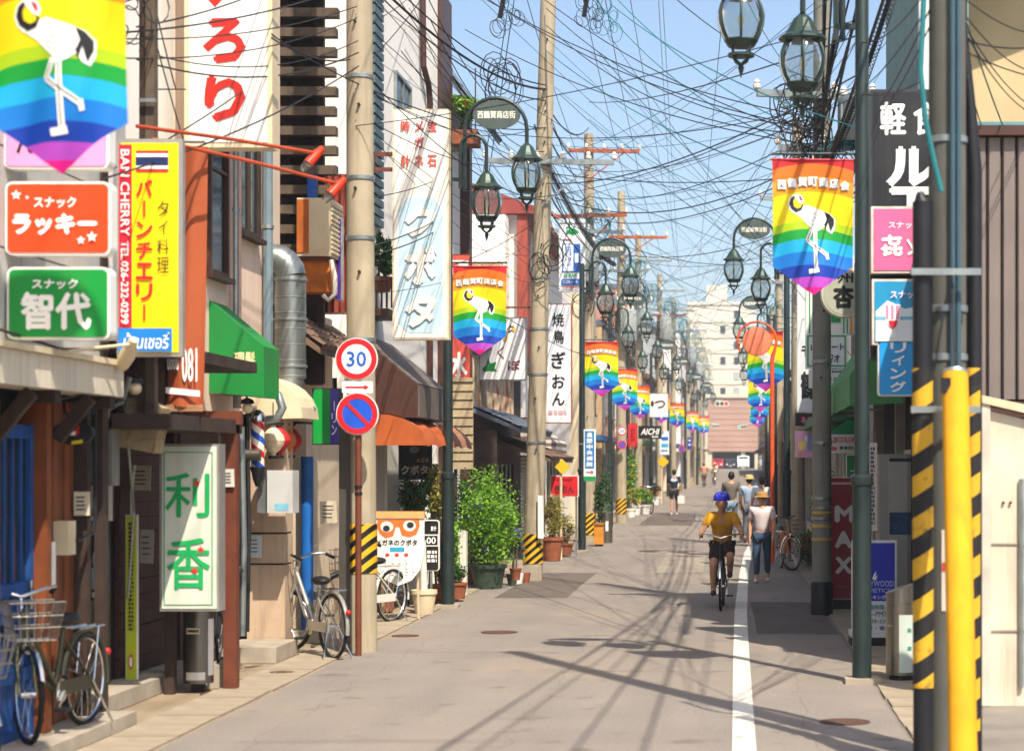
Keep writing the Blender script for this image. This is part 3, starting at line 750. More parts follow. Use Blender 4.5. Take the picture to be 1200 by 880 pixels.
for (w, aw, rf, h), ln, lb in zip(LW, lens, adjL):
    shop('shop_building', lb+', %s along the row past the white house' % ['first','second','third','fourth','fifth','sixth','seventh','eighth','ninth','tenth','eleventh','last'][k], 1, -4.85+bend(d)+random.uniform(-.25,.1), d, d+ln, h, WM[w], rf, M_TILE if k % 2 else M_TILEB, awn=AM[aw], nwin=2+int(ln > 14)*2, floors=4)
    d += ln; k += 1
# ================================================================== RIGHT: alley wall and metal-clad building
AW = thing('cream_alley_wall', 'cream rendered wall with sloping coping beside the striped pole', 'wall', (3, 16.6, 0))
crw = mat("cream_wall", '#d2c5ae', rough=.9, var=.14, scale=1.6, bump=.3, dirt=.45, streak=.45, dirtc='#7a6a52')
MB().prism([(X(1160,16.5),-.05),(5.5,-.05),(5.5,1.7),(X(1160,16.5),Z(482,16.5))], 16.5, 16.7, 'xz').build('wall', crw, AW)
MB().prism([(X(1148,16.5),Z(472,16.5)),(5.5,1.75),(5.5,1.86),(X(1148,16.5),Z(463,16.5))], 16.42, 16.76, 'xz').build('coping', M_CREAM, AW)
for z in (.62, 1.35): MB().box(X(1162,16.5), 5.4, 16.485, 16.497, z, z+.012).build('joint', M_CONC2, AW)
for x in (2.45, 3.1): MB().cyl((x,16.47,.15),(x,16.47,1.9), .022, n=8).build('pipe', M_GALV, AW, True)
for x in (2.3, 2.36, 2.75): MB().cyl((x,16.498,1.7),(x,16.475,1.7), .012, n=8).build('bolt', M_RUSTP, AW)
MB().box(X(1148,16.5), X(1160,16.5)-.004, 16.44, 16.76, 0, Z(473,16.5)).build('end_post', mat("pale_jamb", '#c9bfae', rough=.8, var=.08, dirt=.3), AW)
R0 = thing('brown_clad_building', 'building end clad in brown ribbed metal above the cream wall', 'building', (3, 18, 0))
brm = mat("brown_ribbed_metal", '#7d7069', rough=.5, metal=.1, var=.08, scale=2, dirt=.12, streak=.15)
MB().box(X(1140,18)+.02, 7, 18.06, 22, 2.55, 5.06).build('wall', M_DARK, R0)
ribbed(R0, 'cladding_panel', brm, X(1140,18), 5.2, 18.05, 2.62, 5.02, .132)
MB().box(X(1138,18), 5.4, 17.93, 18.1, 5.03, 5.12).build('gutter', M_BROWN, R0)
MB().box(X(1150,18), 5.2, 18.0, 18.06, 2.45, 2.60).build('painted_shade_band', M_BROWN, R0)  # dark strip standing in for the band of shade below the cladding
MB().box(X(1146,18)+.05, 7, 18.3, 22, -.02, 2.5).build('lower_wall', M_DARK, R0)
MB().prism([(18.1,5.125),(20.5,5.3),(20.5,5.36),(18.1,5.18)], X(1140,18), 7, 'yz').build('roof', mat("teal_sheet", '#5f8f92', rough=.5, var=.1, dirt=.2), R0)
R0b = thing('beige_gable_house', 'beige stucco gable end with timber barge board high behind the brown cladding', 'building', (4, 23, 0))
MB().prism([(2.62,0),(9,0),(9,8.9),(5.8,8.9),(2.62,7.65)], 22.4, 28, 'xz').build('wall', mat("beige_stucco", '#c8ad84', rough=.95, var=.1, scale=1.5, bump=.5, bscale=50, dirt=.15), R0b)
MB().prism([(2.35,7.6),(5.9,9.0),(5.9,9.15),(2.35,7.74)], 21.6, 28, 'xz').build('roof', M_TILEB, R0b)
MB().prism([(2.33,7.5),(5.9,8.9),(5.9,9.04),(2.33,7.63)], 21.54, 21.6, 'xz').build('barge_board', M_ALU, R0b)

# ---- snack bar building with the black sign
XR = 2.05
R1 = thing('green_corrugated_building', 'tall building with pale blue-green corrugated wall behind the black sign', 'building', (XR, 23, 0))
cgm = mat("bluegreen_sheet", '#7f9a94', rough=.6, var=.08, dirt=.15, streak=.2)
MB().box(XR+.04, 2.55, 20.95, 25.6, 3.0, 8.3).build('wall', cgm, R1)
corrug(R1, 'corrugated_wall', cgm, (XR, 21.0), (XR, 25.55), 3.0, 8.2, .14, .014)
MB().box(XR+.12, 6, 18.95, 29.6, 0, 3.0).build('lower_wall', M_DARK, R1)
MB().box(XR-.03, XR+.1, 20.9, 21.05, 3.0, 8.4).build('corner_trim', M_WHITE, R1)
MB().box(XR-.05, XR+.2, 18.95, 19.2, 0, 3.0).build('pillar', M_BROWN, R1)
MB().box(XR+.02, XR+.1, 22.4, 23.3, .05, 2.2).build('door', M_GLASSD, R1)
for y in (24.2, 27.6): MB().box(XR, XR+.12, y, y+.18, 0, 3.0).build('pillar', mat("shop_pillar", '#8a8478', rough=.7, var=.1), R1)
gaw = awning('green_awning', 'light green fabric awning over the shop front beside the black lamp post', -1, XR, 23.2, 29.2, Z(352,23.2), Z(440,23.2), .63, mat("green_canvas", '#4c8a52', rough=.75, var=.1, scale=2, dirt=.15, streak=.2), .36)

XR2 = 2.15
shopR = [
 ('white shop behind the photo studio sign', 29.7, 8.8, 5.0, 0, 'flat', 2),
 ('grey shop house behind the calligraphy signboard', 38.6, 9.2, 5.0, 3, 'flat', 4),
 ('ivory shop house past the round mirror', 47.9, 10.5, 4.9, 1, 'pitch', 0),
 ('sand shop with red canopy', 58.5, 11, 5.4, 2, 'flat', 1),
 ('white flat roofed shop', 69.6, 14, 5.6, 0, 'flat', 3),
 ('pink rendered shop with tiled roof', 83.7, 16, 5.2, 6, 'pitch', 2),
 ('rose tiled block', 99.8, 22, 5.6, 4, 'flat', 0),
 ('ivory block', 122, 30, 6.2, 1, 'flat', 4),
 ('grey block', 152.2, 40, 7.0, 3, 'flat', 1),
 ('sand block ending at the crossing', 192.4, 66, 8.0, 2, 'flat', 3)]
for i, (lb, d0, ln, h, w, rf, aw) in enumerate(shopR):
    shop('shop_building', lb+', on the side with the MAX sign', -1, XR2+bend(d0)+(.1 if i else -.05), d0, d0+ln, h, WM[w], rf, M_TILEB, awn=AM[aw], nwin=2+2*int(ln > 14), floors=3)

# ================================================================== far end
FB = thing('parking_building', 'pinkish brown building on stilts with cars parked under it', 'building', (.5, 296, 1.8))
fz = zg(262)+.1; fd = 292
bm_ = mat("rose_brown_tile", '#b08c78', rough=.7, var=.08, scale=.3, streak=.15)
MB().box(X(829,fd), X(889,fd), fd, fd+14, Z(529,fd), Z(466,fd)).build('wall', bm_, FB)
for px in (829, 868, 884): MB().box(X(px,fd)+.05, X(px,fd)+.7, fd+.3, fd+1.0, fz-.5, Z(529,fd)).build('pillar', WM[1], FB)
MB().box(X(829,fd)+.05, X(889,fd)-.05, fd+9, fd+13.9, fz-.5, Z(529,fd)).build('back_wall', M_DARK, FB)
MB().box(X(827,fd), X(891,fd), fd-.3, fd+14.2, Z(466,fd), Z(462,fd)).build('parapet', WM[1], FB)
for k in range(9):
    z = Z(524,fd)+k*.83; MB().box(X(830,fd), X(888,fd), fd-.04, fd-.005, z, z+.06).build('joint_band', mat("rose_joint", '#9c7a66', var=.1), FB)
AP = thing('apartment_block', 'pale many-storey apartment block with small windows closing the view', 'building', (0, 336, 0))
ad = 332
apm = mat("apartment_render", '#d6cdbb', rough=.9, var=.05, scale=.2, streak=.15, dirtc='#9a8e7a')
MB().box(X(806,ad), X(886,ad), ad, ad+16, 0, Z(357,ad)).build('wall', apm, AP)
MB().box(X(828,ad), X(852,ad), ad+.5, ad+14, Z(357,ad), Z(334,ad)).build('stair_tower', apm, AP)
MB().box(X(806,ad)-.1, X(886,ad)+.1, ad-.2, ad+16.1, Z(357,ad)-.05, Z(354,ad)).build('parapet', apm, AP)
for r in range(8):
    zf = Z(500,ad)+r*2.62
    for c in range(5):
        x = X(812,ad)+c*2.3
        if random.random() < .3: continue
        w = MB().box(x, x+.95, ad-.06, ad-.01, zf, zf+1.35).build('window', M_ALU, AP)
        MB().box(x+.08, x+.87, ad-.1, ad-.065, zf+.08, zf+1.27).build('pane', M_GLASSD if random.random() < .55 else M_WALLG, w)
    MB().box(X(806,ad), X(886,ad), ad-.09, ad-.005, zf-.75, zf-.62).build('floor_band', mat("apartment_band", '#b7ad9a', var=.06), AP)
AP2 = thing('stepped_apartment_block', 'lower cream apartment block left of the tall one at the end', 'building', (-9, 322, 0))
MB().box(X(770,318), X(826,318), 318, 330, 0, Z(398,318)).build('wall', WM[1], AP2)
for r in range(5):
    for c in range(3):
        x = X(775,318)+c*2.4; zf = Z(500,318)+r*2.7
        w = MB().box(x, x+1.2, 317.94, 317.99, zf, zf+1.3).build('window', M_ALU, AP2)
        MB().box(x+.08, x+1.12, 317.9, 317.935, zf+.08, zf+1.22).build('pane', M_GLASSD, w)

# ================================================================== street lamps
M_LGLASS = glass("lantern_glass", (.88,.93,.92), .22, .08)
M_BULB = mat("bulb_glass", '#f0dcae', rough=.3, var=.02)
M_LAMP = mat("lamp_green", '#33443c', rough=.4, metal=.3, var=.12, scale=5, dirt=.12)
def lantern(t, x, zt, s):
    c = (x, 0, zt)
    MB().lathe(c, [(.012,.02),(.03,.0),(.05,-.02),(.085,-.05),(.14,-.15),(.165,-.19),(.222,-.225),(.225,-.245),(.185,-.255)], 12).build('roof_cap', M_LAMP, t, False, False)
    prof = [(.165,-.258),(.205,-.34),(.222,-.42),(.215,-.50),(.185,-.59),(.15,-.645)]
    g = MB().lathe(c, prof, 18, False).build('lantern_glass', M_LGLASS, t, True, False)
    for k in range(6):
        q = 2*math.pi*(k+.5)/6
        MB().tube([(x+(r+.006)*math.cos(q), (r+.006)*math.sin(q), zt+z) for r, z in prof], .013, 5).build('rib', M_LAMP, t, True, False)
    MB().lathe(c, [(.155,-.645),(.16,-.655),(.13,-.70),(.125,-.71)], 14).build('lower_ring', M_LAMP, t, False, False)
    MB().lathe(c, [(.10,-.78),(.125,-.775),(.125,-.80),(.10,-.805)], 14).build('lower_ring', M_LAMP, t, False, False)
    fb = MB()
    for k in range(4):
        q = math.pi/4+k*math.pi/2
        fb.tube([(x+.115*math.cos(q),.115*math.sin(q),zt-.70),(x+.10*math.cos(q),.10*math.sin(q),zt-.79),(x+.07*math.cos(q),.07*math.sin(q),zt-.84),(x,0,zt-.88)], .014, 5)
    fb.lathe(c, [(.012,-.87),(.03,-.90),(.02,-.94),(.008,-.98),(.002,-1.0)], 8)
    fb.build('finial', M_LAMP, t, True, False)
    MB().lathe(c, [(.004,-.40),(.022,-.42),(.03,-.46),(.022,-.50),(.012,-.54),(.012,-.60)], 8).build('bulb', M_BULB, t, True, False)
def make_lamp(s):
    t = thing('street_lamp', 'x', 'street lamp')
    MB().lathe((0,0,0), [(.095,0),(.09,.05),(.088,1.82),(.1,1.83),(.105,1.87),(.1,1.91),(.07,1.93),(.062,6.62),(.05,6.66)], 14).build('pole', M_DARKMETAL, t, True, False)
    MB().box(-.16,.16,-.16,.16,-.2,.05).build('footing', M_CONC2, t, False, False)
    br = MB()
    for z in (6.08, 6.5): br.bar((0,0,z),(s*.25,0,z), .05)
    br.bar((s*.24,0,5.95),(s*.24,0,6.75), .05); br.build('side_bracket', M_DARKMETAL, t, False, False)
    pts = [(s*.24,0,6.1),(s*.24,0,6.8)]+[(s*(.68-.44*math.cos(R(q))),0,6.8+.44*math.sin(R(q))) for q in range(15,181,15)]+[(s*1.12,0,6.6)]
    MB().tube(pts, .028, 8).build('arm', M_DARKMETAL, t, True, False)
    pts = [(s*.18,-.03,5.95),(s*.18,-.03,6.5)]+[(s*(.365-.185*math.cos(R(q))),-.03,6.52+.185*math.sin(R(q))) for q in range(15,181,15)]+[(s*.55,-.03,6.2)]
    MB().tube(pts, .026, 8).build('arm', M_DARKMETAL, t, True, False)
    MB().tube([(s*.0,.0,4.9),(s*.84,0,4.9)], .014, 6).build('banner_rod', M_DARKMETAL, t, True, False)
    lantern(t, s*1.12, 6.6, s); lantern(t, s*.55, 6.2, s)
    pm_ = MB().prism(ell(s*.69, 7.0, .34, .205), -.012, .012).build('name_plate', mat("plate_grey_green", '#4a5550', rough=.45, var=.08), t, False, False)
    for x in (.55, .83): MB().bar((s*x,0,7.17),(s*x,0,7.24), .02).build('hanger', M_DARKMETAL, t, False, False)
    lt = MB(); put_text(lt, '西鶴賀商店街', s*.69-.27, s*.69+.27, 6.945, 7.055, -.016, .02); lt.build('lettering', ink('#e9e4d4'), pm_, False, False)
    return t
lampL = make_lamp(1); lampR = make_lamp(-1)
LAMPL = [(10.6,-30,'tall street lamp holding the largest banner at the picture edge'), (27.9,525,'dark street lamp beside the pale glasses shop sign'), (45.4,682,'dark street lamp beside the white yakitori signboard'), (60,715,'dark street lamp between the blue hospital sign and the small speed limit sign'),
         (75,736,'dark street lamp just left of the black AICHI sign'), (86,763,'dark street lamp just right of the black AICHI sign'), (101,783,'dark street lamp with the sixth banner on the shrub side'), (122,803,'dark street lamp with the seventh banner on the shrub side'), (137,817,'farthest banner lamp on the shrub side')]
LAMPR = [(18.2,1010,'dark street lamp in front of the green awning with two large lanterns overhead'), (41.5,922,'dark street lamp right of the round orange mirror'), (62,908,'street lamp behind the round orange mirror'), (80,903,'slim distant street lamp with banner behind the mirror post'), (98,898,'farthest banner lamp on the mirror side')]
for lst, src in ((LAMPL, lampL), (LAMPR, lampR)):
    for i, (d, px, lb) in enumerate(lst):
        o = src if i == 0 else copy_tree(src)
        o.location = (X(px,d), d, zg(d)); tag(o, lb, 'street lamp', 'lantern street lamps')
        if i >= 4:
            pass

# ---- rainbow crane banners
def banner_material():
    m = bpy.data.materials.new("rainbow_cloth"); m.use_nodes = True
    t = m.node_tree; N = t.nodes; L = t.links; b = N["Principled BSDF"]; b.inputs["Roughness"].default_value = .6
    tc = N.new("ShaderNodeTexCoord"); sp = N.new("ShaderNodeSeparateXYZ"); L.new(tc.outputs["Object"], sp.inputs[0])
    def mth(op, a, bv=None):
        n = N.new("ShaderNodeMath"); n.operation = op
        for i, v in enumerate((a, bv)):
            if v is None: continue
            if isinstance(v, (int,float)): n.inputs[i].default_value = v
            else: L.new(v, n.inputs[i])
        return n.outputs[0]
    x = sp.outputs[0]; q = mth('MULTIPLY', mth('MULTIPLY', x, x), .46)      # stripes arch up in the middle
    tt = mth('DIVIDE', mth('MULTIPLY', mth('ADD', sp.outputs[2], q), -1.0), 1.25)
    r = N.new("ShaderNodeValToRGB"); r.color_ramp.interpolation = 'CONSTANT'; L.new(tt, r.inputs[0])
    bands = [(0,'#d8222a'),(.022,'#f07818'),(.115,'#fba412'),(.23,'#ffe400'),(.445,'#b7d816'),(.505,'#12a43a'),(.58,'#18b4e6'),(.675,'#0f7fd8'),(.77,'#0d3fae'),(.86,'#c04cc8'),(.94,'#e8108c')]
    el = r.color_ramp.elements
    for i, (p, h) in enumerate(bands):
        e_ = el[i] if i < 2 else el.new(p)
        e_.position = p; e_.color = (*lin(h),1)
    L.new(r.outputs[0], b.inputs["Base Color"])
    tr = N.new("ShaderNodeBsdfTranslucent"); L.new(r.outputs[0], tr.inputs["Color"])
    mx = N.new("ShaderNodeMixShader"); mx.inputs[0].default_value = .3
    L.new(b.outputs[0], mx.inputs[1]); L.new(tr.outputs[0], mx.inputs[2]); L.new(mx.outputs[0], N["Material Output"].inputs[0])
    return m
BW, BH = .38, 1.25
def bfold(x, z, ph): return .024*math.sin(x*8.5+z*(2.5+1.5*math.sin(ph))+ph)*min(1, -z*1.5+.2)+.016*math.sin(x*20-z*5+ph*2)*min(1,-z*1.2+.1)+.04*z*z*math.sin(ph*1.7)
def make_banner(ph, s):
    t = thing('crane_banner', 'x', 'banner')
    def bottom(x): return -.985-(1-abs(x)/BW)*.265+ (0)
    def pt(u, v):
        x = (u-.5)*2*BW; zb = bottom(x); z = zb*v
        return (x*(1-.03*v*math.sin(ph)), bfold(x,z,ph), z)
    cl = MB().grid(pt, 26, 30).build('cloth', BANM, t, True, False)
    K = .0019
    def fit(p): return (p[0]*(1-.03*min(1,-p[2])*math.sin(ph)), bfold(p[0],p[2],ph)+p[1], p[2])
    def pp(pts, y): return ([((px-525)*K, -(py-5)*K) for px, py in pts], y)
    def put(mb, q):
        # cut the print into small facets so it follows the folds of the cloth
        pts, y = q; bm = bmesh.new(); bm.faces.new([bm.verts.new((x, 0, z)) for x, z in pts])
        for k in range(int(min(p[0] for p in pts)/.04)-1, int(max(p[0] for p in pts)/.04)+2): bmesh.ops.bisect_plane(bm, geom=bm.verts[:]+bm.edges[:]+bm.faces[:], plane_co=(k*.04,0,0), plane_no=(1,0,0))
        for k in range(max(0,int(-max(p[1] for p in pts)/.045)-1), int(-min(p[1] for p in pts)/.045)+2): bmesh.ops.bisect_plane(bm, geom=bm.verts[:]+bm.edges[:]+bm.faces[:], plane_co=(0,0,-k*.045), plane_no=(0,0,1))
        bm.verts.index_update()
        mb.add([fit((v.co.x, y, v.co.z)) for v in bm.verts], [tuple(v.index for v in f.verts) for f in bm.faces]); bm.free()
    def band(pts, w): # thick polyline
        o = []
        l = []; r_ = []
        for i, p in enumerate(pts):
            a = pts[max(0,i-1)]; c = pts[min(len(pts)-1,i+1)]
            dx, dy = c[0]-a[0], c[1]-a[1]; n = math.hypot(dx,dy); l.append((p[0]-dy/n*w, p[1]+dx/n*w)); r_.append((p[0]+dy/n*w, p[1]-dx/n*w))
        return l+r_[::-1]
    wm = ink('#f2efe8'); km = ink('#161418')
    cb = MB()
    put(cb, pp([(420,240),(452,256),(472,232),(492,222),(535,235),(605,260),(636,290),(635,335),(620,362),(598,350),(585,326),(562,342),(542,350),(520,338),(493,316),(466,288),(436,268)], -.005))
    put(cb, pp([(428,178),(450,168),(470,178),(480,202),(472,220),(455,212),(443,196)], -.005))
    put(cb, pp([(400,222),(408,190),(430,172),(440,182),(424,205),(428,240),(445,252),(430,268),(408,248)], -.005))
    for pl_, w in (([(536,340),(536,400),(537,470),(537,540)],9), ([(518,340),(505,372),(494,398)],9), ([(494,395),(545,432),(592,466)],9), ([(592,455),(594,472),(598,488)],8), ([(503,548),(525,545),(552,540)],11)):
        put(cb, pp(band(pl_, w), -.007))
    crane = cb.build('crane_print', wm, cl, False, False)
    kb = MB()
    put(kb, pp([(406,218),(414,192),(430,179),(436,184),(426,205),(430,232),(448,242),(464,234),(470,216),(476,226),(466,250),(440,262),(416,244)], -.009))
    put(kb, pp([(582,252),(606,264),(630,290),(630,318),(613,352),(606,330),(600,305),(590,338),(582,318),(594,288)], -.009))
    for pl_, w in (([(536,350),(537,530)],1.6), ([(515,352),(496,392)],1.6), ([(498,396),(588,460)],1.6)): put(kb, pp(band(pl_, w), -.011))
    for i in range(5):
        for j in range(4):
            cx, cy = 492+i*20+j*5, 250+j*20+i*6
            kb.add([fit(((px-525)*K, -.012, -(py-5)*K)) for px, py in band([(cx-7,cy+5),(cx,cy-1),(cx+7,cy+6)], 1.0)], [(0,1,4,5),(1,2,3,4)])
    kb.build('feather_print', km, cl, False, False)
    rb_ = MB(); put(rb_, pp([(452,176),(467,184),(474,204),(462,200)], -.011)); rb_.build('crown_print', ink('#d81f3a'), cl, False, False)
    lt = MB(); lb = MB()
    for i, ch in enumerate('西鶴賀町商店会'):
        cx = (i-3)*.0985; zc = -.195-cx*cx*.42; w = .042
        put_text(lt, ch, cx-w, cx+w, zc-.043, zc+.043, -.018, .03, fit=lambda p: fit((p[0], p[1], p[2])))
        put_text(lb, ch, cx-w-.004, cx+w+.006, zc-.05, zc+.043, -.014, .06, fit=lambda p: fit((p[0], p[1], p[2])))
    lb.build('letter_outline', ink('#5a8ab8'), cl, False, False)  # printed blue edge behind the white letters
    lt.build('lettering', ink('#f4f2ee'), cl, False, False)
    MB().tube([(-BW-.01,0,.006),(BW+.01,0,.006)], .012, 6).build('hem_rod', mat("red_hem", '#b02030', var=.1), t, True, False)
    tie = MB()
    for x in (-.3, 0, .3): tie.tube([(x,0,0),(x,0,.045)], .006, 4)
    tie.build('tie', M_WHITE, t, False, False)
    return t
BANM = banner_material()
bsrc = [make_banner(p, 1) for p in (.4, 2.2, 4.1, 5.3)]
used = [0,0,0,0]; k = 0
BL = ['largest rainbow crane banner, cut by the top left picture corner', 'rainbow crane banner beside the pale glasses shop sign', 'rainbow crane banner above the blue hospital sign', 'rainbow crane banner above the small speed limit sign', 'rainbow crane banner touching the black AICHI sign', 'rainbow crane banner just right of the AICHI sign', 'sixth rainbow banner on the shrub side', 'seventh rainbow banner on the shrub side', 'farthest rainbow banner on the shrub side']
BR = ['large rainbow crane banner hanging left of the near lamp post', 'rainbow crane banner directly behind the round orange mirror', 'rainbow banner just below and behind the mirror banner', 'rainbow banner third behind the mirror', 'farthest rainbow banner on the mirror side']
for lst, s, lbs in ((LAMPL, 1, BL), (LAMPR, -1, BR)):
    for i, (d, px, _) in enumerate(lst):
        j = k % 4; k += 1
        o = bsrc[j] if not used[j] else copy_tree(bsrc[j]); used[j] = 1
        o.location = (X(px,d)+s*.455, d-.02, zg(d)+4.835); o.rotation_euler = (0,0,random.uniform(-.2,.2))
        tag(o, lbs[i], 'banner', 'rainbow crane banners')

# ================================================================== utility poles
def coil(mb, c, n, rmin, rmax, seed, r=.009):
    rnd = random.Random(seed)
    for _ in range(n):
        rr = rnd.uniform(rmin, rmax); tx, ty = rnd.uniform(-.5,.5), rnd.uniform(-.7,.7); o = Vector((rnd.uniform(-.2,.2), rnd.uniform(-.12,.12), rnd.uniform(-.25,.25)))
        pts = []
        for k in range(12):
            q = 2*math.pi*k/12; p = Vector((rr*math.cos(q), 0, rr*1.3*math.sin(q)-rr*.5)); p.rotate(Euler((tx,0,ty))); pts.append(Vector(c)+o+p)
        mb.tube(pts, r, 4, closed=True)
def insul(mb, p):
    mb.lathe(p, [(.02,0),(.05,.02),(.055,.06),(.03,.08),(.045,.10),(.02,.14)], 8)
def upole(name, label, x, d, h, r0, r1, arms=(), tanks=(), coils=(), haz=None, lean=(0,0), bolts=True, bands=(), guard=False, mt=M_CONC):
    z0 = zg(d); t = thing('utility_pole', label, 'utility pole', (x, d, z0), 'concrete utility poles')
    def ax(z): return Vector((x+lean[0]*z, d+lean[1]*z, z0+z))
    rr = lambda z: r0+(r1-r0)*z/h
    MB().tube([ax(-.2),ax(h*.25),ax(h*.5),ax(h*.75),ax(h)], [rr(0),rr(h*.25),rr(h*.5),rr(h*.75),r1], 20).build('shaft', mt, t, True)
    if bolts:
        z = 2.3; k = 0
        while z < h-.5:
            a = ax(z); sx = -1 if k % 2 else 1
            MB().cyl(a+Vector((sx*.02, -rr(z)+.01, 0)), a+Vector((sx*.02,-rr(z)-.05,.0)), .016, n=6).build('step_bolt', M_BLACK, t)
            z += .9; k += 1
    for z in bands: MB().lathe(ax(z), [(rr(z)-.002,0),(rr(z)+.012,.004),(rr(z)+.012,.045),(rr(z)-.002,.05)], 20, False).build('band', M_GALV, t, True)
    if haz: MB().lathe(ax(haz[0]), [(rr(haz[0])-.01,0),(rr(haz[0])+.008,.002),(rr(haz[1])+.008,haz[1]-haz[0]),(rr(haz[1])-.01,haz[1]-haz[0]+.002)], 20, False).build('hazard_band', M_HAZ, t, True)
    for (z, xa, xb, ang, m) in arms:
        a = ax(z); dy = math.sin(ang)
        p0 = a+Vector((xa*math.cos(ang), xa*dy-rr(z)-.04, 0)); p1 = a+Vector((xb*math.cos(ang), xb*dy-rr(z)-.04, 0))
        c = MB().bar(p0, p1, .08, .09).build('crossarm', m, t)
        n = max(2, int((xb-xa)/.45))
        for k in range(n+1):
            ib = MB(); insul(ib, p0+(p1-p0)*k/n+Vector((0,0,.045))); ib.build('insulator', M_PORC, t, True)
        e = p1 if abs(xb) > abs(xa) else p0
        MB().bar(a+Vector((0,-rr(z)-.05,-.75)), a+(e-a)*.7+Vector((0,-.03,-.03)), .03).build('brace', m, t)
    for (z, xo, yo, rad, hh, m) in tanks:
        a = ax(z)+Vector((xo,yo,0))
        tk = MB().lathe(a, [(rad*.92,0),(rad,.04),(rad,hh-.06),(rad*.95,hh),(rad*.4,hh+.04)], 16).build('transformer', m, t, True)
        for k in range(4): MB().bar(a+Vector((rad*math.cos(k*1.57+.7)*1.02,rad*math.sin(k*1.57+.7)*1.02,.08)), a+Vector((rad*math.cos(k*1.57+.7)*1.02,rad*math.sin(k*1.57+.7)*1.02,hh-.1)), .03).build('fin', m, tk)
        for k in range(3):
            ib = MB(); insul(ib, a+Vector(((k-1)*.14,-.08,hh))); ib.build('bushing', M_PORC, tk, True)
    for (z, xo, n, rmin, rmax, m) in coils:
        cb = MB(); coil(cb, ax(z)+Vector((xo,-rr(z)-.12,0)), n, rmin, rmax, int(z*100+xo*10+d)); cb.build('cable_coil', m, t, True)
    return t
A1 = M_GALV; AR = M_COPPER
GT = mat("transformer_grey", '#a2a8a4', rough=.5, var=.1, dirt=.25, streak=.3)
BX = mat("junction_box_black", '#26282a', rough=.5, var=.2)
pl1 = upole('p', 'big concrete pole with yellow black base band behind the speed limit sign', X(421,21.3)+.03, 21.3, 12, .165, .125, haz=(.85,1.38), bands=(3.35,4.45,5.1,6.2,7.1), lean=(-.004,0))
MB().box(X(400,21.2)-.01, X(411,21.2), 21.12, 21.24, 0, 2.65).build('cable_guard', mat("dark_cable_guard", '#453f38', rough=.6, var=.15, dirt=.2), pl1)
pl2 = upole('p', 'leaning concrete pole between the large shrub and the yakitori signboard', X(624,34.6), 34.6, 13, .175, .125, haz=(.3,.82), bands=(2.4,3.6,4.4,5.3), lean=(.027,0), arms=((7.35,-1.0,1.25,.1,A1),), coils=((8.9,-.8,9,.12,.4,M_WIRE),(5.6,.15,6,.1,.25,M_WIRE)))
MB().box(X(613,34.5), X(632,34.5)+.0, 34.38, 34.8, 0, .27).build('footing', M_CONC2, pl2)
MB().bar((X(634,34.4),34.36,.75),(X(634,34.4),34.36,1.5), .1, .02).build('plate', M_WHITE, pl2)
far_poles = [
 (50, 690, 10.4, 'concrete pole with rusty crossarms rising behind the blue hospital sign', ((9.95,-.5,1.3,.1,AR),(8.3,-.9,1.0,-.2,AR),(7.9,-.9,.9,.2,A1)), ((6.6,.0,-.3,.28,1.0,GT),), ((8.3,.2,10,.1,.35,M_TEAL),(7.3,.2,12,.1,.35,M_WIRE),(6.2,-.2,8,.1,.3,M_WIRE)), (.2,.75)),
 (64, 728, 10.8, 'concrete pole carrying the small speed limit and no parking signs', ((9.3,-.4,1.5,.1,AR),(8.2,-.8,.9,-.1,A1),(7.2,-.7,1.0,.2,A1)), ((5.9,.25,-.3,.28,1.0,GT),), ((8.4,.4,12,.1,.35,M_TEAL),(7.6,.5,12,.1,.35,BX),(6.8,-.3,10,.1,.3,M_WIRE)), (.3,.8)),
 (82, 748, 11.4, 'concrete pole just behind the AICHI sign', ((10.3,-.6,1.4,.1,A1),(8.8,-.9,.9,-.1,A1)), ((7.2,.25,-.3,.3,1.1,GT),), ((9.0,.5,14,.12,.4,M_TEAL),(8.0,-.3,12,.1,.35,BX)), (.3,.8)),
 (96, 773, 11, 'concrete pole beside the yellow diamond sign', ((10.2,-1.0,1.2,.1,A1),(9.0,-1.0,1.3,-.1,AR)), ((7.8,.3,-.3,.3,1.1,GT),), ((9.4,.5,16,.12,.4,M_TEAL),(8.3,0,12,.1,.4,BX)), None),
 (112, 789, 11, 'slender concrete pole beyond the walking boy', ((10.4,-1.2,1.2,.1,A1),(9.2,-1.2,1.2,-.1,A1)), ((8.2,-.3,-.3,.3,1.1,GT),), ((9.6,.5,16,.12,.5,M_TEAL),(8.6,0,12,.1,.5,BX)), None),
 (130, 806, 11, 'distant concrete pole with tangled teal cables', ((10.4,-1.2,1.2,.1,A1),(9.2,-1.2,1.2,-.1,A1)), ((8.2,.3,-.3,.3,1.1,GT),), ((9.8,.5,18,.15,.5,M_TEAL),(8.8,0,14,.1,.5,BX)), None),
 (155, 815, 11, 'farther concrete pole near the distant scooters', ((10.4,-1.2,1.2,.1,A1),(9.2,-1.2,1.2,-.1,A1)), ((8.2,.3,-.3,.3,1.1,GT),), ((9.8,.5,18,.15,.5,M_TEAL),(8.8,0,14,.1,.5,BX)), None),
 (185, 822, 11, 'farthest concrete pole on the shrub side', ((10.4,-1.2,1.2,.1,A1),(9.2,-1.2,1.2,-.1,A1)), (), ((9.8,.5,18,.15,.6,M_TEAL),), None)]
PL = {}
for d, px, h, lb, ar, tk, co, hz in far_poles:
    upole('p', lb, X(px,d), d, h, .175, .12, arms=ar, tanks=tk, coils=co, haz=hz, bolts=d < 70); PL[d] = X(px,d)
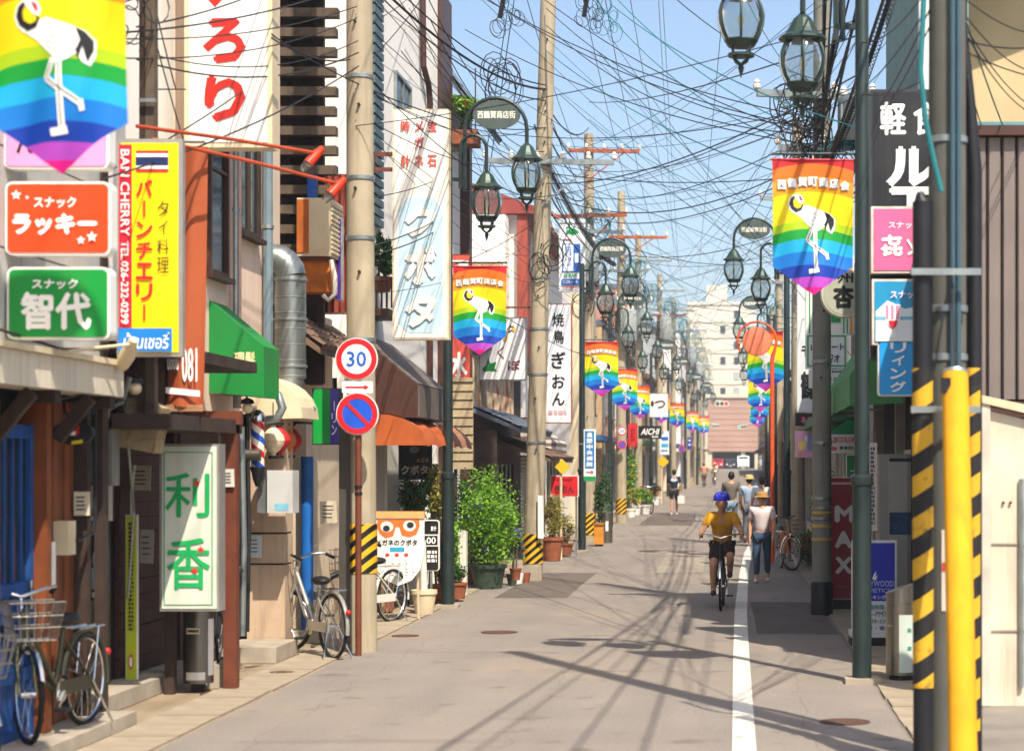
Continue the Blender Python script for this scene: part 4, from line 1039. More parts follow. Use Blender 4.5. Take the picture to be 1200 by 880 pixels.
# right side
pr1 = upole('p', 'grey weathered utility pole directly left of the red MAX sign', X(963,26.6), 26.6, 11, .135, .105, arms=((7.0,-.9,.7,.2,A1),(6.3,-.6,.6,-.1,A1)), tanks=((6.35,.42,-.25,.22,.6,M_GALV),), coils=((6.9,-.3,16,.1,.32,M_WIRE),(6.3,-.2,16,.1,.34,M_WIRE),(6.2,.3,14,.1,.32,M_TEAL),(5.6,-.25,12,.1,.28,BX),(5.2,.1,8,.08,.2,M_WIRE)), bands=(2.3,3.4,1.55,1.42,1.28), mt=mat("grey_pole_concrete", '#7f7c72', rough=.85, var=.12, scale=3, bump=.25, dirt=.3, streak=.4, dirtc='#4c4a42'))
ym = mat("faded_yellow_band", '#b79a4a', rough=.7, var=.15, dirt=.3)
for z in (1.0, 1.18, 1.36): MB().lathe((X(963,26.6),26.6,z), [(.13,0),(.139,.004),(.139,.04),(.13,.044)], 20, False).build('painted_band', ym, pr1, True)
MB().lathe((X(963,26.6),26.6,0), [(.15,0),(.15,.42),(.133,.45)], 18, False).build('base_sleeve', M_BLACK, pr1, True)
upole('p', 'cream concrete pole just behind the orange mirror post', X(935,46), 46, 10, .18, .13, arms=((8.2,-.9,.9,.2,A1),), coils=((7.2,-.2,12,.1,.3,M_WIRE),(6.2,.1,12,.1,.3,BX)))
for d, px, lb in ((66,913,'concrete pole behind the mirror post, past the cream pole'), (90,905,'distant pole on the mirror side'), (118,899,'farthest pole on the mirror side')):
    upole('p', lb, X(px,d), d, 9, .16, .12, arms=((8.0,-.8,.8,.1,A1),), coils=((7.2,-.2,10,.1,.4,M_TEAL),), bolts=False)
# the big near pole with striped sleeves
nd = 13.4; nx = X(1110,nd)
np_ = upole('p', 'nearest dark grey pole with black and yellow striped sleeves and yellow guard', nx, nd, 12, .135, .115, bolts=False, bands=(2.72,4.2,3.05), mt=mat("near_pole_concrete", '#5c5b54', rough=.85, var=.12, scale=3, bump=.25, dirt=.3, streak=.3, dirtc='#38372f'))
sl = MB().tube([(X(1082,13.2),13.2,-.1),(X(1081,13.2),13.2,Z(237,13.2))], .068, 14).build('sleeve_pipe', M_BLACK, np_, True)
MB().tube([(X(1082,13.2),13.2,Z(805,13.2)),(X(1081,13.2),13.2,Z(432,13.2))], .0705, 14, False).build('hazard_sleeve', M_HAZ2, sl, True)
MB().tube([(X(1081,13.2),13.2,Z(240,13.2)),(X(1078,13.2),13.2,Z(225,13.2))], [.068,.02], 10).build('cap', M_BLACK, sl, True)
s2 = MB().tube([(X(1141,13.5),13.45,-.1),(X(1141,13.5),13.45,Z(200,13.5)),(X(1136,13.5),13.45,Z(120,13.5)),(X(1128,13.5),13.45,Z(40,13.5)),(X(1126,13.5),13.45,Z(-80,13.5))], [.052,.052,.035,.03,.03], 12).build('sleeve_pipe', M_BLACK, np_, True)
MB().tube([(X(1141,13.4),13.44,.2),(X(1141,13.4),13.44,Z(432,13.5))], .0545, 12, False).build('hazard_sleeve', M_HAZ2, s2, True)
bl_ = mat("bluegrey_conduit", '#3c5560', rough=.5, var=.1)
for px in (1117, 1124): MB().tube([(X(px,13.2),13.23,Z(460,13.2)),(X(px,13.2),13.23,Z(-60,13.2))], .018, 8).build('conduit', bl_, np_, True)
MB().tube([(X(1105,13.1),13.2,Z(222,13.1)),(X(1097,13.1),13.2,Z(190,13.1)),(X(1086,13.1),13.18,Z(140,13.1)),(X(1080,13.1),13.18,Z(80,13.1)),(X(1084,13.1),13.2,Z(0,13.1)),(X(1088,13.1),13.2,Z(-60,13.1))], .02, 8).build('conduit', M_TEAL, np_, True)
for y_, zz in ((13.1,Z(320,13.2)),(13.12,Z(480,13.2))):
    MB().box(X(1068,13.1), X(1150,13.1), y_, y_+.02, zz-.022, zz+.022).build('strap', M_GALV, np_)
yg = thing('yellow_wire_guard', 'yellow half-round guy wire guard leaning in front of the near pole', 'cable guard', (X(1128,11.8), 11.8, 0))
p0, p1 = Vector((X(1130,11.7),11.7,-.05)), Vector((X(1119,12.9),12.9,Z(440,12.9)))
MB().tube([p0, p1], .088, 18).build('guard', M_YELLOW, yg, True)
MB().tube([p1, p1+(p1-p0).normalized()*.02], .09, 18).build('cap', M_GALV, yg, True)
MB().box(p1.x-.1, p1.x-.04, 12.78, 12.83, p1.z-.12, p1.z-.02).build('clip', M_BLACK, yg)
MB().tube([p1, p1+(p1-p0)*2.2], .007, 5).build('guy_wire', M_WIRE, yg)
# ================================================================== signs
def sign(name, label, rect, d, face='#ffffff', frame=M_WHITE, fw=3, t=.14, rad=0, items=(), cat='sign', facem=None, group=None, fb=None):
    """flat cabinet sign facing down the street; every rectangle is measured where the sign stands"""
    x0, y0, x1, y1 = rect; a, b_, c, e_ = X(x0,d), X(x1,d), Z(y1,d), Z(y0,d)
    th = thing(name, label, cat, ((a+b_)/2, d+t/2, c), group)
    r = rad*d/F
    ol = rrect(a,b_,c,e_,r) if r else [(a,c),(b_,c),(b_,e_),(a,e_)]
    cb = MB().prism(ol if r else ol, d, d+t).build('cabinet', frame, th)
    w = fw*d/F; r2 = max(0, r-w)
    f0 = fb or (a+w, c+w, b_-w, e_-w)
    ol = rrect(f0[0],f0[2],f0[1],f0[3],r2) if r2 > .003 else [(f0[0],f0[1]),(f0[2],f0[1]),(f0[2],f0[3]),(f0[0],f0[3])]
    fc = MB().prism(ol, d-.008, d-.001).build('face', facem or paint(face), th)
    n = 0
    for it in items:
        k = it[0]; mb = MB(); y = d-.012-.0025*n; n += 1; nm = 'lettering'; par = fc
        if k in 'hvr':
            s_, (p0,q0,p1,q1), cl = it[1], it[2], it[3]; bo = it[4] if len(it) > 4 else .025; ital = it[5] if len(it) > 5 else 0
            if k == 'h': put_text(mb, s_, X(p0,d), X(p1,d), Z(q1,d), Z(q0,d), y, bo, ital)
            elif k == 'r': put_text(mb, s_, X(p0,d), X(p1,d), Z(q1,d), Z(q0,d), y, bo, ital, rot=90)
            else: put_vert(mb, s_, X(p0,d), X(p1,d), Z(q0,d), Z(q1,d), y, bo)
            m = ink(cl)
        elif k == 'b':            # printed block
            (p0,q0,p1,q1), cl = it[1], it[2]; mb.poly([(X(p0,d),y,Z(q1,d)),(X(p1,d),y,Z(q1,d)),(X(p1,d),y,Z(q0,d)),(X(p0,d),y,Z(q0,d))]); nm = 'printed_block'; m = ink(cl)
        elif k == 'p':            # printed outline
            mb.poly([(X(p,d),y,Z(q,d)) for p, q in it[1]]); nm = 'printed_shape'; m = ink(it[2])
        elif k == 's':            # star
            cx, cy, rr, cl = it[1:5]
            mb.poly([(X(cx+rr*(1 if i%2==0 else .45)*math.sin(i*math.pi/5),d), y, Z(cy-rr*(1 if i%2==0 else .45)*math.cos(i*math.pi/5),d)) for i in range(10)]); nm = 'printed_star'; m = ink(cl)
        elif k == 'o':            # ring/ellipse
            cx, cy, rx, ry, cl = it[1:6]; mb.poly([(X(p,d),y,Z(q,d)) for p, q in ell(cx,cy,rx,ry,24)]); nm = 'printed_disc'; m = ink(cl)
        elif k == 'l':            # polyline stroke
            pts, w_, cl = it[1:4]
            mb.tube([(X(p,d),y,Z(q,d)) for p, q in pts], w_*d/F/2, 4); nm = 'printed_stroke'; m = ink(cl)
        elif k == 'm':            # rows of print too small to read
            (p0,q0,p1,q1), rows, cl = it[1:4]; rn = random.Random(p0*7+q0); nm = 'small_print'; m = ink(cl)
            for i in range(rows):
                hh = (q1-q0)/rows; x_ = p0
                while x_ < p1-.5:
                    w_ = rn.uniform(.5,1.4)*hh*.6; mb.poly([(X(x_,d),y,Z(q0+i*hh+hh*.7,d)),(X(min(p1,x_+w_),d),y,Z(q0+i*hh+hh*.7,d)),(X(min(p1,x_+w_),d),y,Z(q0+i*hh,d)),(X(x_,d),y,Z(q0+i*hh,d))]); x_ += w_*1.35
        mb.build(nm, m, par)
    return th
def brackets(th, x0, x1, d, ys, m=M_RUSTP, w=.03):
    for y in ys: MB().bar((x0,d+.07,Z(y,d)),(x1,d+.07,Z(y,d)), w).build('bracket', m, th)
W_ = '#f4f1ea'; K_ = '#181618'
# --- left, nearest
d = 13.2
t = sign('snack_sign', 'pink rounded sign box partly hidden under the largest banner', (4,118,128,198), d, '#f39ac6', rad=9, items=(('h','ん',(20,150,46,180),K_,.02),))
brackets(t, XA, X(5,d), d, (135,180), M_BLACK)
t = sign('snack_sign', 'red-orange rounded sign with white katakana and four stars', (6,213,130,299), d, '#ee4514', rad=9, items=(('h','スナック',(40,231,90,244),W_,.035),('h','ラッキー',(15,250,115,276),W_,.06),('s',20,229,6.5,W_),('s',33,232,2.6,W_),('s',96,282,5.5,W_),('s',109,278,7,W_)))
brackets(t, XA, X(7,d), d, (228,284), M_BLACK)
t = sign('snack_sign', 'green rounded sign with two large white kanji', (8,313,129,398), d, '#0a8f38', rad=9, items=(('h','スナック',(38,327,92,339),W_,.04),('h','智代',(25,342,108,387),W_,.035)))
brackets(t, XA, X(9,d), d, (328,384), M_BLACK)
d = 15.0
sign('thai_restaurant_sign', 'tall yellow sign box with Thai flag and red katakana', (137,163,214,418), d, '#ffdc00', M_ALU, 5, .07, items=(
 ('b',(140,170,155,384),'#d41f38'),('b',(160,177,198,202),'#d0202c'),('b',(160,180.5,198,198.5),W_),('b',(160,184.5,198,194.5),'#1c2a5a'),
 ('v','バーンチェリー',(160,211,180,381),'#d8281e',.035),('v','タイ料理',(185,236,199,324),'#20180c',.0),
 ('r','BAN CHERRY',(142.5,176,153,277),W_,.01),('r','TEL.026-232-0299',(143,283,152,380),W_,.03),('b',(140,385,203,412),'#1478c8'),('h','บ้านเชอรี่',(146,390,200,409),W_,.03,.2)))
# bent spot lamp below the Thai sign
sl = thing('sign_spot_lamp', 'cream spot lamp pointing up at the bottom of the yellow sign', 'lamp', (X(152,14.6),14.6,Z(430,14.6)))
MB().tube([P(143,428,14.7),P(150,415,14.6),P(157,398,14.5)], [.05,.06,.03], 10).build('lamp_head', M_CREAM, sl, True)
MB().tube([P(60,415,13.9),P(110,408,14.2),P(150,404,14.5)], .014, 6).build('arm', M_CREAM, sl, True)
# hanging brown cloth
d = 16.3
hb = thing('brown_cloth_banner', 'long brown cloth banner with fringe hanging behind the yellow sign', 'banner', (X(215,d), d, Z(482,d)))
MB().grid(lambda u, v: (X(195+u*(38+5*v)+(1-v)*10,d), d+.03*math.sin(u*7+v*2), Z(172+v*(302-0)+u*6*v,d)), 10, 24).build('cloth', mat("brown_cloth", '#a4502a', rough=.8, var=.08, scale=3, dirt=.1), hb, True)
fr = MB()
for k in range(16): fr.bar(P(195.5+k*2.75,474,d), P(195.5+k*2.75,482,d), .012)
fr.build('fringe', mat("brown_cloth_fringe", '#b98a62', var=.1), hb)
lt = MB(); put_text(lt, '081', X(215,d), X(233,d), Z(448,d), Z(408,d), d-.05, .05); put_text(lt, 'uoou', X(198,d), X(211,d), Z(434,d), Z(420,d), d-.05, .03)
lt.poly([(X(196,d),d-.045,Z(461,d)),(X(236,d),d-.045,Z(465,d)),(X(236,d),d-.045,Z(458,d)),(X(196,d),d-.045,Z(454,d))]); lt.build('lettering', ink(W_), hb)
MB().tube([P(170,166,d),P(240,166,d)], .015, 6).build('rod', M_ALU, hb)
# irori sign
d = 18.6
sign('restaurant_sign', 'huge white signboard with red brush hiragana', (216,-150,319,173), d, '#ece8e2', M_CREAM, 6, .25, items=(('h','い',(235,-80,290,9),'#b41e10',.045),('h','ろ',(238,21,288,75),'#b41e10',.05),('h','り',(240,89,288,143),'#b41e10',.05)))
# orange pipe lamps
for a_, b_, c_, lb in ((P(160,148,15.6),P(372,180,17.0),P(384,192,17.0),'upper orange pipe arm with red spot lamp reaching out below the white signboard'), (P(178,163,15.6),P(398,216,16.9),P(402,228,16.9),'lower orange pipe arm with spot lamp reaching out below the white signboard')):
    pt_ = thing('pipe_spot_lamp', lb, 'lamp', a_)
    MB().tube([a_, [(a_[i]*.5+b_[i]*.5+(0,0,.01)[i]) for i in range(3)], b_], .016, 8).build('pipe_arm', mat("orange_red_pipe", '#a8401c', rough=.5, var=.2, scale=5, dirt=.25), pt_, True)
    h0 = Vector(b_); h1 = h0+Vector((-.07,-.06,-.10))
    MB().tube([h0+Vector((.05,0,.05)), h0, h1], [.025,.04,.046], 12).build('lamp_head', mat("red_lamp_paint", '#d23a14', rough=.4, var=.1, dirt=.1), pt_, True)
    MB().tube([h1, h1+(h1-h0)*.55], [.044,.03], 12).build('bulb', M_LGLASS, pt_, True)
# timber post, bent pipes
wp = thing('timber_post', 'weathered timber post rising behind the largest banner', 'post', (X(177,15.9),15.9,2.9))
MB().box(X(170,15.9), X(181,15.9), 15.9, 16.0, 2.42, 7.6).build('shaft', M_WOODG, wp); MB().box(X(163,15.9), X(169,15.9), 15.9, 15.98, 2.42, 7.6).build('side_batten', M_WOODD, wp)
MB().bar(P(163,118,15.85), P(182,118,15.85), .03, .03).build('cross_bar', M_GALV, wp)
bpz = thing('rusty_conduit', 'rusty bent conduit hanging in front of the bright green awning', 'pipe', P(205,482,17.4))
MB().tube([P(188,178,17.4),P(200,200,17.4),P(204,260,17.4),P(203,350,17.4),P(208,420,17.4),P(211,484,17.4)], .02, 7).build('pipe', M_COPPER, bpz, True)
MB().tube([P(192,182,17.45),P(196,240,17.45),P(200,330,17.45),P(194,420,17.45),P(199,470,17.45)], .012, 6).build('cable', M_CREAM, bpz, True)
# rika sign
d = 16.9; G_ = '#17a556'
sign('snack_sign', 'cream upright sign box with green brush kanji and red flowers above the metal bin', (187,520,257,716), d, '#d3d8c6', M_ALU, 3, .2, items=(
 ('l',[(193,530),(249,530),(249,708),(193,708),(193,530)],1.2,'#2c9a62'),('h','利',(194,554,246,606),G_,.010),('h','香',(196,630,247,690),G_,.010),
 ('s',231,566,5,'#d8362a'),('s',236,644,5,'#d8362a'),('s',229,668,5,'#d8362a')))
st = MB()
# narrow leaning board
d = 17.2
t = sign('narrow_sign_board', 'tall narrow yellow-green board standing by the dark door', (147,603,161,815), d, '#c3cf2a', M_WHITE, 1, .04, items=(('m',(151,612,157,740),26,'#3a4420'),('o',154,775,3,9,'#c8502c'),('o',154,775,1.8,6,W_)))
for px in (147, 160): MB().bar((X(px,d)+.01,d+.02,0),(X(px,d)+.01,d+.02,Z(815,d)), .02).build('leg', M_WHITE, t)
MB().tube([P(158,545,d),P(154,575,d),P(154,604,d)], .012, 6).build('cord', M_PLASTW, t)
# hanging oval, meter box, tilted light box, papers
d = 14.4
t = thing('oval_hanging_sign', 'small black oval sign on curled iron under the concrete canopy', 'sign', P(84,500,d))
MB().prism(ell(X(85,d),Z(507,d),X(110,d)-X(85,d),.088), d, d+.03).build('plate', M_BLACK, t)
lt = MB(); lt.poly([(X(75,d),d-.004,Z(510,d)),(X(88,d),d-.004,Z(510,d)),(X(90,d),d-.004,Z(505,d)),(X(76,d),d-.004,Z(507,d))]); lt.build('printed_stroke', ink(W_), t)
lt = MB(); lt.poly([(X(84,d),d-.004,Z(521,d)),(X(97,d),d-.004,Z(519,d)),(X(97,d),d-.004,Z(515,d)),(X(84,d),d-.004,Z(517,d))]); lt.build('printed_stroke', ink('#e2c020'), t)
lt = MB(); lt.poly([(X(88,d),d-.004,Z(512,d)),(X(93,d),d-.004,Z(508,d)),(X(93,d),d-.004,Z(498,d)),(X(89,d),d-.004,Z(503,d))]); lt.build('printed_stroke', ink('#c82020'), t)
ir = MB(); ir.tube([P(75,462,d),P(75,480,d),P(82,492,d)], .012, 6); ir.tube([(X(100,d)+.06*math.cos(R(q))*(1-q/700), d, Z(484,d)+.06*math.sin(R(q))*(1-q/700)) for q in range(0,500,30)], .01, 5); ir.tube([P(62,470,d),P(104,470,d)], .012, 6); ir.build('iron_bracket', M_BLACK, t, True)
d = 15.5
t = thing('meter_box', 'grey electricity meter box on the dark bar front', 'meter box', P(115,568,d))
MB().box(X(100,d), X(131,d), d, d+.2, Z(569,d), Z(490,d)).build('casing', mat("meter_grey", '#6f6e66', rough=.6, var=.1, dirt=.2), t)
MB().box(X(103,d), X(116,d), d-.014, d-.001, Z(564,d), Z(530,d)).build('cover', mat("meter_cover", '#85847a', rough=.6, var=.1), t)
MB().tube([P(152,442,d),P(144,470,d),P(127,480,d),P(124,492,d)], .02, 6).build('conduit', M_GALV, t, True)
d = 16.0
t = thing('tilted_light_box', 'worn cream light box tilted sideways under the dark eave', 'sign', P(160,530,d))
pts = [(X(132,d),Z(522,d)),(X(180,d),Z(531,d)),(X(190,d),Z(478,d)),(X(163,d),Z(464,d)),(X(150,d),Z(466,d))]
MB().prism(pts, d, d+.25).build('casing', mat("worn_poster", '#a89878', rough=.7, var=.25, scale=14, dirt=.6, rust=.4, rscale=12, dirtc='#5a4a40'), t)
d = 15.9
sign('paper_notice', 'white paper notice with black brush writing on the black door', (105,567,133,611), d, '#d6d0c2', M_WOODD, 1, .02, items=(('h','浪記',(109,578,127,588),K_,.02),('h','店',(108,594,119,605),K_,.02),('s',126,598,2.5,'#c02020')))
sign('door_poster', 'dark poster with pale figure on the black door', (106,625,128,703), d, '#2a2c30', M_BLACK, 1, .02, items=(('o',117,655,8,14,'#8f9ba0'),('b',(108,665,127,690),'#76949c'),('m',(109,694,126,700),2,W_)))
# small things fixed along the shop fronts
def fixture(name, label, cat, p, parts):
    t = thing(name, label, cat, p)
    for nm, mb, m in parts: mb.build(nm, m, t, True)
for i, (px, py, d, w_, h_, cl, lb) in enumerate(((166,560,17.5,.16,.22,'#cfc8b4','small cream notice on the dark boards left of the green kanji sign'),(172,640,17.6,.12,.3,'#b8b4a4','narrow pale notice low on the dark boards'),(268,560,17.55,.1,.16,'#d8d2c2','white tag tied to the rust coloured post'),(96,590,14.9,.12,.18,'#d4cab0','cream notice on the orange planks'),(298,640,20.95,.16,.24,'#c8d0d0','pale notice on the stucco column'),(385,600,23.2,.2,.26,'#d0c4a8','cream notice on the beige wall beside the concrete pole'))):
    c = P(px,py,d); t = thing('paper_notice', lb, 'notice', c)
    MB().obox(c, (w_,.012,h_), (0,random.uniform(-.04,.04),0)).build('sheet', paint(cl), t)
    sm = MB()
    for r_ in range(4): sm.poly([(c[0]-w_*.36,c[1]-.009,c[2]+h_*(.3-.17*r_)),(c[0]+w_*random.uniform(.1,.36),c[1]-.009,c[2]+h_*(.3-.17*r_)),(c[0]+w_*.2,c[1]-.009,c[2]+h_*(.3-.17*r_)-.012),(c[0]-w_*.36,c[1]-.009,c[2]+h_*(.3-.17*r_)-.012)])
    sm.build('small_print', ink('#4a4a50'), t)
for i, (px, py, d, lb) in enumerate(((158,455,15.7,'small bulkhead lamp under the yellow sign'),(290,478,19.5,'small bulkhead lamp beside the barber pole'),(352,470,22.3,'small bulkhead lamp under the brown tiled eave'))):
    c = P(px,py,d); t = thing('bulkhead_lamp', lb, 'lamp', c); MB().ball(c, .055, 12, 8).build('globe', M_BULB, t, True); MB().lathe((c[0],c[1],c[2]+.04), [(.07,0),(.06,.04),(.02,.06)], 12).build('cap', M_BLACK, t, True); MB().tube([(c[0],c[1],c[2]+.09),(c[0]-.05,c[1]+.05,c[2]+.2),(c[0]-.3,c[1]+.1,c[2]+.22)], .01, 5).build('arm', M_BLACK, t)
for i, (pts, r_, m_, lb) in enumerate((([(256,486,17.7),(258,560,17.7),(264,640,17.7),(262,760,17.7)],.012,M_CREAM,'loose cream cable running down the rust coloured post'),([(140,440,15.5),(150,520,16.2),(157,600,17),(150,700,17.1)],.012,M_GALV,'grey cable drooping past the narrow yellow-green board'),([(283,500,19.4),(286,640,19.4),(284,745,19.4)],.03,M_GALV,'grey drain pipe left of the stucco column'),([(290,480,19.6),(292,620,19.6),(290,740,19.6)],.02,M_WIRE,'black conduit left of the stucco column'),([(346,385,22.2),(348,440,22.2),(340,470,22.2)],.022,M_CREAM,'cream hose bending under the brown tiled eave'),([(30,452,13.4),(60,470,13.6),(100,462,14.4),(150,470,15.2)],.009,M_WIRE,'black wire sagging under the concrete canopy'))):
    o = MB().tube([P(*q) for q in pts], r_, 7).build('service_pipe', m_, None, True); tag(o, lb, 'pipe')
gm_ = thing('gas_meter', 'grey gas meter with pipes low on the beige wall', 'meter', P(372,690,23.0)); c = P(372,690,23.0)
MB().obox(c, (.2,.14,.24)).build('casing', M_GALV, gm_); MB().lathe((c[0],c[1]-.075,c[2]+.03), [(.06,-.01),(.06,0)], 14, True, 'y').build('dial', M_WHITE, gm_); MB().tube([(c[0]-.06,c[1],c[2]+.12),(c[0]-.06,c[1],c[2]+.5),(c[0]-.06,c[1]+.3,c[2]+.5)], .016, 6).build('pipe', M_CREAM, gm_, True)
# ---- barber shop
ga = awning('green_box_awning', 'bright green box awning with pale writing over the barber entrance', 1, XC, 19.3, 19.95, Z(352,19.3), Z(406,19.3), .54, mat("bright_green_canvas", '#0c7a30', rough=.6, var=.1, scale=2, dirt=.12), .5)
lt = MB(); put_text(lt, '理髪', X(274,19.28), X(299,19.28), Z(430,19.28), Z(412,19.28), 19.285, .03); lt.build('lettering', ink('#d8cf9a'), ga)
def barber_mat():
    m = bpy.data.materials.new("barber_stripes"); m.use_nodes = True
    t = m.node_tree; N = t.nodes; L = t.links; b = N["Principled BSDF"]; b.inputs["Roughness"].default_value = .2
    tc = N.new("ShaderNodeTexCoord"); sp = N.new("ShaderNodeSeparateXYZ"); L.new(tc.outputs["Object"], sp.inputs[0])
    at = N.new("ShaderNodeMath"); at.operation = 'ARCTAN2'; L.new(sp.outputs[1], at.inputs[0]); L.new(sp.outputs[0], at.inputs[1])
    md = N.new("ShaderNodeMath"); md.operation = 'MULTIPLY_ADD'; md.inputs[1].default_value = 3.6; L.new(sp.outputs[2], md.inputs[0])
    dv = N.new("ShaderNodeMath"); dv.operation = 'DIVIDE'; dv.inputs[1].default_value = 2*math.pi; L.new(at.outputs[0], dv.inputs[0]); L.new(dv.outputs[0], md.inputs[2])
    fc = N.new("ShaderNodeMath"); fc.operation = 'FRACT'; L.new(md.outputs[0], fc.inputs[0])
    r = N.new("ShaderNodeValToRGB"); r.color_ramp.interpolation = 'CONSTANT'; L.new(fc.outputs[0], r.inputs[0])
    el = r.color_ramp.elements; el[0].color = (*lin('#e8dcc0'),1); el[1].position = .25; el[1].color = (*lin('#c22030'),1)
    for p, h in ((.5,'#e8dcc0'),(.75,'#1c4fae')): e_ = el.new(p); e_.color = (*lin(h),1)
    L.new(r.outputs[0], b.inputs["Base Color"]); return m
d = 19.7; bx_, bz0, bz1 = X(302,d), Z(547,d), Z(494,d)
bp_ = thing('barber_pole', 'striped red white and blue barber pole beside the green awning', 'barber pole', (bx_, d, bz0))
MB().lathe((bx_,d,bz0), [(.066,0),(.066,bz1-bz0)], 20).build('striped_tube', barber_mat(), bp_, True)
MB().lathe((bx_,d,bz1), [(.075,0),(.078,.04),(.06,.09),(.02,.12)], 18).build('cap', M_CHROME, bp_, True)
MB().lathe((bx_,d,bz0), [(.02,-.2),(.05,-.12),(.06,-.06),(.075,-.02),(.075,0)], 18).build('lower_cap', M_BLACK, bp_, True)
MB().cyl((bx_-.14,d-.09,Z(533,d)),(bx_+.05,d-.09,Z(533,d)), .06, n=14).build('lamp_housing', M_STEEL, bp_, True)
MB().tube([(XC-.3,d,bz1+.06),(bx_-.1,d,bz1+.06),(bx_,d,bz1+.1)], .02, 6).build('bracket', M_BLACK, bp_, True)
lr = mat("lantern_red", '#b01818', rough=.6, var=.12); lo = mat("lantern_orange", '#c06a2a', rough=.6, var=.12)
for k, (px, dd, m, lb) in enumerate(((320,20.6,M_CREAM,'cream paper lantern, first of the four beside the barber pole'),(327,20.9,lr,'red paper lantern, second of the four beside the barber pole'),(334,21.2,lo,'orange paper lantern, third of the four beside the barber pole'),(341,21.5,lr,'red paper lantern, last of the four beside the barber pole'))):
    c = P(px,516,dd); t = thing('paper_lantern', lb, 'lantern', c, 'paper lanterns')
    prof = [(.03,-.17)]+[(.12*math.sin(math.pi*(i+1)/12)+(.006 if i%2 else 0), -.16+.32*(i+1)/12) for i in range(11)]+[(.03,.17)]
    MB().lathe(c, prof, 14).build('paper', m, t, True)
    MB().lathe(c, [(.05,.16),(.05,.19)], 12).build('top_ring', M_BLACK, t); MB().lathe(c, [(.05,-.19),(.05,-.16)], 12).build('lower_ring', M_BLACK, t)
    MB().tube([(c[0],c[1],c[2]+.19),(c[0],c[1],c[2]+.4)], .006, 4).build('cord', M_BLACK, t)
MB().tube([(XC-.3,20.4,Z(477,20.5)),(X(352,20.9),21.6,Z(477,20.9))], .03, 8).build('awning_rail', M_GALV, C, True)
MB().tube([P(312,455,20.2),P(326,463,20.2),P(331,478,20.2),P(325,490,20.2),P(312,492,20.2)], .045, 10).build('exhaust_pipe', M_GALV, C, True)
d = 20.4
mbx = thing('meter_cabinet', 'white grey meter cabinet with small blue label below the lanterns', 'meter box', P(326,601,d))
MB().box(X(313,d), X(343,d), d, d+.3, Z(601,d), Z(551,d)).build('casing', mat("cabinet_grey", '#bdbcb8', rough=.5, var=.06, dirt=.15), mbx)
MB().box(X(300,d), X(312,d), d+.06, d+.28, Z(601,d), Z(553,d)).build('side_box', M_GALV, mbx)
lt = MB(); lt.poly([(X(322,d),d-.003,Z(598,d)),(X(338,d),d-.003,Z(598,d)),(X(338,d),d-.003,Z(590,d)),(X(322,d),d-.003,Z(590,d))]); lt.build('label_print', ink('#7ab8cc'), mbx)
MB().tube([(X(360,22.7),22.7,.0),(X(360,22.7),22.7,Z(535,22.7))], .072, 14).build('drain_pipe', mat("bright_blue_pipe", '#1763b0', rough=.45, var=.12, dirt=.15), C, True)
d = 22.2
sign('bar_sign', 'green sign board with purple strip behind the speed limit pole', (366,455,398,521), d, '#0f9a3c', M_BLACK, 1, .2, items=(('b',(387,456,397,520),'#4a3a9c'),('v','ーリン',(389,470,395,512),W_,.02)))
sign('bar_sign', 'narrow purple sign strip high beside the concrete pole', (392,255,401,352), 23.5, '#4a2a8c', M_ALU, 1.5, .1)
MB().box(X(360,23.4), X(371,23.4), 23.4, 23.46, Z(300,23.4), Z(205,23.4)).build('blue_board', mat("blue_board", '#1c4f9c', rough=.5, var=.2, scale=6), C)

# ---- road signs on the brown post
RS = thing('road_sign_post', 'brown post with speed limit 30 and no parking discs', 'road sign', (X(420,20.8), 20.8, 0))
d = 20.8; px0 = 420
MB().cyl((X(420,d),d,-.05),(X(420,d),d,Z(396,d)), .034, n=12).build('post', M_RUSTP, RS, True)
def disc(par, cx, cy, r, d, kind):
    c = (X(cx,d), d-.05, Z(cy,d)); R_ = r*d/F
    p = MB().lathe(c, [(R_,-.006),(R_,.006)], 32, True, 'y').build('disc', mat("sign_back", '#c9c9c4', var=.05), par)
    def ring(r0, r1, y, cl, nm): 
        n = 32; vs = []; 
        for k in range(n): q = 2*math.pi*k/n; vs += [(c[0]+r0*math.cos(q),y,c[2]+r0*math.sin(q)),(c[0]+r1*math.cos(q),y,c[2]+r1*math.sin(q))]
        MB().add(vs, [(2*k,2*k+1,(2*k+3)%(2*n),(2*k+2)%(2*n)) for k in range(n)]).build(nm, ink(cl), p)
    y = c[1]-.009
    if kind == '30':
        ring(.001, R_*.97, y, '#eceae6', 'white_ground'); ring(R_*.70, R_*.95, y-.003, '#d01a22', 'red_ring')
        lt = MB(); put_text(lt, '30', c[0]-R_*.46, c[0]+R_*.46, c[2]-R_*.36, c[2]+R_*.36, y-.004, .03); lt.build('lettering', ink('#1a5ab4'), p)
    else:
        ring(.001, R_*.97, y, '#eceae6', 'white_ground'); ring(.001, R_*.8, y-.003, '#1c52c4', 'blue_ground'); ring(R_*.70, R_*.95, y-.006, '#d01a22', 'red_ring')
        q = R_*.70*.7071; w = R_*.085
        MB().poly([(c[0]-q-w*.7,y-.009,c[2]+q-w*.7),(c[0]-q+w*.7,y-.009,c[2]+q+w*.7),(c[0]+q+w*.7,y-.009,c[2]-q+w*.7),(c[0]+q-w*.7,y-.009,c[2]-q-w*.7)]).build('red_bar', ink('#d01a22'), p)
disc(RS, 419, 421, 25, d, '30'); disc(RS, 420, 485, 25, d, 'np')
pa = MB().prism(rrect(X(402,d),X(438,d),Z(461,d),Z(447,d),.02), d-.055, d-.045).build('arrow_plate', ink('#eceae6'), RS)
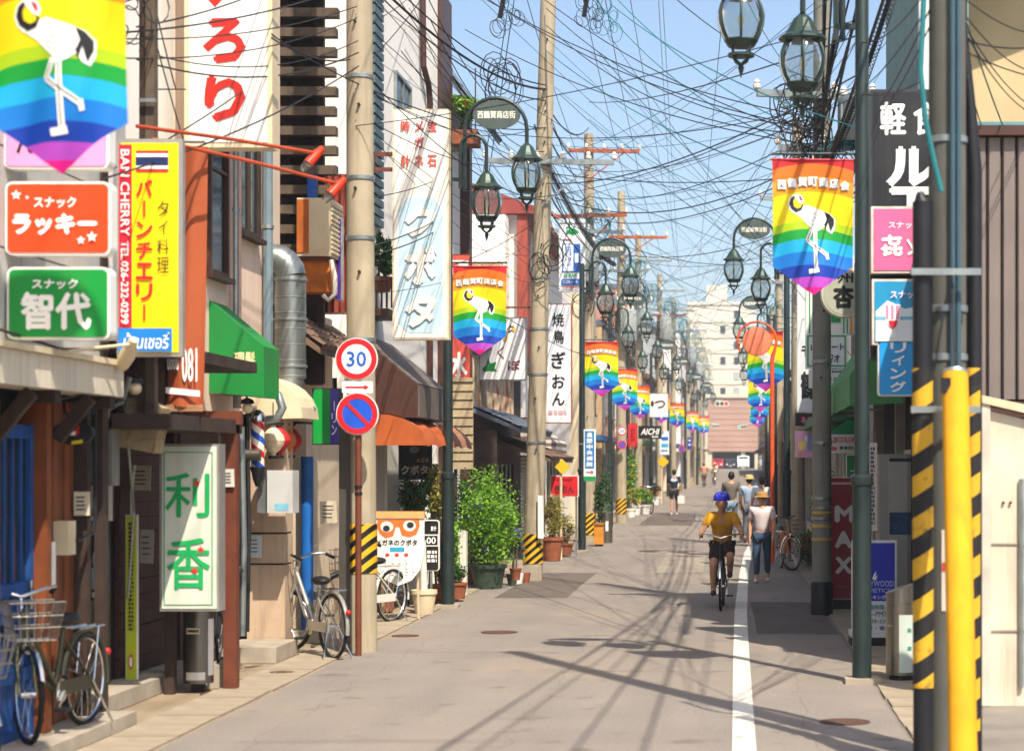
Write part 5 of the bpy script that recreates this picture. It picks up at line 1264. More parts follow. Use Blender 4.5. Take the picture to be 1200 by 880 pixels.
MB().poly([(X(p,d),d-.059,Z(q,d)) for p, q in ((406,453),(428,453),(428,451),(434,454),(428,457),(428,455),(406,455))]).build('red_arrow', ink('#c81a22'), pa)
for z in (Z(436,d), Z(572,d), Z(580,d)): MB().cyl((X(420,d),d,z),(X(420,d),d,z+.03), .042, n=12).build('clamp', M_BLACK, RS)

# ---- optician
d = 26.3; LB = '#b9d3de'; PR = '#c4584e'
t = sign('optician_sign', 'tall faded white sign with pale blue panel hanging left of the lamp post', (460,128,526,398), d, '#e9e4da', M_CREAM, 2, .2, items=(
 ('p',[(478,232),(508,232),(519,246),(519,378),(508,390),(478,390),(467,378),(467,246)],LB),
 ('v','宝',(501,142,512,158),PR,.04),('v','石',(501,182,512,199),PR,.04),('v','メ',(486,142,497,158),PR,.04),('v','ガ',(486,161,497,178),PR,.04),('v','ネ',(486,182,497,199),PR,.04),('v','時',(470,142,481,158),PR,.04),('v','計',(470,182,481,199),PR,.04),
 ('h','ク',(474,240,512,278),'#ece5d8',.06),('h','ボ',(474,288,513,334),'#ece5d8',.06),('h','タ',(475,342,512,384),'#ece5d8',.06)))
brackets(t, XD, X(461,d), d, (180,198), M_RUSTP, .05)
MB().bar((X(436,d),d+.07,Z(200,d)),(X(436,d),d+.07,Z(177,d)), .05).build('bracket', M_RUSTP, t)
sign('shop_sign', 'black hanging shop sign with white katakana in the optician doorway', (467,520,506,562), 28.6, '#141416', M_BLACK, 1, .05, items=(('h','クボタ',(470,545,502,556),'#d6d2c8',.05),('h','メガネ',(488,536,503,542),'#d8b860',.03),('o',486,527,6,4,'#8a8a86')))
d = 25.6
ab = thing('spectacles_board', 'white standing board with big orange cartoon spectacles beside the bicycle', 'sign board', (X(467,d), d, Z(678,d)))
ol = [(X(438,d),Z(600,d)),(X(497,d),Z(600,d)),(X(497,d),Z(650,d)),(X(492,d),Z(668,d)),(X(482,d),Z(680,d)),(X(467,d),Z(686,d)),(X(452,d),Z(680,d)),(X(442,d),Z(668,d)),(X(438,d),Z(650,d))]
pb = MB().prism(ol, d, d+.05).build('board', paint('#ece8e0'), ab)
MB().prism([(X(438,d)-.005,Z(600,d)+.01),(X(497,d)+.005,Z(600,d)+.01),(X(497,d)+.005,Z(607,d)),(X(438,d)-.005,Z(607,d))], d-.02, d+.06).build('top_trim', paint('#f0a868'), ab)
def flat(par, nm, pts, y, cl): MB().poly([(X(p,d),y,Z(q,d)) for p, q in pts]).build(nm, ink(cl), par)
flat(pb, 'orange_spectacles', [(443,609),(491,608),(492,616),(488,626),(480,629),(471,627),(468,617),(464,617),(461,628),(452,630),(445,625),(441,615)], d-.006, '#e8702a')
flat(pb, 'lens', ell(453.5,617,7.5,6.5), d-.010, '#cfd2d0'); flat(pb, 'lens', ell(480,616,7.5,6.5), d-.010, '#cfd2d0')
flat(pb, 'pupil', ell(453,619,4,3.4), d-.014, '#2a2c30'); flat(pb, 'pupil', ell(481,615,4,3.4), d-.014, '#2a2c30')
lt = MB(); put_text(lt, 'メガネのクボタ', X(441,d), X(489,d), Z(639,d), Z(632,d), d-.006, .03); lt.build('lettering', ink(K_), pb)
flat(pb, 'blue_tab', [(457,641),(474,641),(474,646),(457,646)], d-.006, '#2a9ac8')
for c in (0,1,2): flat(pb, 'red_ring', ell(454+c*11,650,2.6,2), d-.006, '#c8403a')
sm = MB(); rn = random.Random(4)
for r_ in range(6):
    for c in range(5): sm.poly([(X(449+c*8,d),d-.006,Z(656+r_*3.4+1,d)),(X(449+c*8+rn.uniform(2,6),d),d-.006,Z(656+r_*3.4+1,d)),(X(449+c*8+4,d),d-.006,Z(656+r_*3.4,d))])
sm.build('small_print', ink('#6a7a88'), pb)
for px in (446, 488): MB().bar((X(px,d),d+.03,Z(640,d)),(X(px,d),d+.22,0), .03).build('leg', M_CREAM, ab)
d = 27.2
t = sign('price_sign', 'black and white standing sign between spectacles board and lamp post', (496,609,515,669), d, '#1a1a1c', M_WHITE, 1.2, .05, 4, items=(('b',(497,626,514,640),'#e8e4dc'),('b',(498,627.5,513,638.5),'#1a1a1c'),('h','00',(500,629,511,637),W_,.04),('h','計',(505,616,512,622),W_,.02),('m',(501,645,512,660),3,W_)))
MB().bar((X(505,d),d+.03,0),(X(505,d),d+.03,Z(669,d)), .03).build('leg', M_GALV, t)
# ---- past the lamp
d = 34.9
sign('ice_sign', 'red sign with a white brush character partly behind the lamp post', (513,298,552,448), d, '#cf5548', M_RUSTP, 1.5, .15, items=(('b',(517,305,549,322),'#eae4da'),('o',533,311,4,3,'#d87a70'),('h','水',(528,412,548,443),W_,.05)))
d = 38.4
sign('snack_sign', 'white square sign with green leaf mark and yellow notes', (561,372,617,446), d, '#ebe8e6', M_GALV, 1.5, .15, items=(('h','ク',(594,381,603,390),K_,.02),('h','く',(583,406,591,421),'#7a2a30',.0),('h','ぼ',(595,422,610,434),'#7a2a30',.02),
 ('p',[(565,432),(570,428),(572,419),(575,426),(582,424),(580,432),(583,435),(573,434),(567,436)],'#1a7a34'),('o',592,397,2.5,3,'#d8a820'),('o',602,386,2,2.5,'#d8a820'),('l',[(594,396),(594,387),(598,386)],1,'#d8a820')))
d = 44
t = sign('yakitori_sign', 'tall white signboard with five black brush characters', (639,356,670,496), d, '#e9e7e4', mat("thin_red_frame", '#9a5a48', var=.1), 1.2, .18, items=(('h','焼',(647,367,661,383),K_,.02),('h','鳥',(648,387,661,403),K_,.02),('h','ぎ',(646,412,663,432),K_,.02),('h','お',(647,439,662,455),K_,.02),('h','ん',(647,460,662,475),K_,.02),('m',(643,481,664,487),1,'#e0a0a0')))
MB().bar((XF,d+.09,Z(360,d)),(X(640,d),d+.09,Z(360,d)), .04).build('bracket', M_RUSTP, t); MB().bar((XF,d+.09,Z(490,d)),(X(640,d),d+.09,Z(490,d)), .04).build('bracket', M_RUSTP, t)
d = 46.5; BL_ = '#2a62b4'
t = sign('direction_sign', 'white vertical sign with green running figure and blue panel', (655,257,686,342), d, '#eef0ee', M_WHITE, .5, .06, items=(
 ('o',671,272,7.5,3.2,'#1a9a4a'),('o',667,262,1.6,1.6,'#1a9a4a'),('l',[(667,264),(668,270),(664,275)],1.8,'#1a9a4a'),('l',[(663,267),(668,266),(672,269)],1.3,'#1a9a4a'),('l',[(668,270),(672,275)],1.6,'#1a9a4a'),
 ('l',[(660,281),(669,281),(669,284)],1.2,'#c83a3a'),('b',(659,286,680,319),BL_),('b',(660.2,287.2,672,317.8),'#eef0ee'),('v','皿日山公',(663,289,669.5,313),BL_,.02),('b',(673.5,297,678,308),'#eef0ee'),('m',(661,321,676,325),1,'#38a85a'),('b',(658,327,679,334),BL_),('h','エコキュート',(659.5,328.5,677.5,332.5),W_,.02),('m',(660,336,677,339),1,'#c84a4a')))
MB().bar((X(628,34.6),d,Z(262,d)),(X(655,d),d,Z(262,d)), .03).build('bracket', M_GALV, t)
d = 43
t = sign('restaurant_sign', 'red lit sign with black hiragana above the flower pots', (645,557,678,582), d, '#d01c24', M_WHITE, 1, .15, items=(('h','ぎおん',(650,568,673,578),K_,.03),('m',(652,561,671,564),1,'#801018')))
MB().bar((X(648,d),d+.07,0),(X(648,d),d+.07,Z(582,d)), .04).build('leg', M_GALV, t); MB().bar((X(675,d),d+.07,0),(X(675,d),d+.07,Z(582,d)), .04).build('leg', M_GALV, t)
d = 44.4
t = sign('hospital_sign', 'narrow white and blue hospital sign strapped to the lamp post', (684,503,698,564), d, '#eceeea', M_WHITE, .4, .05, items=(('b',(685.5,505,696.5,549),'#2a78b4'),('v','長野中央病院',(687.5,507,694.5,548),W_,.03),('l',[(687,553),(693,553),(693,551),(695,553),(693,555)],1,'#c8283a'),('b',(684,558,698,563.6),'#1a8a4a')))
MB().bar((X(682,45.4),d+.03,Z(520,d)),(X(685,d),d+.03,Z(520,d)), .03).build('bracket', M_GALV, t)
S2 = thing('small_road_signs', 'small distant speed limit and no parking discs on the concrete pole', 'road sign', P(729,512,63.6))
disc(S2, 729, 505, 5.6, 63.6, '30'); disc(S2, 729, 521, 5.6, 63.6, 'np')
d = 71
sign('red_shop_banner', 'narrow red banner sign between small road signs and AICHI sign', (736,496,747,524), d, '#cc2028', M_RUSTP, .5, .1, items=(('m',(739,503,744,518),4,'#801018'),))
sign('shop_sign', 'black rectangular sign reading AICHI in white italics', (748,499,775,514), d, '#17171a', M_BLACK, .5, .2, items=(('h','AICHI',(751,502,773,509.5),W_,.03,.3),('m',(764,511,772,513),1,W_)))
d = 84
sign('restaurant_sign', 'white sign with dark brush mark above the distant banners', (761,461,783,489), d, '#e8e4de', M_ALU, .6, .2, items=(('h','つ',(767,469,780,479),'#4a2a20',.05),('o',764.5,473,2,3.5,'#4a2a20')))
sign('wall_poster', 'white and blue poster low behind the AICHI sign', (773,505,784,533), 84.5, '#d6e6ec', M_WHITE, .4, .1, items=(('b',(775,512,783,516),'#2a58b0'),('b',(775,520,783,524),'#38a0cc'),('m',(775,527,782,530),1,'#38607a')))
sign('blue_shop_banner', 'small dark blue banner under the distant banners', (805,512,811,527), 121, '#2a3a8a', M_ALU, .3, .1, items=(('s',808,516,1.6,W_),('s',808,521,1.6,W_)))
t = thing('small_road_signs', 'distant blue no parking disc left of the walking boy', 'road sign', P(799,525,104)); disc(t, 799, 526, 4.2, 104, 'np'); MB().cyl((X(799,104),104,zg(104)),(X(799,104),104,Z(522,104)), .03, n=6).build('post', M_GALV, t)
def diamond(px, py, r, d, lb, gx=None):
    t = thing('warning_sign', lb, 'road sign', P(px, py, d))
    MB().prism([(X(px-r,d),Z(py,d)),(X(px,d),Z(py+r,d)),(X(px+r,d),Z(py,d)),(X(px,d),Z(py-r,d))], d, d+.03).build('plate', paint('#e4b41c'), t)
    MB().cyl((X(px-2,d),d+.06,zg(d)),(X(px-2,d),d+.06,Z(py-r,d)), .03, n=8).build('post', M_CREAM, t)
diamond(659,547,9,42,'yellow diamond sign on cream post beside the red hiragana sign'); diamond(777,541,7,88,'distant yellow diamond sign left of the walking boy')
# striped shop awning by the yakitori sign
awning('striped_awning', 'small striped canvas awning below the yakitori signboard', 1, XF, 47.0, 50.0, 3.15, 2.6, .9, STR, .35)

# ================================================================== right signs
d = 20.4
t = sign('cafe_sign', 'large black signboard with white kanji behind the striped pole', (1020,105,1112,420), d, '#202226', mat("black_frame", '#3a3c40', rough=.4, var=.1), 3, .3, items=(('h','軽',(1031,120,1062,159),W_,.03),('h','食',(1070,120,1101,159),W_,.03),('h','ル',(1038,172,1096,219),W_,.06),('h','エ',(1038,219,1098,258),W_,.06)))
brackets(t, X(1112,d), XR+.1, d, (130,380), M_BLACK)
d = 19.9
sign('snack_sign', 'pink sign with white characters in front of the black signboard', (1021,242,1085,320), d, '#ee6a9c', mat("rusty_white_frame", '#d8d0c4', var=.1, rust=.25, rscale=9), 3, .15, items=(('h','スナック',(1041,260,1078,268),W_,.03),('h','㐂',(1032,275,1058,301),W_,.04),('h','ゝ',(1062,280,1072,300),W_,.04)))
sign('snack_sign', 'blue and white sign with cocktail glass below the pink sign', (1022,327,1086,404), d, '#2196c8', mat("rusty_white_frame", '#d8d0c4'), 3, .15, items=(('p',[(1026,365),(1040,352),(1060,362),(1083,358),(1083,400),(1026,400)],'#e4ecee'),('b',(1026,371,1083,375),'#7ab8d0'),
 ('p',[(1036,357),(1056,357),(1054,378),(1049,384),(1049,396),(1043,396),(1043,384),(1038,378)],'#f2f4f4'),('b',(1038,358,1041,374),'#e890b0'),('b',(1044,358,1047,374),'#e890b0'),('b',(1050,358,1053,374),'#e890b0'),('p',[(1041,376),(1052,376),(1050,382),(1046,386),(1043,382)],'#e01c30'),('h','スナック',(1043,341,1080,350),'#f6dce6',.03)))
sign('lounge_sign', 'bright blue sign with white katakana under the cocktail sign', (1029,400,1074,464), d, '#1299e0', M_WHITE, 1.5, .15, 4, items=(('v','リイング',(1043,401,1062,462),W_,.035),))
d = 22.4
ov = thing('oval_sign', 'round grey-green sign with black brush kanji left of the lamp post', 'sign', P(990,345,d))
c = (X(990,d), d, Z(344,d))
MB().lathe(c, [(.265,0),(.275,.02),(.275,.14),(.265,.16)], 30, True, 'y').build('cabinet', mat("ivory_grey", '#c9c8b4', rough=.5, var=.06, dirt=.1), ov)
MB().lathe((c[0],c[1]-.006,c[2]), [(.245,0),(.245,.005)], 30, True, 'y').build('face', paint('#aeb09a'), ov)
lt = MB(); put_text(lt, '杏', X(976,d), X(1001,d), Z(362,d), Z(334,d), d-.009, .05); lt.build('lettering', ink(K_), ov)
lt = MB(); put_text(lt, '州', X(981,d), X(1000,d), Z(332,d), Z(320,d), d-.009, .04); lt.build('lettering', ink(K_), ov)
for z in (.05,-.05): MB().bar((c[0]+.26,d+.08,c[2]+z),(X(1023,d),d+.08,c[2]+z), .02).build('bracket', M_GALV, ov)
GR = '#1a9a52'
d = 30.2
t = sign('photo_shop_sign', 'green and white striped sign above the photo studio panels', (944,300,1001,392), d, '#e8ece6', M_WHITE, 1, .2, items=(('b',(948,301,949.5,391),GR),('b',(952,301,953.5,391),GR),('b',(956,301,957.5,391),GR),('b',(974,301,985,378),GR),('b',(988,301,989.5,391),GR),('b',(992,301,993.5,391),GR),('b',(996,301,999,391),'#e8921c')))
d = 30.0
t = sign('photo_shop_sign', 'white photo studio panel with green border and dark katakana', (944,391,993,432), d, '#e4ecec', M_WHITE, .6, .12, items=(('b',(946,393,991,394.5),GR),('b',(946,428,991,429.5),GR),('b',(946,393,947.5,429),GR),('b',(989.5,393,991,429),GR),('h','山フォート',(950,402,989,411),'#1c2450',.03),('h','スタジオ',(954,415,984,425),'#1c2450',.03)))
sign('photo_shop_sign', 'lower white photo studio panel with dark katakana', (948,433,993,455), d, '#dfe6e6', M_WHITE, .6, .12, items=(('h','スタジオ',(960,441,991,451),'#1c2430',.03),('m',(972,434.5,991,437.5),1,'#1c2430')))
sign('photo_shop_sign', 'white panel with red and dark diagonal strips below studio panels', (968,456,992,490), d, '#e2e2dc', M_WHITE, .6, .12, items=(('l',[(972,488),(991,458)],1.6,'#4a3a4a'),('l',[(968,484),(986,458)],1.6,'#6a4a58'),('o',973,467,2,3,GR),('b',(969,474,978,477),'#d8401c')))
awning('dark_green_awning', 'dark green fabric awning under the photo studio panels', -1, XR2-.05, 29.9, 32.5, Z(478,30), Z(505,30), .55, mat("deep_green_canvas", '#0f7a44', rough=.7, var=.12), .1)
sign('film_sign', 'white sign strip with red film lettering under the dark green awning', (968,509,1003,531), 29.7, '#dcdcd4', M_WHITE, .5, .1, items=(('h','FUJICOLOR',(971,512,1003,520),'#c02028',.04),('o',977,525.5,4,2.2,'#d84a6a'),('m',(984,523,1000,528),1,'#3a5a6a')))
sign('green_shop_panel', 'green panel with a white mark low behind the lamp post', (992,533,1004,560), 29.2, '#128a48', M_WHITE, .5, .08, items=(('h','フ',(996,551,1003,558),W_,.03),))
sign('calligraphy_sign', 'tall pale signboard with brush crane kanji behind the grey pole', (934,300,957,483), 37, '#cfd4d6', M_WHITE, .6, .15, items=(('h','鶴',(938,435,954,468),K_,.05),('h','千',(939,404,949,418),K_,.04)))
sign('business_sign', 'black sign with pink katakana left of the grey pole', (932,484,956,499), 36.8, '#1a1418', M_BLACK, .4, .12, items=(('h','ネス',(938,488,952,496),'#e8608a',.05),))
sign('flower_poster', 'pink and yellow poster beside the grey pole', (932,505,953,536), 36.6, '#e8a8cc', M_WHITE, .4, .05, items=(('o',940,522,5,6,'#f0d880'),('o',946,514,3.5,4,'#f4e8ec'),('b',(946,508,952,528),'#8a9ad0'),('o',937,531,2.5,2,'#f0a060')))
d = 27.6
t = sign('max_sign', 'dark red standing sign reading MAX in large white letters', (972,559,1004,702), d, '#8a1622', M_WHITE, 1, .2, items=(('b',(973,565,1003,567.5),'#d8b0a8'),('h','M',(978,592,1001,612),'#d6d4d0',.07),('h','A',(978,622,999,642),'#d6d4d0',.07),('h','X',(978,652,999,672),'#d6d4d0',.07),('h','MAX',(980,685,995,689),'#a85058',.02)))
MB().box(X(972,d), X(1006,d), d-.1, d+.35, 0, Z(703,d)).build('base', M_BLACK, t)
d = 22.0
t = sign('cosmetics_board', 'blue and white cosmetics stand board partly behind the lamp post', (998,633,1051,745), d, '#eceae6', M_WHITE, 1, .06, items=(('b',(1000.5,636,1048.5,704),'#2230b4'),('p',[(1024,672),(1027,669),(1026,676),(1029,673),(1026,680),(1022,678)],W_),('h','HOLLYWOOD',(1003,680,1047,687),'#c8d0ec',.0),('h','COSMETICS',(1004,689,1043,694),'#c8d0ec',.0),('h','クッキング',(1012,697,1038,702),W_,.02),
 ('h','営業時間',(1012,708,1036,714),'#2a8aa0',.02),('h','9:00~PM7:',(1008,716,1040,722),'#3a4048',.0),('h','休日',(1020,725,1037,730),'#3a4048',.0),('h','月・第3',(1016,733,1040,738),'#3a4048',.02),('h','226-235',(1012,740,1040,743.5),'#3a9ab4',.02)))
MB().box(X(996,d), X(1053,d), d-.12, d+.3, .0, .1).build('base', M_BLACK, t); MB().box(X(996,d), X(1053,d), d-.14, d+.32, .101, .16).build('base_trim', M_WHITE, t)
d = 22.9
kc = thing('grey_cabinet', 'tall grey metal cabinet with small dark blue poster in the shop shade', 'cabinet', (X(1056,d), d, 0))
MB().box(X(1031,d), X(1083,d), d, d+.7, 0, Z(532,d)).build('casing', mat("cabinet_metal", '#8c8880', rough=.5, var=.06, dirt=.15), kc)
MB().box(X(1041,d), X(1083,d), d-.03, d-.001, .1, Z(540,d)).build('door', mat("cabinet_door", '#99958d', rough=.5, var=.06), kc)
MB().box(X(1042,d), X(1064,d), d-.036, d-.031, Z(626,d), Z(600,d)).build('poster', mat("blue_night_poster", '#143a5c', rough=.4, var=.6, scale=16), kc)
MB().box(X(1042,d), X(1083,d), d-.036, d-.031, Z(541,d), Z(537,d)).build('slot', M_BLACK, kc)
t = sign('narrow_wall_sign', 'narrow white sign with column of dark print by the grey cabinet', (1017,519,1028,622), 23.0, '#dcd6cc', M_WHITE, .5, .05, items=(('m',(1020,524,1025,616),18,'#5a4a6a'),))
d = 18.4
bn = thing('steel_ash_bin', 'round stainless steel bin with green printed notice beside the striped pole', 'bin', (X(1057,d), d, 0))
r_ = X(1076,d)-X(1057,d); c = (X(1057,d), d, 0)
MB().lathe(c, [(r_,.06),(r_,Z(706,d))], 24).build('drum', mat("bronze_steel", '#8f867a', rough=.3, metal=.8, var=.1, scale=2, dirt=.15), bn, True)
top = MB(); n = 24; vs = []
for k in range(n):
    q = 2*math.pi*k/n; vs += [(c[0]+r_*math.cos(q), c[1]+r_*math.sin(q), Z(706,d)+.002), (c[0]+r_*math.cos(q), c[1]+r_*math.sin(q), Z(688,d)+.05*math.cos(q))]
top.add(vs, [(2*k,(2*k+2)%(2*n),(2*k+3)%(2*n),2*k+1) for k in range(n)]+[tuple(2*k+1 for k in range(n))]); top.build('slanted_top', M_STEEL, bn)
MB().lathe(c, [(r_*.8,.0),(r_*.8,.06)], 20).build('foot_ring', M_BLACK, bn)
MB().grid(lambda u, v: (c[0]+(r_+.004)*math.cos(R(-105+u*75)), c[1]+(r_+.004)*math.sin(R(-105+u*75)), Z(786,d)+v*(Z(719,d)-Z(786,d))), 8, 1).build('notice', paint('#c6d0c4'), bn, True)
for zz in (737, 758): MB().grid(lambda u, v: (c[0]+(r_+.007)*math.cos(R(-76+u*14)), c[1]+(r_+.007)*math.sin(R(-76+u*14)), Z(zz+2,d)+v*.035), 4, 1).build('notice_print', ink('#3f8878'), bn, True)
MB().bar((c[0]-r_*.95,d-.07,Z(732,d)),(c[0]-r_*.75,d-r_*.72,Z(732,d)), .02).build('slot', M_CHROME, bn)
# left steel bin
d = 17.5; r_ = X(250,d)-X(232.5,d); c = (X(232.5,d), d, 0)
bn = thing('steel_ash_bin', 'round stainless steel bin with white label below the green kanji sign', 'bin', c)
MB().lathe(c, [(r_,.08),(r_,Z(712,d))], 24).build('drum', mat("dull_steel", '#77736c', rough=.28, metal=.85, var=.12, scale=2, dirt=.15), bn, True)
top = MB(); vs = []
for k in range(n):
    q = 2*math.pi*k/n; vs += [(c[0]+r_*math.cos(q), c[1]+r_*math.sin(q), Z(712,d)+.002), (c[0]+r_*math.cos(q), c[1]+r_*math.sin(q), Z(701,d)-.07*math.cos(q))]
top.add(vs, [(2*k,(2*k+2)%(2*n),(2*k+3)%(2*n),2*k+1) for k in range(n)]+[tuple(2*k+1 for k in range(n))]); top.build('slanted_top', M_STEEL, bn)
MB().box(c[0]-.06, c[0]+.06, c[1]-.03, c[1]+.03, 0, .08).build('foot', M_BLACK, bn)
MB().grid(lambda u, v: (c[0]+(r_+.004)*math.cos(R(-125+u*75)), c[1]+(r_+.004)*math.sin(R(-125+u*75)), Z(795,d)+v*.07), 8, 1).build('label', paint('#dcd8ce'), bn, True)
MB().grid(lambda u, v: (c[0]+(r_+.004)*math.cos(R(-38+u*36)), c[1]+(r_+.004)*math.sin(R(-38+u*36)), Z(790,d)+v*.5), 6, 1).build('notice', paint('#dcd8ce'), bn, True)
MB().tube([(c[0]-.06,c[1]-r_-.02,Z(740,d)),(c[0]+.05,c[1]-r_-.02,Z(740,d)),(c[0]+.05,c[1]-r_-.02,Z(735,d)),(c[0]-.06,c[1]-r_-.02,Z(735,d))], .008, 5, closed=True).build('handle', M_CREAM, bn)
# papers on near pole
MB().grid(lambda u, v: (nx-.0+.139*math.cos(R(-112+u*40)), nd+.139*math.sin(R(-112+u*40)), Z(714,nd)+v*(Z(620,nd)-Z(714,nd))), 6, 1).build('pole_notice', paint('#d0c4b8'), np_, True)
MB().grid(lambda u, v: (nx-.0+.142*math.cos(R(-110+u*34)), nd+.142*math.sin(R(-110+u*34)), Z(668,nd)+v*.06), 6, 1).build('notice_print', ink('#c83a3a'), np_, True)
# round traffic mirror seen from behind
d = 40.3
mr = thing('traffic_mirror', 'round orange traffic mirror seen from behind on an orange post', 'traffic mirror', (X(903,d), d, 0))
orm = mat("mirror_orange", '#d8582c', rough=.5, var=.1, dirt=.15); 
c = P(887,400,d)
MB().lathe(c, [(.01,-.012),(.24,-.010),(.292,0),(.30,.03),(.28,.04)], 30, True, 'y').build('mirror_back', mat("mirror_back", '#e07a58', rough=.5, var=.12, dirt=.2), mr, True)
pts = [(X(905,d),d,0),(X(905,d),d,Z(420,d))]+[(c[0]+.40*math.cos(R(q)), d-.02, c[2]+.40*math.sin(R(q))) for q in range(-10,230,20)]
MB().tube(pts, [.045,.045]+[.024]*(len(pts)-2), 8).build('post', orm, mr, True)
# ================================================================== bicycles
def make_bike(label, colm, steer=0., basket=True, name='bicycle', group='parked bicycles', kick=True):
    t = thing(name, label, 'bicycle', (0,0,0), group)
    r = .33; wb = .54
    def wheel(cx, rot=None):
        def tf(p):
            if rot is None: return p
            q = Vector(p)-Vector((.42,0,0)); q.rotate(Euler((0,0,rot))); return tuple(q+Vector((.42,0,0)))
        pts = [tf((cx+r*math.cos(2*math.pi*k/28),0,r+.005+r*math.sin(2*math.pi*k/28))) for k in range(28)]
        ty = MB().tube(pts, .019, 6, closed=True).build('wheel', M_RUBBER, t, True, False)
        pts = [tf((cx+.305*math.cos(2*math.pi*k/28),0,r+.005+.305*math.sin(2*math.pi*k/28))) for k in range(28)]
        MB().tube(pts, .011, 5, closed=True).build('rim', M_CHROME, ty, True, False)
        sp = MB()
        for k in range(18):
            q = 2*math.pi*k/18; s = .02*(1 if k%2 else -1)
            sp.tube([tf((cx+.02*math.cos(q+.6),s,r+.005+.02*math.sin(q+.6))), tf((cx+.30*math.cos(q),0,r+.005+.30*math.sin(q)))], .0022, 3, False)
        sp.tube([tf((cx,-.05,r+.005)),tf((cx,.05,r+.005))], .022, 8)
        sp.build('spokes', M_CHROME, ty, False, False)
        fe = [tf((cx+.365*math.cos(R(q)),0,r+.365*math.sin(R(q)))) for q in (range(20,176,12) if cx > 0 else range(10,196,12))]
        MB().tube(fe, .022, 6).build('mudguard', colm if cx < 0 else M_CHROME, t, True, False)
        return tf
    wheel(-wb)
    tf = wheel(wb, steer)
    f = MB(); f.tube([(.40,0,.86),(.10,0,.52),(-.06,0,.32)], .021, 8); f.tube([(.41,0,.72),(.16,0,.40),(-.06,0,.30)], .017, 8)
    f.tube([(-.06,0,.30),(-.20,0,.74)], .018, 8)
    for s in (-.05,.05): f.tube([(-.06,s*.5,.30),(-wb,s,r)], .011, 6); f.tube([(-.17,s*.4,.66),(-wb,s,r)], .010, 6)
    f.tube([(.43,0,.66),(.39,0,.92)], .024, 8); f.build('frame', colm, t, True, False)
    fk = MB()
    for s in (-.055,.055): fk.tube([tf((.43,s*.6,.68)),tf((.46,s,.55)),tf((wb,s,r))], .012, 6)
    fk.build('fork', colm, t, True, False)
    h = MB(); h.tube([tf((.39,0,.90)),tf((.37,0,1.0))], .015, 6)
    h.tube([tf((.16,.28,1.02)),tf((.26,.27,1.06)),tf((.36,.16,1.05)),tf((.38,0,1.0)),tf((.36,-.16,1.05)),tf((.26,-.27,1.06)),tf((.16,-.28,1.02))], .012, 6)
    hb_ = h.build('handlebar', M_CHROME, t, True, False)
    for s in (-1,1): MB().tube([tf((.12,s*.28,1.01)),tf((.23,s*.275,1.05))], .018, 8).build('grip', M_BLACK, hb_, True, False)
    MB().lathe((0,0,0), [(.0,0)]*2, 3, False) if False else None
    if basket:
        b = MB(); x0, x1, z0, z1 = .50, .80, .72, .98
        for k in range(7):
            y = -.17+.34*k/6; b.tube([tf((x0,y*1.1,z1)),tf((x0+.03,y*.8,z0)),tf((x1-.06,y*.8,z0)),tf((x1,y*1.1,z1))], .0045, 4)
        for k in range(6):
            x = x0+.04+(x1-x0-.1)*k/5; b.tube([tf((x+.02*(k-2.5)/2.5,-.19,z1)),tf((x,-.14,z0)),tf((x,.14,z0)),tf((x+.02*(k-2.5)/2.5,.19,z1))], .0045, 4)
        for q, e in ((z1,1.1),(z0+.17,1.0),(z0+.09,.93)):
            b.tube([tf((x0+.01,-.17*e,q)),tf((x1-.02,-.17*e,q)),tf((x1-.02,.17*e,q)),tf((x0+.01,.17*e,q))], .0055, 4, closed=True)
        b.build('basket', M_STEEL, t, False, False)
        MB().tube([tf((.50,0,.66)),tf((.57,0,.66))], [.035,.045], 10).build('headlamp', M_CHROME, t, True, False)
    MB().ball((-.23,0,.80), 1, 12, 6, (.14,.10,.05)).build('saddle', M_BLACK, t, True, False)
    MB().tube([(-.20,0,.72),(-.215,0,.78)], .014, 6).build('seat_post', M_CHROME, t, True, False)
    rk = MB()
    for s in (-.07,0,.07): rk.tube([(-.30,s,.72),(-.72,s,.72)], .007, 4)
    for s in (-.07,.07): rk.tube([(-.62,s,.72),(-wb,s,r)], .006, 4)
    rk.tube([(-.72,-.07,.72),(-.72,.07,.72)], .007, 4); rk.build('rear_rack', M_CHROME, t, False, False)
    ck = MB(); ck.lathe((-.06,.05,.30), [(.085,-.004),(.085,.004)], 16, True, 'y'); ck.bar((-.06,.07,.30),(.05,.07,.18), .02); ck.bar((-.06,-.07,.30),(-.17,-.07,.42), .02); ck.build('crank', M_CHROME, t, False, False)
    pd = MB(); pd.box(0,.1,.07,.16,.165,.19); pd.box(-.22,-.12,-.16,-.07,.41,.435); pd.build('pedals', M_BLACK, t, False, False)
    MB().obox((-.30,.055,.32), (.52,.012,.10)).build('chain_guard', colm, t, False, False)
    if kick:
        k = MB()
        for s in (-.1,.1): k.tube([(-wb,s*.6,r),(-wb-.12,s*1.6,.005)], .010, 5)
        k.build('kickstand', M_CHROME, t, False, False)
    MB().ball((-.92,0,.5), .03, 8, 6).build('reflector', ink('#c81818'), t, True, False)
    return t
def head(o, x, d, fx, fy, z=0): o.location = (x, d, zg(d)+z); o.rotation_euler = (0,0,math.atan2(fy,fx))
CB = mat("bike_black", '#22201e', rough=.35, metal=.4, var=.1); CS = mat("bike_silver", '#b9b6ae', rough=.3, metal=.6, var=.08); CW = mat("bike_white", '#d8d2c6', rough=.4, var=.06); CO = mat("bike_orange", '#c8652a', rough=.4, var=.08)
b = make_bike('dark olive bicycle parked on the step by the blue door', mat("bike_olive", '#4a4a34', rough=.35, metal=.4, var=.1), R(42), True); head(b, -4.84, 14.0, -.12, -.99, .1)
b = make_bike('dark bicycle cut off by the bottom left picture corner', CB, R(20)); head(b, -4.97, 12.35, .55, -.83)
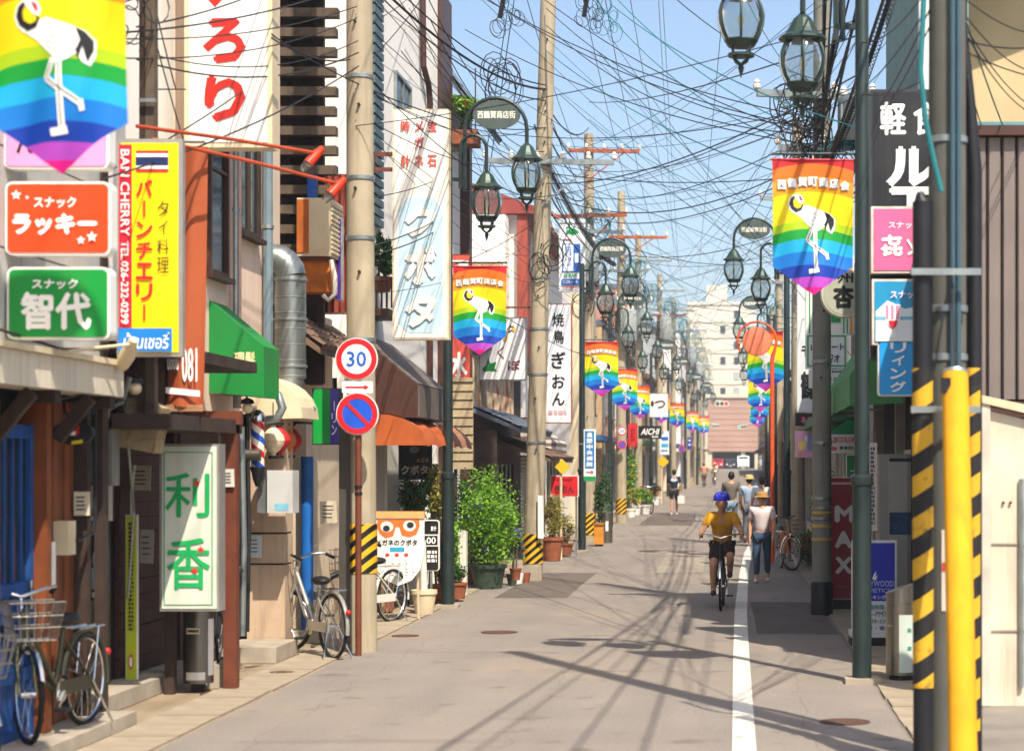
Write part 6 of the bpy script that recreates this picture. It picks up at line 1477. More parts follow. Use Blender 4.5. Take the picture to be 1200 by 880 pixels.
b = make_bike('silver bicycle with basket seen from behind beside the concrete pole', CS, R(28)); head(b, -4.46, 20.95, -.58, .81)
b = make_bike('white bicycle half hidden behind the concrete pole', CW, R(-12)); head(b, -4.60, 24.9, -.42, -.90)
b = make_bike('dark bicycle squeezed behind the rust coloured post', CB, 0, False); head(b, -4.93, 18.75, .1, -.99)
b = make_bike('bicycle with orange fork parked by the flower bed', CO, R(25)); head(b, 1.08, 38.4, .12, -.99)
b = make_bike('small distant bicycle beside the white flower buckets', CB, 0, False); head(b, -3.1, 74, .3, -.95)

# ================================================================== people
SKIN = mat("skin", '#b98a6c', rough=.6, var=.06, spec=.3)
HAIR = mat("dark_hair", '#1c1613', rough=.55, var=.2, scale=30)
def skin_mesh(name, joints, edges, m, parent, sub=1, extra=None):
    me = bpy.data.meshes.new(name)
    names = list(joints); idx = {n: i for i, n in enumerate(names)}
    me.from_pydata([joints[n][0] for n in names], [(idx[a_], idx[b_]) for a_, b_ in edges], [])
    o = bpy.data.objects.new(name, me); col.objects.link(o)
    md = o.modifiers.new("s", 'SKIN'); md.use_smooth_shade = True
    sv = me.skin_vertices[0].data
    for n in names:
        r = joints[n][1]; sv[idx[n]].radius = (r, r) if not isinstance(r, tuple) else r
    sv[0].use_root = True
    o.modifiers.new("d", 'SUBSURF').levels = sub
    o.modifiers["d"].render_levels = sub
    dg_ = bpy.context.evaluated_depsgraph_get()
    e_ = o.evaluated_get(dg_)
    nm = bpy.data.meshes.new_from_object(e_)
    o.modifiers.clear(); o.data = nm; bpy.data.meshes.remove(me); nm.name = name
    if extra:
        v = [tuple(p.co) for p in nm.vertices]; f = [tuple(p.vertices) for p in nm.polygons]; k = len(v)
        v += extra.v; f += [tuple(i+k for i in q) for q in extra.f]
        n2 = bpy.data.meshes.new(name); n2.from_pydata(v, [], f); n2.update(); o.data = n2; nm = n2
        nm.polygons.foreach_set("use_smooth", [True]*len(nm.polygons))
    nm.materials.clear(); nm.materials.append(m)
    o.parent = parent
    return o
def face_head(c, s, yaw=0, pitch=0):
    """head with jaw, nose, ears; faces -Y"""
    mb = MB(); mb.ball((0,0,0), 1, 18, 14)
    out = []
    for x, y, z in mb.v:
        q = (z+1)/2
        w = .076*(1-.22*max(0,.45-q)/.45); dp = .098*(1-.12*max(0,.4-q)/.4)
        X_, Y_, Z_ = x*w, y*dp, z*.118
        if y < -.5 and abs(x) < .3:
            if -.25 < z < .12: Y_ -= .016*(1-abs(x)/.3)
        out.append((X_,Y_,Z_))
    mb.v = out
    for sx in (-1,1): mb.ball((sx*.078,.008,-.005), 1, 8, 6, (.012,.022,.034))
    e = Euler((pitch,0,yaw))
    mb.v = [tuple(Vector(c)+(Vector(p)*s if False else (lambda q: (q.rotate(e), q)[1])(Vector(p)*s))) for p in mb.v]
    return mb
def person(label, J, top, bottom, shoe, hair, hat=None, sleeves=True, long=True, h=1.0, collar=False, group=None):
    """J: joint positions for a 1.7 m figure facing -Y"""
    t = thing('person', label, 'person', (0,0,0), group)
    V = {k: Vector(v) for k, v in J.items()}
    jt = {}; ed = []
    def add(n, p, r): jt[n] = (tuple(p), r)
    add('pelvis', V['pelvis'], (.135,.105)); add('waist', V['pelvis'].lerp(V['chest'],.45), (.125,.095)); add('chest', V['chest'], (.155,.11)); add('upper', V['chest'].lerp(V['neck'],.55), (.12,.085)); add('neck', V['neck'], .052); add('headb', V['head']-Vector((0,0,.04)), .06)
    ed += [('pelvis','waist'),('waist','chest'),('chest','upper'),('upper','neck'),('neck','headb')]
    for s in 'lr':
        add('sh'+s, V['sh'+s], .062); add('el'+s, V['el'+s], .043); add('wr'+s, V['wr'+s], .029)
        dv = (V['wr'+s]-V['el'+s]).normalized(); hp = V['wr'+s]+dv*.07; add('ha'+s, hp, (.042,.022))
        ed += [('upper','sh'+s),('sh'+s,'el'+s),('el'+s,'wr'+s),('wr'+s,'ha'+s)]
        side = dv.cross(Vector((0,1,0)));
        if side.length < .1: side = Vector((1,0,0))
        side.normalize(); side = dv.cross(side).normalized()
        for k in range(4):
            o_ = side*(-.03+.02*k); L_ = (.07,.082,.078,.062)[k]
            curl = Vector((0,-.018,-.006))
            add('f%d%s' % (k,s), hp+o_+dv*.035, .0105); add('g%d%s' % (k,s), hp+o_+dv*(.035+L_*.6)+curl*.5, .0095); add('h%d%s' % (k,s), hp+o_+dv*(.03+L_)+curl*1.4, .008)
            ed += [('ha'+s,'f%d%s' % (k,s)),('f%d%s' % (k,s),'g%d%s' % (k,s)),('g%d%s' % (k,s),'h%d%s' % (k,s))]
        add('t1'+s, V['wr'+s]+dv*.045-side*.045, .012); add('t2'+s, V['wr'+s]+dv*.09-side*.06, .010); ed += [('wr'+s,'t1'+s),('t1'+s,'t2'+s)]
        add('hi'+s, V['hi'+s], .088); add('kn'+s, V['kn'+s], .058); add('ca'+s, V['kn'+s].lerp(V['an'+s],.35)+Vector((0,.015,0)), .054); add('an'+s, V['an'+s], .038); add('to'+s, V['to'+s], .034)
        ed += [('pelvis','hi'+s),('hi'+s,'kn'+s),('kn'+s,'ca'+s),('ca'+s,'an'+s),('an'+s,'to'+s)]
    fh = face_head(V['head']+Vector((0,-.012,.035)), 1.0, J.get('yaw',(0,))[0] if isinstance(J.get('yaw'), tuple) else 0)
    body = skin_mesh('body', jt, ed, SKIN, t, 1, fh)
    def cloth(nm, keys, grow, m, cut=None):
        jj = {}
        for k in keys:
            p, r = jt[k]; r = (r[0]+grow, r[1]+grow) if isinstance(r, tuple) else r+grow
            jj[k] = (p, r)
        if cut:
            for k, a_, b_, f, rr in cut: jj[k] = (tuple(Vector(jt[a_][0]).lerp(Vector(jt[b_][0]), f)), rr)
        names = set(jj); ee = [e_ for e_ in ed if e_[0] in names and e_[1] in names]
        if cut:
            for k, a_, b_, f, rr in cut: ee.append((a_, k))
        return skin_mesh(nm, jj, ee, m, t, 1)
    if sleeves == 'long': cloth('shirt', ['pelvis','waist','chest','upper','shl','shr','ell','elr'], .016, top, [('sl','ell','wrl',.85,.042),('sr','elr','wrr',.85,.042)])
    else: cloth('shirt', ['pelvis','waist','chest','upper','shl','shr'], .018, top, [('sl','shl','ell',.8,.062),('sr','shr','elr',.8,.062)])
    if long: cloth('trousers', ['pelvis','hil','hir','knl','knr','cal','car'], .014, bottom, [('bl','cal','anl',.85,.056),('br','car','anr',.85,.056)])
    else: cloth('shorts', ['pelvis','hil','hir'], .018, bottom, [('bl','hil','knl',.85,.085),('br','hir','knr',.85,.085)])
    for s in 'lr':
        a_, b_ = Vector(jt['an'+s][0]), Vector(jt['to'+s][0]); dv = (b_-a_); dv.z = 0; dv.normalize()
        g = a_.copy(); g.z = b_.z
        skin_mesh('shoe', {'h': (tuple(g-dv*.05), .045), 'm': (tuple(g+dv*.07+Vector((0,0,.0))), .048), 't': (tuple(b_+dv*.06), .038)}, [('h','m'),('m','t')], shoe, t, 1)
    hc = V['head']+Vector((0,-.002,.052))
    if hair:
        mb = MB(); mb.ball(hc, 1, 16, 10, (.086,.112,.112)); 
        keep = []
        for f in mb.f:
            c = sum((Vector(mb.v[i]) for i in f), Vector())/len(f)-hc
            if not (c.y < -.055 and c.z < .045) and c.z > -.085 and not (abs(c.x) > .05 and c.z < -.03 and c.y < .02): keep.append(f)
        mb.f = keep; mb.build('hair', hair, t, True, False)
    if hat == 'helmet':
        mb = MB(); mb.lathe((hc[0],hc[1]+.01,hc[2]+.03), [(.118,-.01),(.12,.02),(.108,.07),(.075,.105),(.03,.12),(.001,.122)], 16); hm = mb.build('helmet', mat("blue_helmet", '#2a2fc0', rough=.3, var=.15, scale=12), t, True, False)
        for k in range(5): MB().obox((hc[0]-.06+.03*k,hc[1],hc[2]+.125-.008*abs(k-2)**1.6), (.012,.16,.03)).build('vent_rib', mat("helmet_white", '#8a8ee0', var=.1), hm, False, False)
    elif hat:
        mb = MB(); mb.lathe((hc[0],hc[1],hc[2]+.035), [(.15,-.028),(.155,-.02),(.108,.0),(.104,.06),(.08,.085),(.002,.09)], 18); mb.build('hat', hat, t, True, False)
    eb = MB()
    for sx in (-1,1): eb.ball((V['head'].x+sx*.03, V['head'].y-.098, V['head'].z+.05), 1, 8, 6, (.012,.008,.007))
    eb.build('eyes', HAIR, t, True, False)
    MB().ball((V['head'].x, V['head'].y-.1, V['head'].z-.018), 1, 8, 6, (.022,.008,.006)).build('mouth', ink('#8a4a40'), t, True, False)
    return t
def walk(st=.18, sw=.16, w=.0):
    return dict(pelvis=(0,0,.92), chest=(0,.0,1.24), neck=(0,.0,1.45), head=(0,-.02,1.56), shl=(-.185,.0,1.39), shr=(.185,.0,1.39),
        ell=(-.23,sw*.6,1.12), elr=(.23,-sw*.5,1.12), wrl=(-.22,sw*.5-.08,.88), wrr=(.22,-sw-.08,.90),
        hil=(-.09,0,.88), hir=(.09,0,.88), knl=(-.095,-st*.8,.50), knr=(.095,st*.25,.49), anl=(-.095,-st*.9,.09), anr=(.095,st*1.1,.13), tol=(-.10,-st*.9-.13,.04), tor=(.10,st*1.1-.10,.045))
JE = mat("blue_jeans", '#2c4258', rough=.85, var=.2, scale=20); SHOE_D = mat("dark_shoe", '#2a2624', rough=.6); SHOE_W = mat("white_shoe", '#cfcac0', rough=.6)
PINKS = mat("pale_pink_cotton", '#d3c3c2', rough=.85, var=.08, scale=8, bump=.3, bscale=14)
w = person('woman in pale pink shirt, jeans and tan hat walking towards the camera', walk(.12,.1), PINKS, JE, SHOE_W, HAIR, mat("tan_hat", '#a8804a', rough=.9, var=.12, bump=.7, bscale=13), sleeves='short')
w.location = (X(893,34), 34, 0); w.scale = (.93,.93,.91); w.rotation_euler = (0,0,-.1)
m1 = person('person in grey brown T-shirt and pale jeans walking away up the street', walk(.16,.14), mat("taupe_tee", '#6a6258', rough=.9, var=.12, bump=.7, bscale=13), mat("pale_denim", '#7a90a4', rough=.9, var=.15), SHOE_D, HAIR)
m1.location = (X(857,53), 53, zg(53)); m1.rotation_euler = (0,0,math.pi); m1.scale = (1.04,)*3
m2 = person('person in pale blue shirt and straw cap walking away near the edge line', walk(.14,.1), mat("pale_blue_shirt", '#9fb0c4', rough=.9, var=.12, bump=.7, bscale=13), mat("grey_trousers", '#5a5c62', rough=.9, var=.12, bump=.7, bscale=13), SHOE_D, HAIR, mat("straw_cap", '#b8a46a', rough=.9, var=.12, bump=.7, bscale=13))
m2.location = (X(878,50), 50, zg(50)); m2.rotation_euler = (0,0,math.pi-.1); m2.scale = (1.0,)*3
m3 = person('dark haired person in white shirt walking away beside the straw cap', walk(.14,.12), mat("white_shirt", '#d2d4da', rough=.9, var=.06), mat("navy_trousers", '#2a3040', rough=.9, var=.12, bump=.7, bscale=13), SHOE_D, HAIR)
m3.location = (X(893,48), 48, zg(48)); m3.rotation_euler = (0,0,math.pi+.15); m3.scale = (1.0,)*3
bo = person('boy in navy T-shirt and dark shorts walking alone along the shop side', walk(.16,.14), mat("navy_tee", '#1a2438', rough=.9, var=.15, scale=12), mat("dark_shorts", '#24262c', rough=.9), SHOE_W, HAIR, long=False)
bo.location = (X(790,72.5), 72.5, zg(72.5)); bo.rotation_euler = (0,0,math.pi); bo.scale = (.98,)*3
sh = MB().prism([(-.14,1.30),(-.06,1.42),(0,1.36),(.06,1.42),(.14,1.30),(0,1.24)], .118, .125).build('shirt_print', ink('#c8ccd4'), bo, False, False)
bag = thing('shopping_bag', 'small white shopping bag carried by the boy in navy', 'bag', (0,0,0))
MB().prism([(-.12,0),(.12,0),(.13,.26),(.05,.31),(-.05,.31),(-.13,.26)], -.05, .05).build('pouch', M_PLASTW, bag, False, False); MB().tube([(-.05,0,.3),(-.03,0,.42),(.03,0,.42),(.05,0,.3)], .008, 5).build('handle', M_PLASTW, bag, False, False)
bag.location = (X(790,72.5)+.26, 72.5-.02, zg(72.5)+.42)
def cyclist(label, top, bottom, hat, hair, bikelabel, x, d, fx, fy, bm, sl='short'):
    J = dict(pelvis=(0,.24,.86), chest=(0,.08,1.16), neck=(0,-.02,1.36), head=(0,-.09,1.45), shl=(-.17,.0,1.30), shr=(.17,.0,1.30), ell=(-.27,-.10,1.10), elr=(.27,-.10,1.10), wrl=(-.28,-.20,1.07), wrr=(.28,-.20,1.07),
        hil=(-.09,.22,.84), hir=(.09,.22,.84), knl=(-.12,-.14,.62), knr=(.12,-.04,.72), anl=(-.12,.0,.25), anr=(.11,.12,.47), tol=(-.12,-.12,.215), tor=(.11,.02,.46))
    p = person(label, J, top, bottom, SHOE_D, hair, hat, sl, long=False)
    ang = math.atan2(fy, fx)
    p.rotation_euler = (0,0,ang+math.pi/2); p.location = (x, d, zg(d))
    b = make_bike(bikelabel, bm, 0, False, 'bicycle', 'ridden bicycles', False)
    head(b, x, d, fx, fy)
    return p, b
YT = mat("yellow_jersey", '#c98f10', rough=.85, var=.12, scale=9, dirt=.4, dirtc='#3a2c10', bump=.7, bscale=13)
cyclist('child in blue helmet and yellow shirt riding a bicycle towards the camera', YT, mat("dark_brown_shorts", '#2c1e1a', rough=.9), 'helmet', None, 'bicycle ridden by the child in the blue helmet', X(846,27.9), 27.9, -.03, -1, CB)
cyclist('far cyclist in cream shirt near the end of the street', mat("cream_shirt", '#d6c6a0', rough=.9), mat("khaki_shorts", '#6a6250', rough=.9), mat("straw_cap", '#b8a46a'), HAIR, 'bicycle ridden by the far cyclist in cream', X(837,140), 140, .1, -1, CB)
cyclist('far cyclist in orange-pink shirt beside the cream one', mat("orange_pink_shirt", '#b8705a', rough=.9), mat("khaki_shorts", '#6a6250', rough=.9), None, HAIR, 'bicycle ridden by the far cyclist in orange-pink', X(825,132), 132, -.1, 1, CB)

# ================================================================== plants
def leafmat(name, c1, c2):
    if name in MATS: return MATS[name]
    m = bpy.data.materials.new(name); m.use_nodes = True
    t = m.node_tree; N = t.nodes; L = t.links; b = N["Principled BSDF"]; b.inputs["Roughness"].default_value = .5
    tc = N.new("ShaderNodeTexCoord"); n = N.new("ShaderNodeTexNoise"); n.inputs["Scale"].default_value = 11; n.inputs["Detail"].default_value = 3; L.new(tc.outputs["Object"], n.inputs[0])
    r = N.new("ShaderNodeValToRGB"); r.color_ramp.elements[0].position = .35; r.color_ramp.elements[1].position = .65; r.color_ramp.elements[0].color = (*lin(c1),1); r.color_ramp.elements[1].color = (*lin(c2),1); L.new(n.outputs[0], r.inputs[0])
    L.new(r.outputs[0], b.inputs["Base Color"])
    tr = N.new("ShaderNodeBsdfTranslucent"); L.new(r.outputs[0], tr.inputs["Color"]); mx = N.new("ShaderNodeMixShader"); mx.inputs[0].default_value = .35
    L.new(b.outputs[0], mx.inputs[1]); L.new(tr.outputs[0], mx.inputs[2]); L.new(mx.outputs[0], N["Material Output"].inputs[0]); MATS[name] = m; return m
LG = leafmat("leaf_bright", '#3a7414', '#98c432'); LD = leafmat("leaf_dark", '#1d4018', '#4a7a2a'); LY = leafmat("leaf_olive", '#6a7028', '#b0a040'); LV = leafmat("petal_violet", '#4a3a9a', '#7a5ac8'); LRd = leafmat("petal_red", '#b82a2a', '#d86a5a'); LYl = leafmat("petal_yellow", '#d8a820', '#f0d040')
def leaf(mb, p, s, rnd):
    a_ = Vector((rnd.gauss(0,1),rnd.gauss(0,1),rnd.gauss(0,.6))).normalized(); n = Vector((rnd.gauss(0,1),rnd.gauss(0,1)-.3,rnd.gauss(0,1)+.8)).normalized(); b_ = a_.cross(n)
    if b_.length < .1: b_ = a_.orthogonal()
    b_.normalize(); p = Vector(p)
    mb.add([p-a_*s, p+b_*s*.45+a_*s*.1, p+a_*s, p-b_*s*.45+a_*s*.1], [(0,1,2,3)])
def plant(name, label, c, rx, ry, rz, n, size, m, seed, stems=5, pot=None, clumps=26, flowers=None, cat='plant', group=None, zb=None):
    """leaf clumps spread through an uneven crown"""
    rnd = random.Random(seed); c = Vector(c)
    base = zb if zb is not None else c.z-rz
    t = thing(name, label, cat, (c.x, c.y, base), group)
    cl = []
    for _ in range(clumps):
        while True:
            q = Vector((rnd.uniform(-1,1),rnd.uniform(-1,1),rnd.uniform(-1,1)))
            if q.length < 1: break
        q = q*(.55+.45*rnd.random()); cl.append((c+Vector((q.x*rx,q.y*ry,q.z*rz)), rnd.uniform(.16,.34)))
    mb = MB(); fb = MB()
    for _ in range(n):
        p0, rr = cl[rnd.randrange(clumps)]
        p = p0+Vector((rnd.gauss(0,1)*rx,rnd.gauss(0,1)*ry,rnd.gauss(0,1)*rz))*rr*.75
        if p.z < base+.02: p.z = base+.02+rnd.random()*.1
        leaf(mb, p, size*rnd.uniform(.6,1.3), rnd)
    mb.build('foliage', m, t)
    st = MB()
    for k in range(stems):
        q = cl[k % clumps][0]; m0 = Vector((c.x+rnd.uniform(-.08,.08), c.y, base)); st.tube([m0, m0.lerp(q,.5)+Vector((rnd.uniform(-.05,.05),0,.05)), q], [.018,.012,.006], 5)
    st.build('stems', M_WOODG, t)
    if flowers:
        fm, nf, fs = flowers
        for _ in range(nf):
            q = cl[rnd.randrange(clumps)][0]; p = q+Vector((rnd.gauss(0,.5)*rx*.3, -ry*.5, rnd.gauss(0,.5)*rz*.3))
            for k in range(4): leaf(fb, p+Vector((rnd.gauss(0,1),rnd.gauss(0,1),rnd.gauss(0,1)))*fs*.6, fs, rnd)
        fb.build('blossoms', fm, t)
    if pot:
        r0, h, pm_ = pot; zz = base
        p_ = MB().lathe((c.x,c.y,zz-h), [(r0*.72,0),(r0*.95,h*.85),(r0*1.06,h*.86),(r0*1.06,h),(r0*.95,h)], 16).build('pot', pm_, t, True)
        MB().lathe((c.x,c.y,zz-h*.12), [(r0*.94,0),(.01,.004)], 12, False).build('soil', M_SOIL, t)
    return t
POTG = mat("green_plastic_pot", '#3a4a3c', rough=.5, var=.1, dirt=.2)
plant('shrub', 'large bright green bush in a dark pot beside the lamp post', (X(572,32.3),32.3,1.13), .56, .5, .78, 7800, .034, LG, 11, 9, (.30,.42,POTG), 46, (LV,10,.03), 'shrub', zb=.40)
plant('shrub', 'darker green bush pressed against the tan board screen', (X(545,33.0),33.1,1.2), .22, .3, .8, 2200, .035, LD, 12, 5, (.2,.3,M_TERRA), 20, None, 'shrub', zb=.32)
plant('trailing_plant', 'dark leafy plant with red blossoms over the spectacles board', (X(484,27.6),27.8,1.62), .28, .25, .36, 2200, .032, LD, 13, 5, (.16,.22,M_TERRA), 18, (LRd,5,.03), zb=1.2)
plant('trailing_plant', 'yellow-green leafy plant beside the lamp post above the price sign', (X(508,27.9),28.0,1.6), .17, .2, .45, 1500, .036, LY, 14, 4, (.14,.2,M_TERRA), 14, None, zb=1.1)
for px in (484, 508):
    q = thing('plant_stand', 'slim iron plant stand under the %s' % ('dark leafy plant' if px == 484 else 'yellow-green leafy plant'), 'plant stand', (X(px,28),27.9,0))
    zt_ = .96 if px == 484 else .88
    for a_ in range(3): MB().cyl((X(px,28)+.15*math.cos(a_*2.09),27.9+.15*math.sin(a_*2.09),0),(X(px,28)+.1*math.cos(a_*2.09),27.9+.1*math.sin(a_*2.09),zt_), .012, n=6).build('leg', M_BLACK, q)
    MB().lathe((X(px,28),27.9,zt_), [(.16,0),(.16,.02)], 14).build('top', M_BLACK, q)
plant('potted_plant', 'wispy olive plant in a small pot left of the spectacles board', (X(452,26.9),27.0,.6), .14, .14, .3, 600, .03, LY, 51, 4, (.12,.22,M_TERRA), 12, None, zb=.24)
plant('potted_plant', 'dark leafy pot squeezed behind the price sign', (X(512,28.3),28.5,.85), .2, .16, .45, 1100, .034, LD, 52, 4, (.15,.26,M_TERRA), 16, (LYl,6,.025), zb=.3)
plant('potted_plant', 'tall green plant between the two lamp side planters', (X(528,30.0),30.3,.8), .16, .16, .5, 900, .035, LG, 53, 4, (.14,.26,M_TERRA), 14, None, zb=.28)
pp_ = thing('plant_pot', 'large cream flower pot at the foot of the price sign', 'pot', (X(497,26.7),26.7,0))
MB().lathe((X(497,26.7),26.7,0), [(.12,0),(.165,.27),(.18,.275),(.18,.33),(.165,.33),(.15,.28)], 18).build('body', M_CREAM, pp_, True)
MB().lathe((X(497,26.7),26.7,.27), [(.15,0),(.01,.003)], 12, False).build('soil', M_SOIL, pp_)
MB().cyl((X(497,26.7),26.7,.2),(X(497,26.7)-.02,26.7,1.0), .05, .045, n=10).build('stake', M_PLASTW, pp_, True)
plant('potted_plant', 'small leafy pot between cream pot and lamp post', (X(518,28.6),28.6,.45), .12, .12, .16, 500, .03, LY, 15, 3, (.12,.24,M_TERRA))
plant('potted_plant', 'low planter with ragged green growth right of the lamp post', (X(537,29.3),29.2,.42), .2, .12, .14, 600, .03, LD, 16, 3, (.15,.24,M_TERRA))
wb_ = thing('wooden_crate', 'upright pale planter box behind the low planter', 'crate', (X(538,30.4),30.4,0)); 
for k in range(4): MB().box(X(532,30.4)+k*.045, X(532,30.4)+.042+k*.045, 30.4, 30.43, .35, 1.02).build('slat', M_PLASTW, wb_)
MB().box(X(532,30.4), X(546,30.4), 30.435, 30.6, 0, 1.0).build('box', M_PLASTW, wb_)
for i, (px, d) in enumerate(((603,33.6),(610,33.9),(618,34.0))): 
    q = thing('plant_pot', ['small grey pot right of the large bush','small white block beside the large bush','small terracotta pot at the foot of the leaning pole'][i], 'pot', (X(px,d)-.02,d-.2,0))
    MB().lathe((X(px,d)-.02,d-.2,0), [(.07,0),(.095,.14),(.1,.18),(.085,.18)], 12).build('body', (POTG,M_WHITE,M_TERRA)[i], q, True)
plant('potted_plant', 'tall violet flowering plant at the right edge of the large bush', (X(604,33.0),33.0,.95), .10, .12, .35, 500, .03, LG, 17, 3, (.1,.2,M_TERRA), 10, (LV,16,.032), zb=.3)
plant('potted_plant', 'olive bushy plant in a big brown pot by the red hiragana sign', (X(647,41.5),41.5,1.0), .3, .3, .45, 1300, .035, LY, 18, 5, (.24,.5,M_TERRA), 16, None, zb=.52)
plant('potted_plant', 'low yellow-green plant in a dark pot next to the big brown pot', (X(664,43.5),43.2,.62), .3, .25, .3, 1000, .035, LY, 19, 4, (.17,.26,M_TERRA), 14)
plant('potted_plant', 'leafy green plant behind the lamp post by the orange box', (X(703,50),50,1.3), .25, .3, .8, 1200, .045, LD, 20, 4, (.2,.3,M_TERRA), 14, None, zb=.35)
ob = thing('orange_bin', 'orange upright storage box beside the steel bin on the shop side', 'box', (X(701,48),48,zg(48)))
MB().box(X(696,48), X(707,48), 48, 48.3, zg(48)+.05, zg(48)+.52).build('body', mat("orange_box", '#c8842a', rough=.6, var=.15, dirt=.2), ob); MB().box(X(695.5,48), X(707.5,48), 47.97, 48.33, zg(48)+.523, zg(48)+.57).build('lid', mat("orange_box_lid", '#a8641c', rough=.6, var=.15), ob); MB().box(X(697,48), X(706,48), 48.05, 48.25, zg(48), zg(48)+.048).build('foot', M_BLACK, ob)
cy = thing('steel_ash_bin', 'round steel bin behind the orange box', 'bin', (X(711,50),50,zg(50))); MB().lathe((X(711,50),50,zg(50)), [(.15,0),(.15,.7),(.14,.78),(.02,.8)], 16).build('drum', M_STEEL, cy, True); MB().box(X(710,50), X(712,50)+.03, 49.84, 49.86, zg(50)+.3, zg(50)+.55).build('label', M_WHITE, cy)
for i, (px, d, m_, fl) in enumerate(((745,72,LG,LYl),(756,73,LG,LRd),(739,70,LG,LYl),(768,86,LD,LRd))):
    plant('potted_plant', ['yellow flowering pot by the white bucket','red flowering plant in the white bucket','climbing yellow flowers beside the concrete pole','distant red flowering pot near the boy'][i], (X(px,d),d,zg(d)+(.7 if i != 2 else 1.4)), .3, .3, .3 if i != 2 else 1.1, 600, .06, m_, 30+i, 3, (.2,.35,M_WHITE), 12, (fl,12,.06), zb=zg(d)+(.36 if i != 2 else .3))
plant('shrub', 'low green flower bed with pink blossoms on the mirror side', (1.75,39.3,.42), .42, 1.3, .36, 3600, .04, LD, 40, 8, None, 40, (LRd,26,.035), 'flower bed', zb=.0)
plant('shrub', 'leafy climbing plant on a frame behind the flower bed', (1.95,41.5,1.3), .25, .7, .8, 1600, .045, LG, 41, 5, None, 20, (LRd,8,.04), 'shrub', zb=.0)
plant('shrub', 'dark green creeper on the balcony behind the big concrete pole', (X(446,27.2),27.2,Z(300,27.2)), .16, .3, .28, 1200, .04, LD, 42, 4, (.18,.2,M_TERRA), 14, zb=Z(325,27.2))
bl_ = thing('balcony', 'small dark brown balcony beside the glasses shop sign', 'balcony', (XD,27.2,Z(372,27.2)))
MB().box(XD-.02, X(461,27.2)-.0, 26.8, 27.9, Z(372,27.2), Z(364,27.2)).build('floor', M_BROWN, bl_)
for k in range(6): MB().box(XD+.02+k*.07, XD+.045+k*.07, 26.82, 26.85, Z(363.5,27.2), Z(332,27.2)).build('baluster', M_WOODD, bl_)
MB().box(XD, X(461,27.2), 26.8, 26.86, Z(331.8,27.2), Z(327,27.2)).build('rail', M_BROWN, bl_)
plant('potted_plant', 'bright yellow-green balcony plant above the street name arch', (-4.72,35.0,8.35), .24, .2, .3, 900, .045, LG, 43, 3, None, 12, (LRd,6,.05), zb=8.0)
# sidewalk clutter left
for i, (px, py, w_, h_) in enumerate(((185,810,.30,.16),(172,792,.28,.22),(258,805,.22,.2))):
    d = dg(py); q = thing('concrete_block', ['pale concrete block beside the steel bin','upturned wooden box behind the pale block','concrete block at the foot of the rust coloured post'][i], 'block', (X(px,d),d,0))
    MB().obox((X(px,d),d,h_/2), (w_,.2,h_), (0,0,.2)).build('block', M_CONC2 if i != 1 else M_WOODG, q); MB().obox((X(px,d),d,h_+.006), (w_*.9,.18,.012), (0,0,.2)).build('cap', M_CONC2, q)

# ================================================================== far traffic
def car(label, x, d, bm, h, L_, w=1.68, van=False):
    z = zg(262)+.1; t = thing('parked_car', label, 'car', (x,d,z), 'cars parked under the far building')
    pr = [(0,.25),(0,.75),(.15,.9),(.95,1.0),(1.5,h),(L_-.7,h),(L_-.1,1.0),(L_,.85),(L_,.25)] if not van else [(0,.25),(0,.9),(.2,1.05),(.75,h-.06),(1.0,h),(L_-.1,h),(L_,h-.1),(L_,.25)]
    MB().prism([(d+a_,z+b_) for a_, b_ in pr], x-w/2, x+w/2, 'yz').build('body', bm, t)
    g0, g1 = (pr[3], pr[4]) if not van else (pr[2], pr[3])
    MB().add([(x-w*.42,d+g0[0]-.02+.08,z+g0[1]+.06),(x+w*.42,d+g0[0]-.02+.08,z+g0[1]+.06),(x+w*.38,d+g1[0]-.06,z+g1[1]-.06),(x-w*.38,d+g1[0]-.06,z+g1[1]-.06)], [(0,1,2,3)]).build('windscreen', M_GLASSD, t)
    for s in (-1,1):
        MB().box(x+s*(w/2-.28)-.14, x+s*(w/2-.28)+.14, d-.02, d-.003, z+.62, z+.78).build('headlight', M_WHITE, t)
        MB().add([(x+s*(w/2+.006),d+1.2,z+1.02),(x+s*(w/2+.006),d+L_-.6,z+1.02),(x+s*(w/2+.006),d+L_-.9,z+h-.1),(x+s*(w/2+.006),d+1.6,z+h-.1)], [(0,1,2,3)]).build('side_window', M_GLASSD, t)
        for y in (.75, L_-.75): MB().lathe((x+s*(w/2-.1),d+y,z+.3), [(.3,-.1),(.3,.1)], 14, True, 'x').build('wheel', M_RUBBER, t)
    MB().box(x-w*.4, x+w*.4, d-.03, d-.004, z+.3, z+.42).build('bumper', M_BLACK, t)
    MB().box(x-.2, x+.2, d-.045, d-.032, z+.44, z+.54).build('number_plate', M_WHITE, t)
car('red car parked under the far building', X(841,289), 286.5, mat("car_red", '#b02030', rough=.25, var=.04), 1.55, 3.6)
car('black car between the red car and the white van', X(856,289), 287, mat("car_black", '#1c1c20', rough=.25, var=.04), 1.6, 3.8, 1.6)
car('white van parked under the far building', X(871,289), 286.8, mat("car_white", '#dcdcd8', rough=.3, var=.04), 1.95, 3.9, 1.7, True)
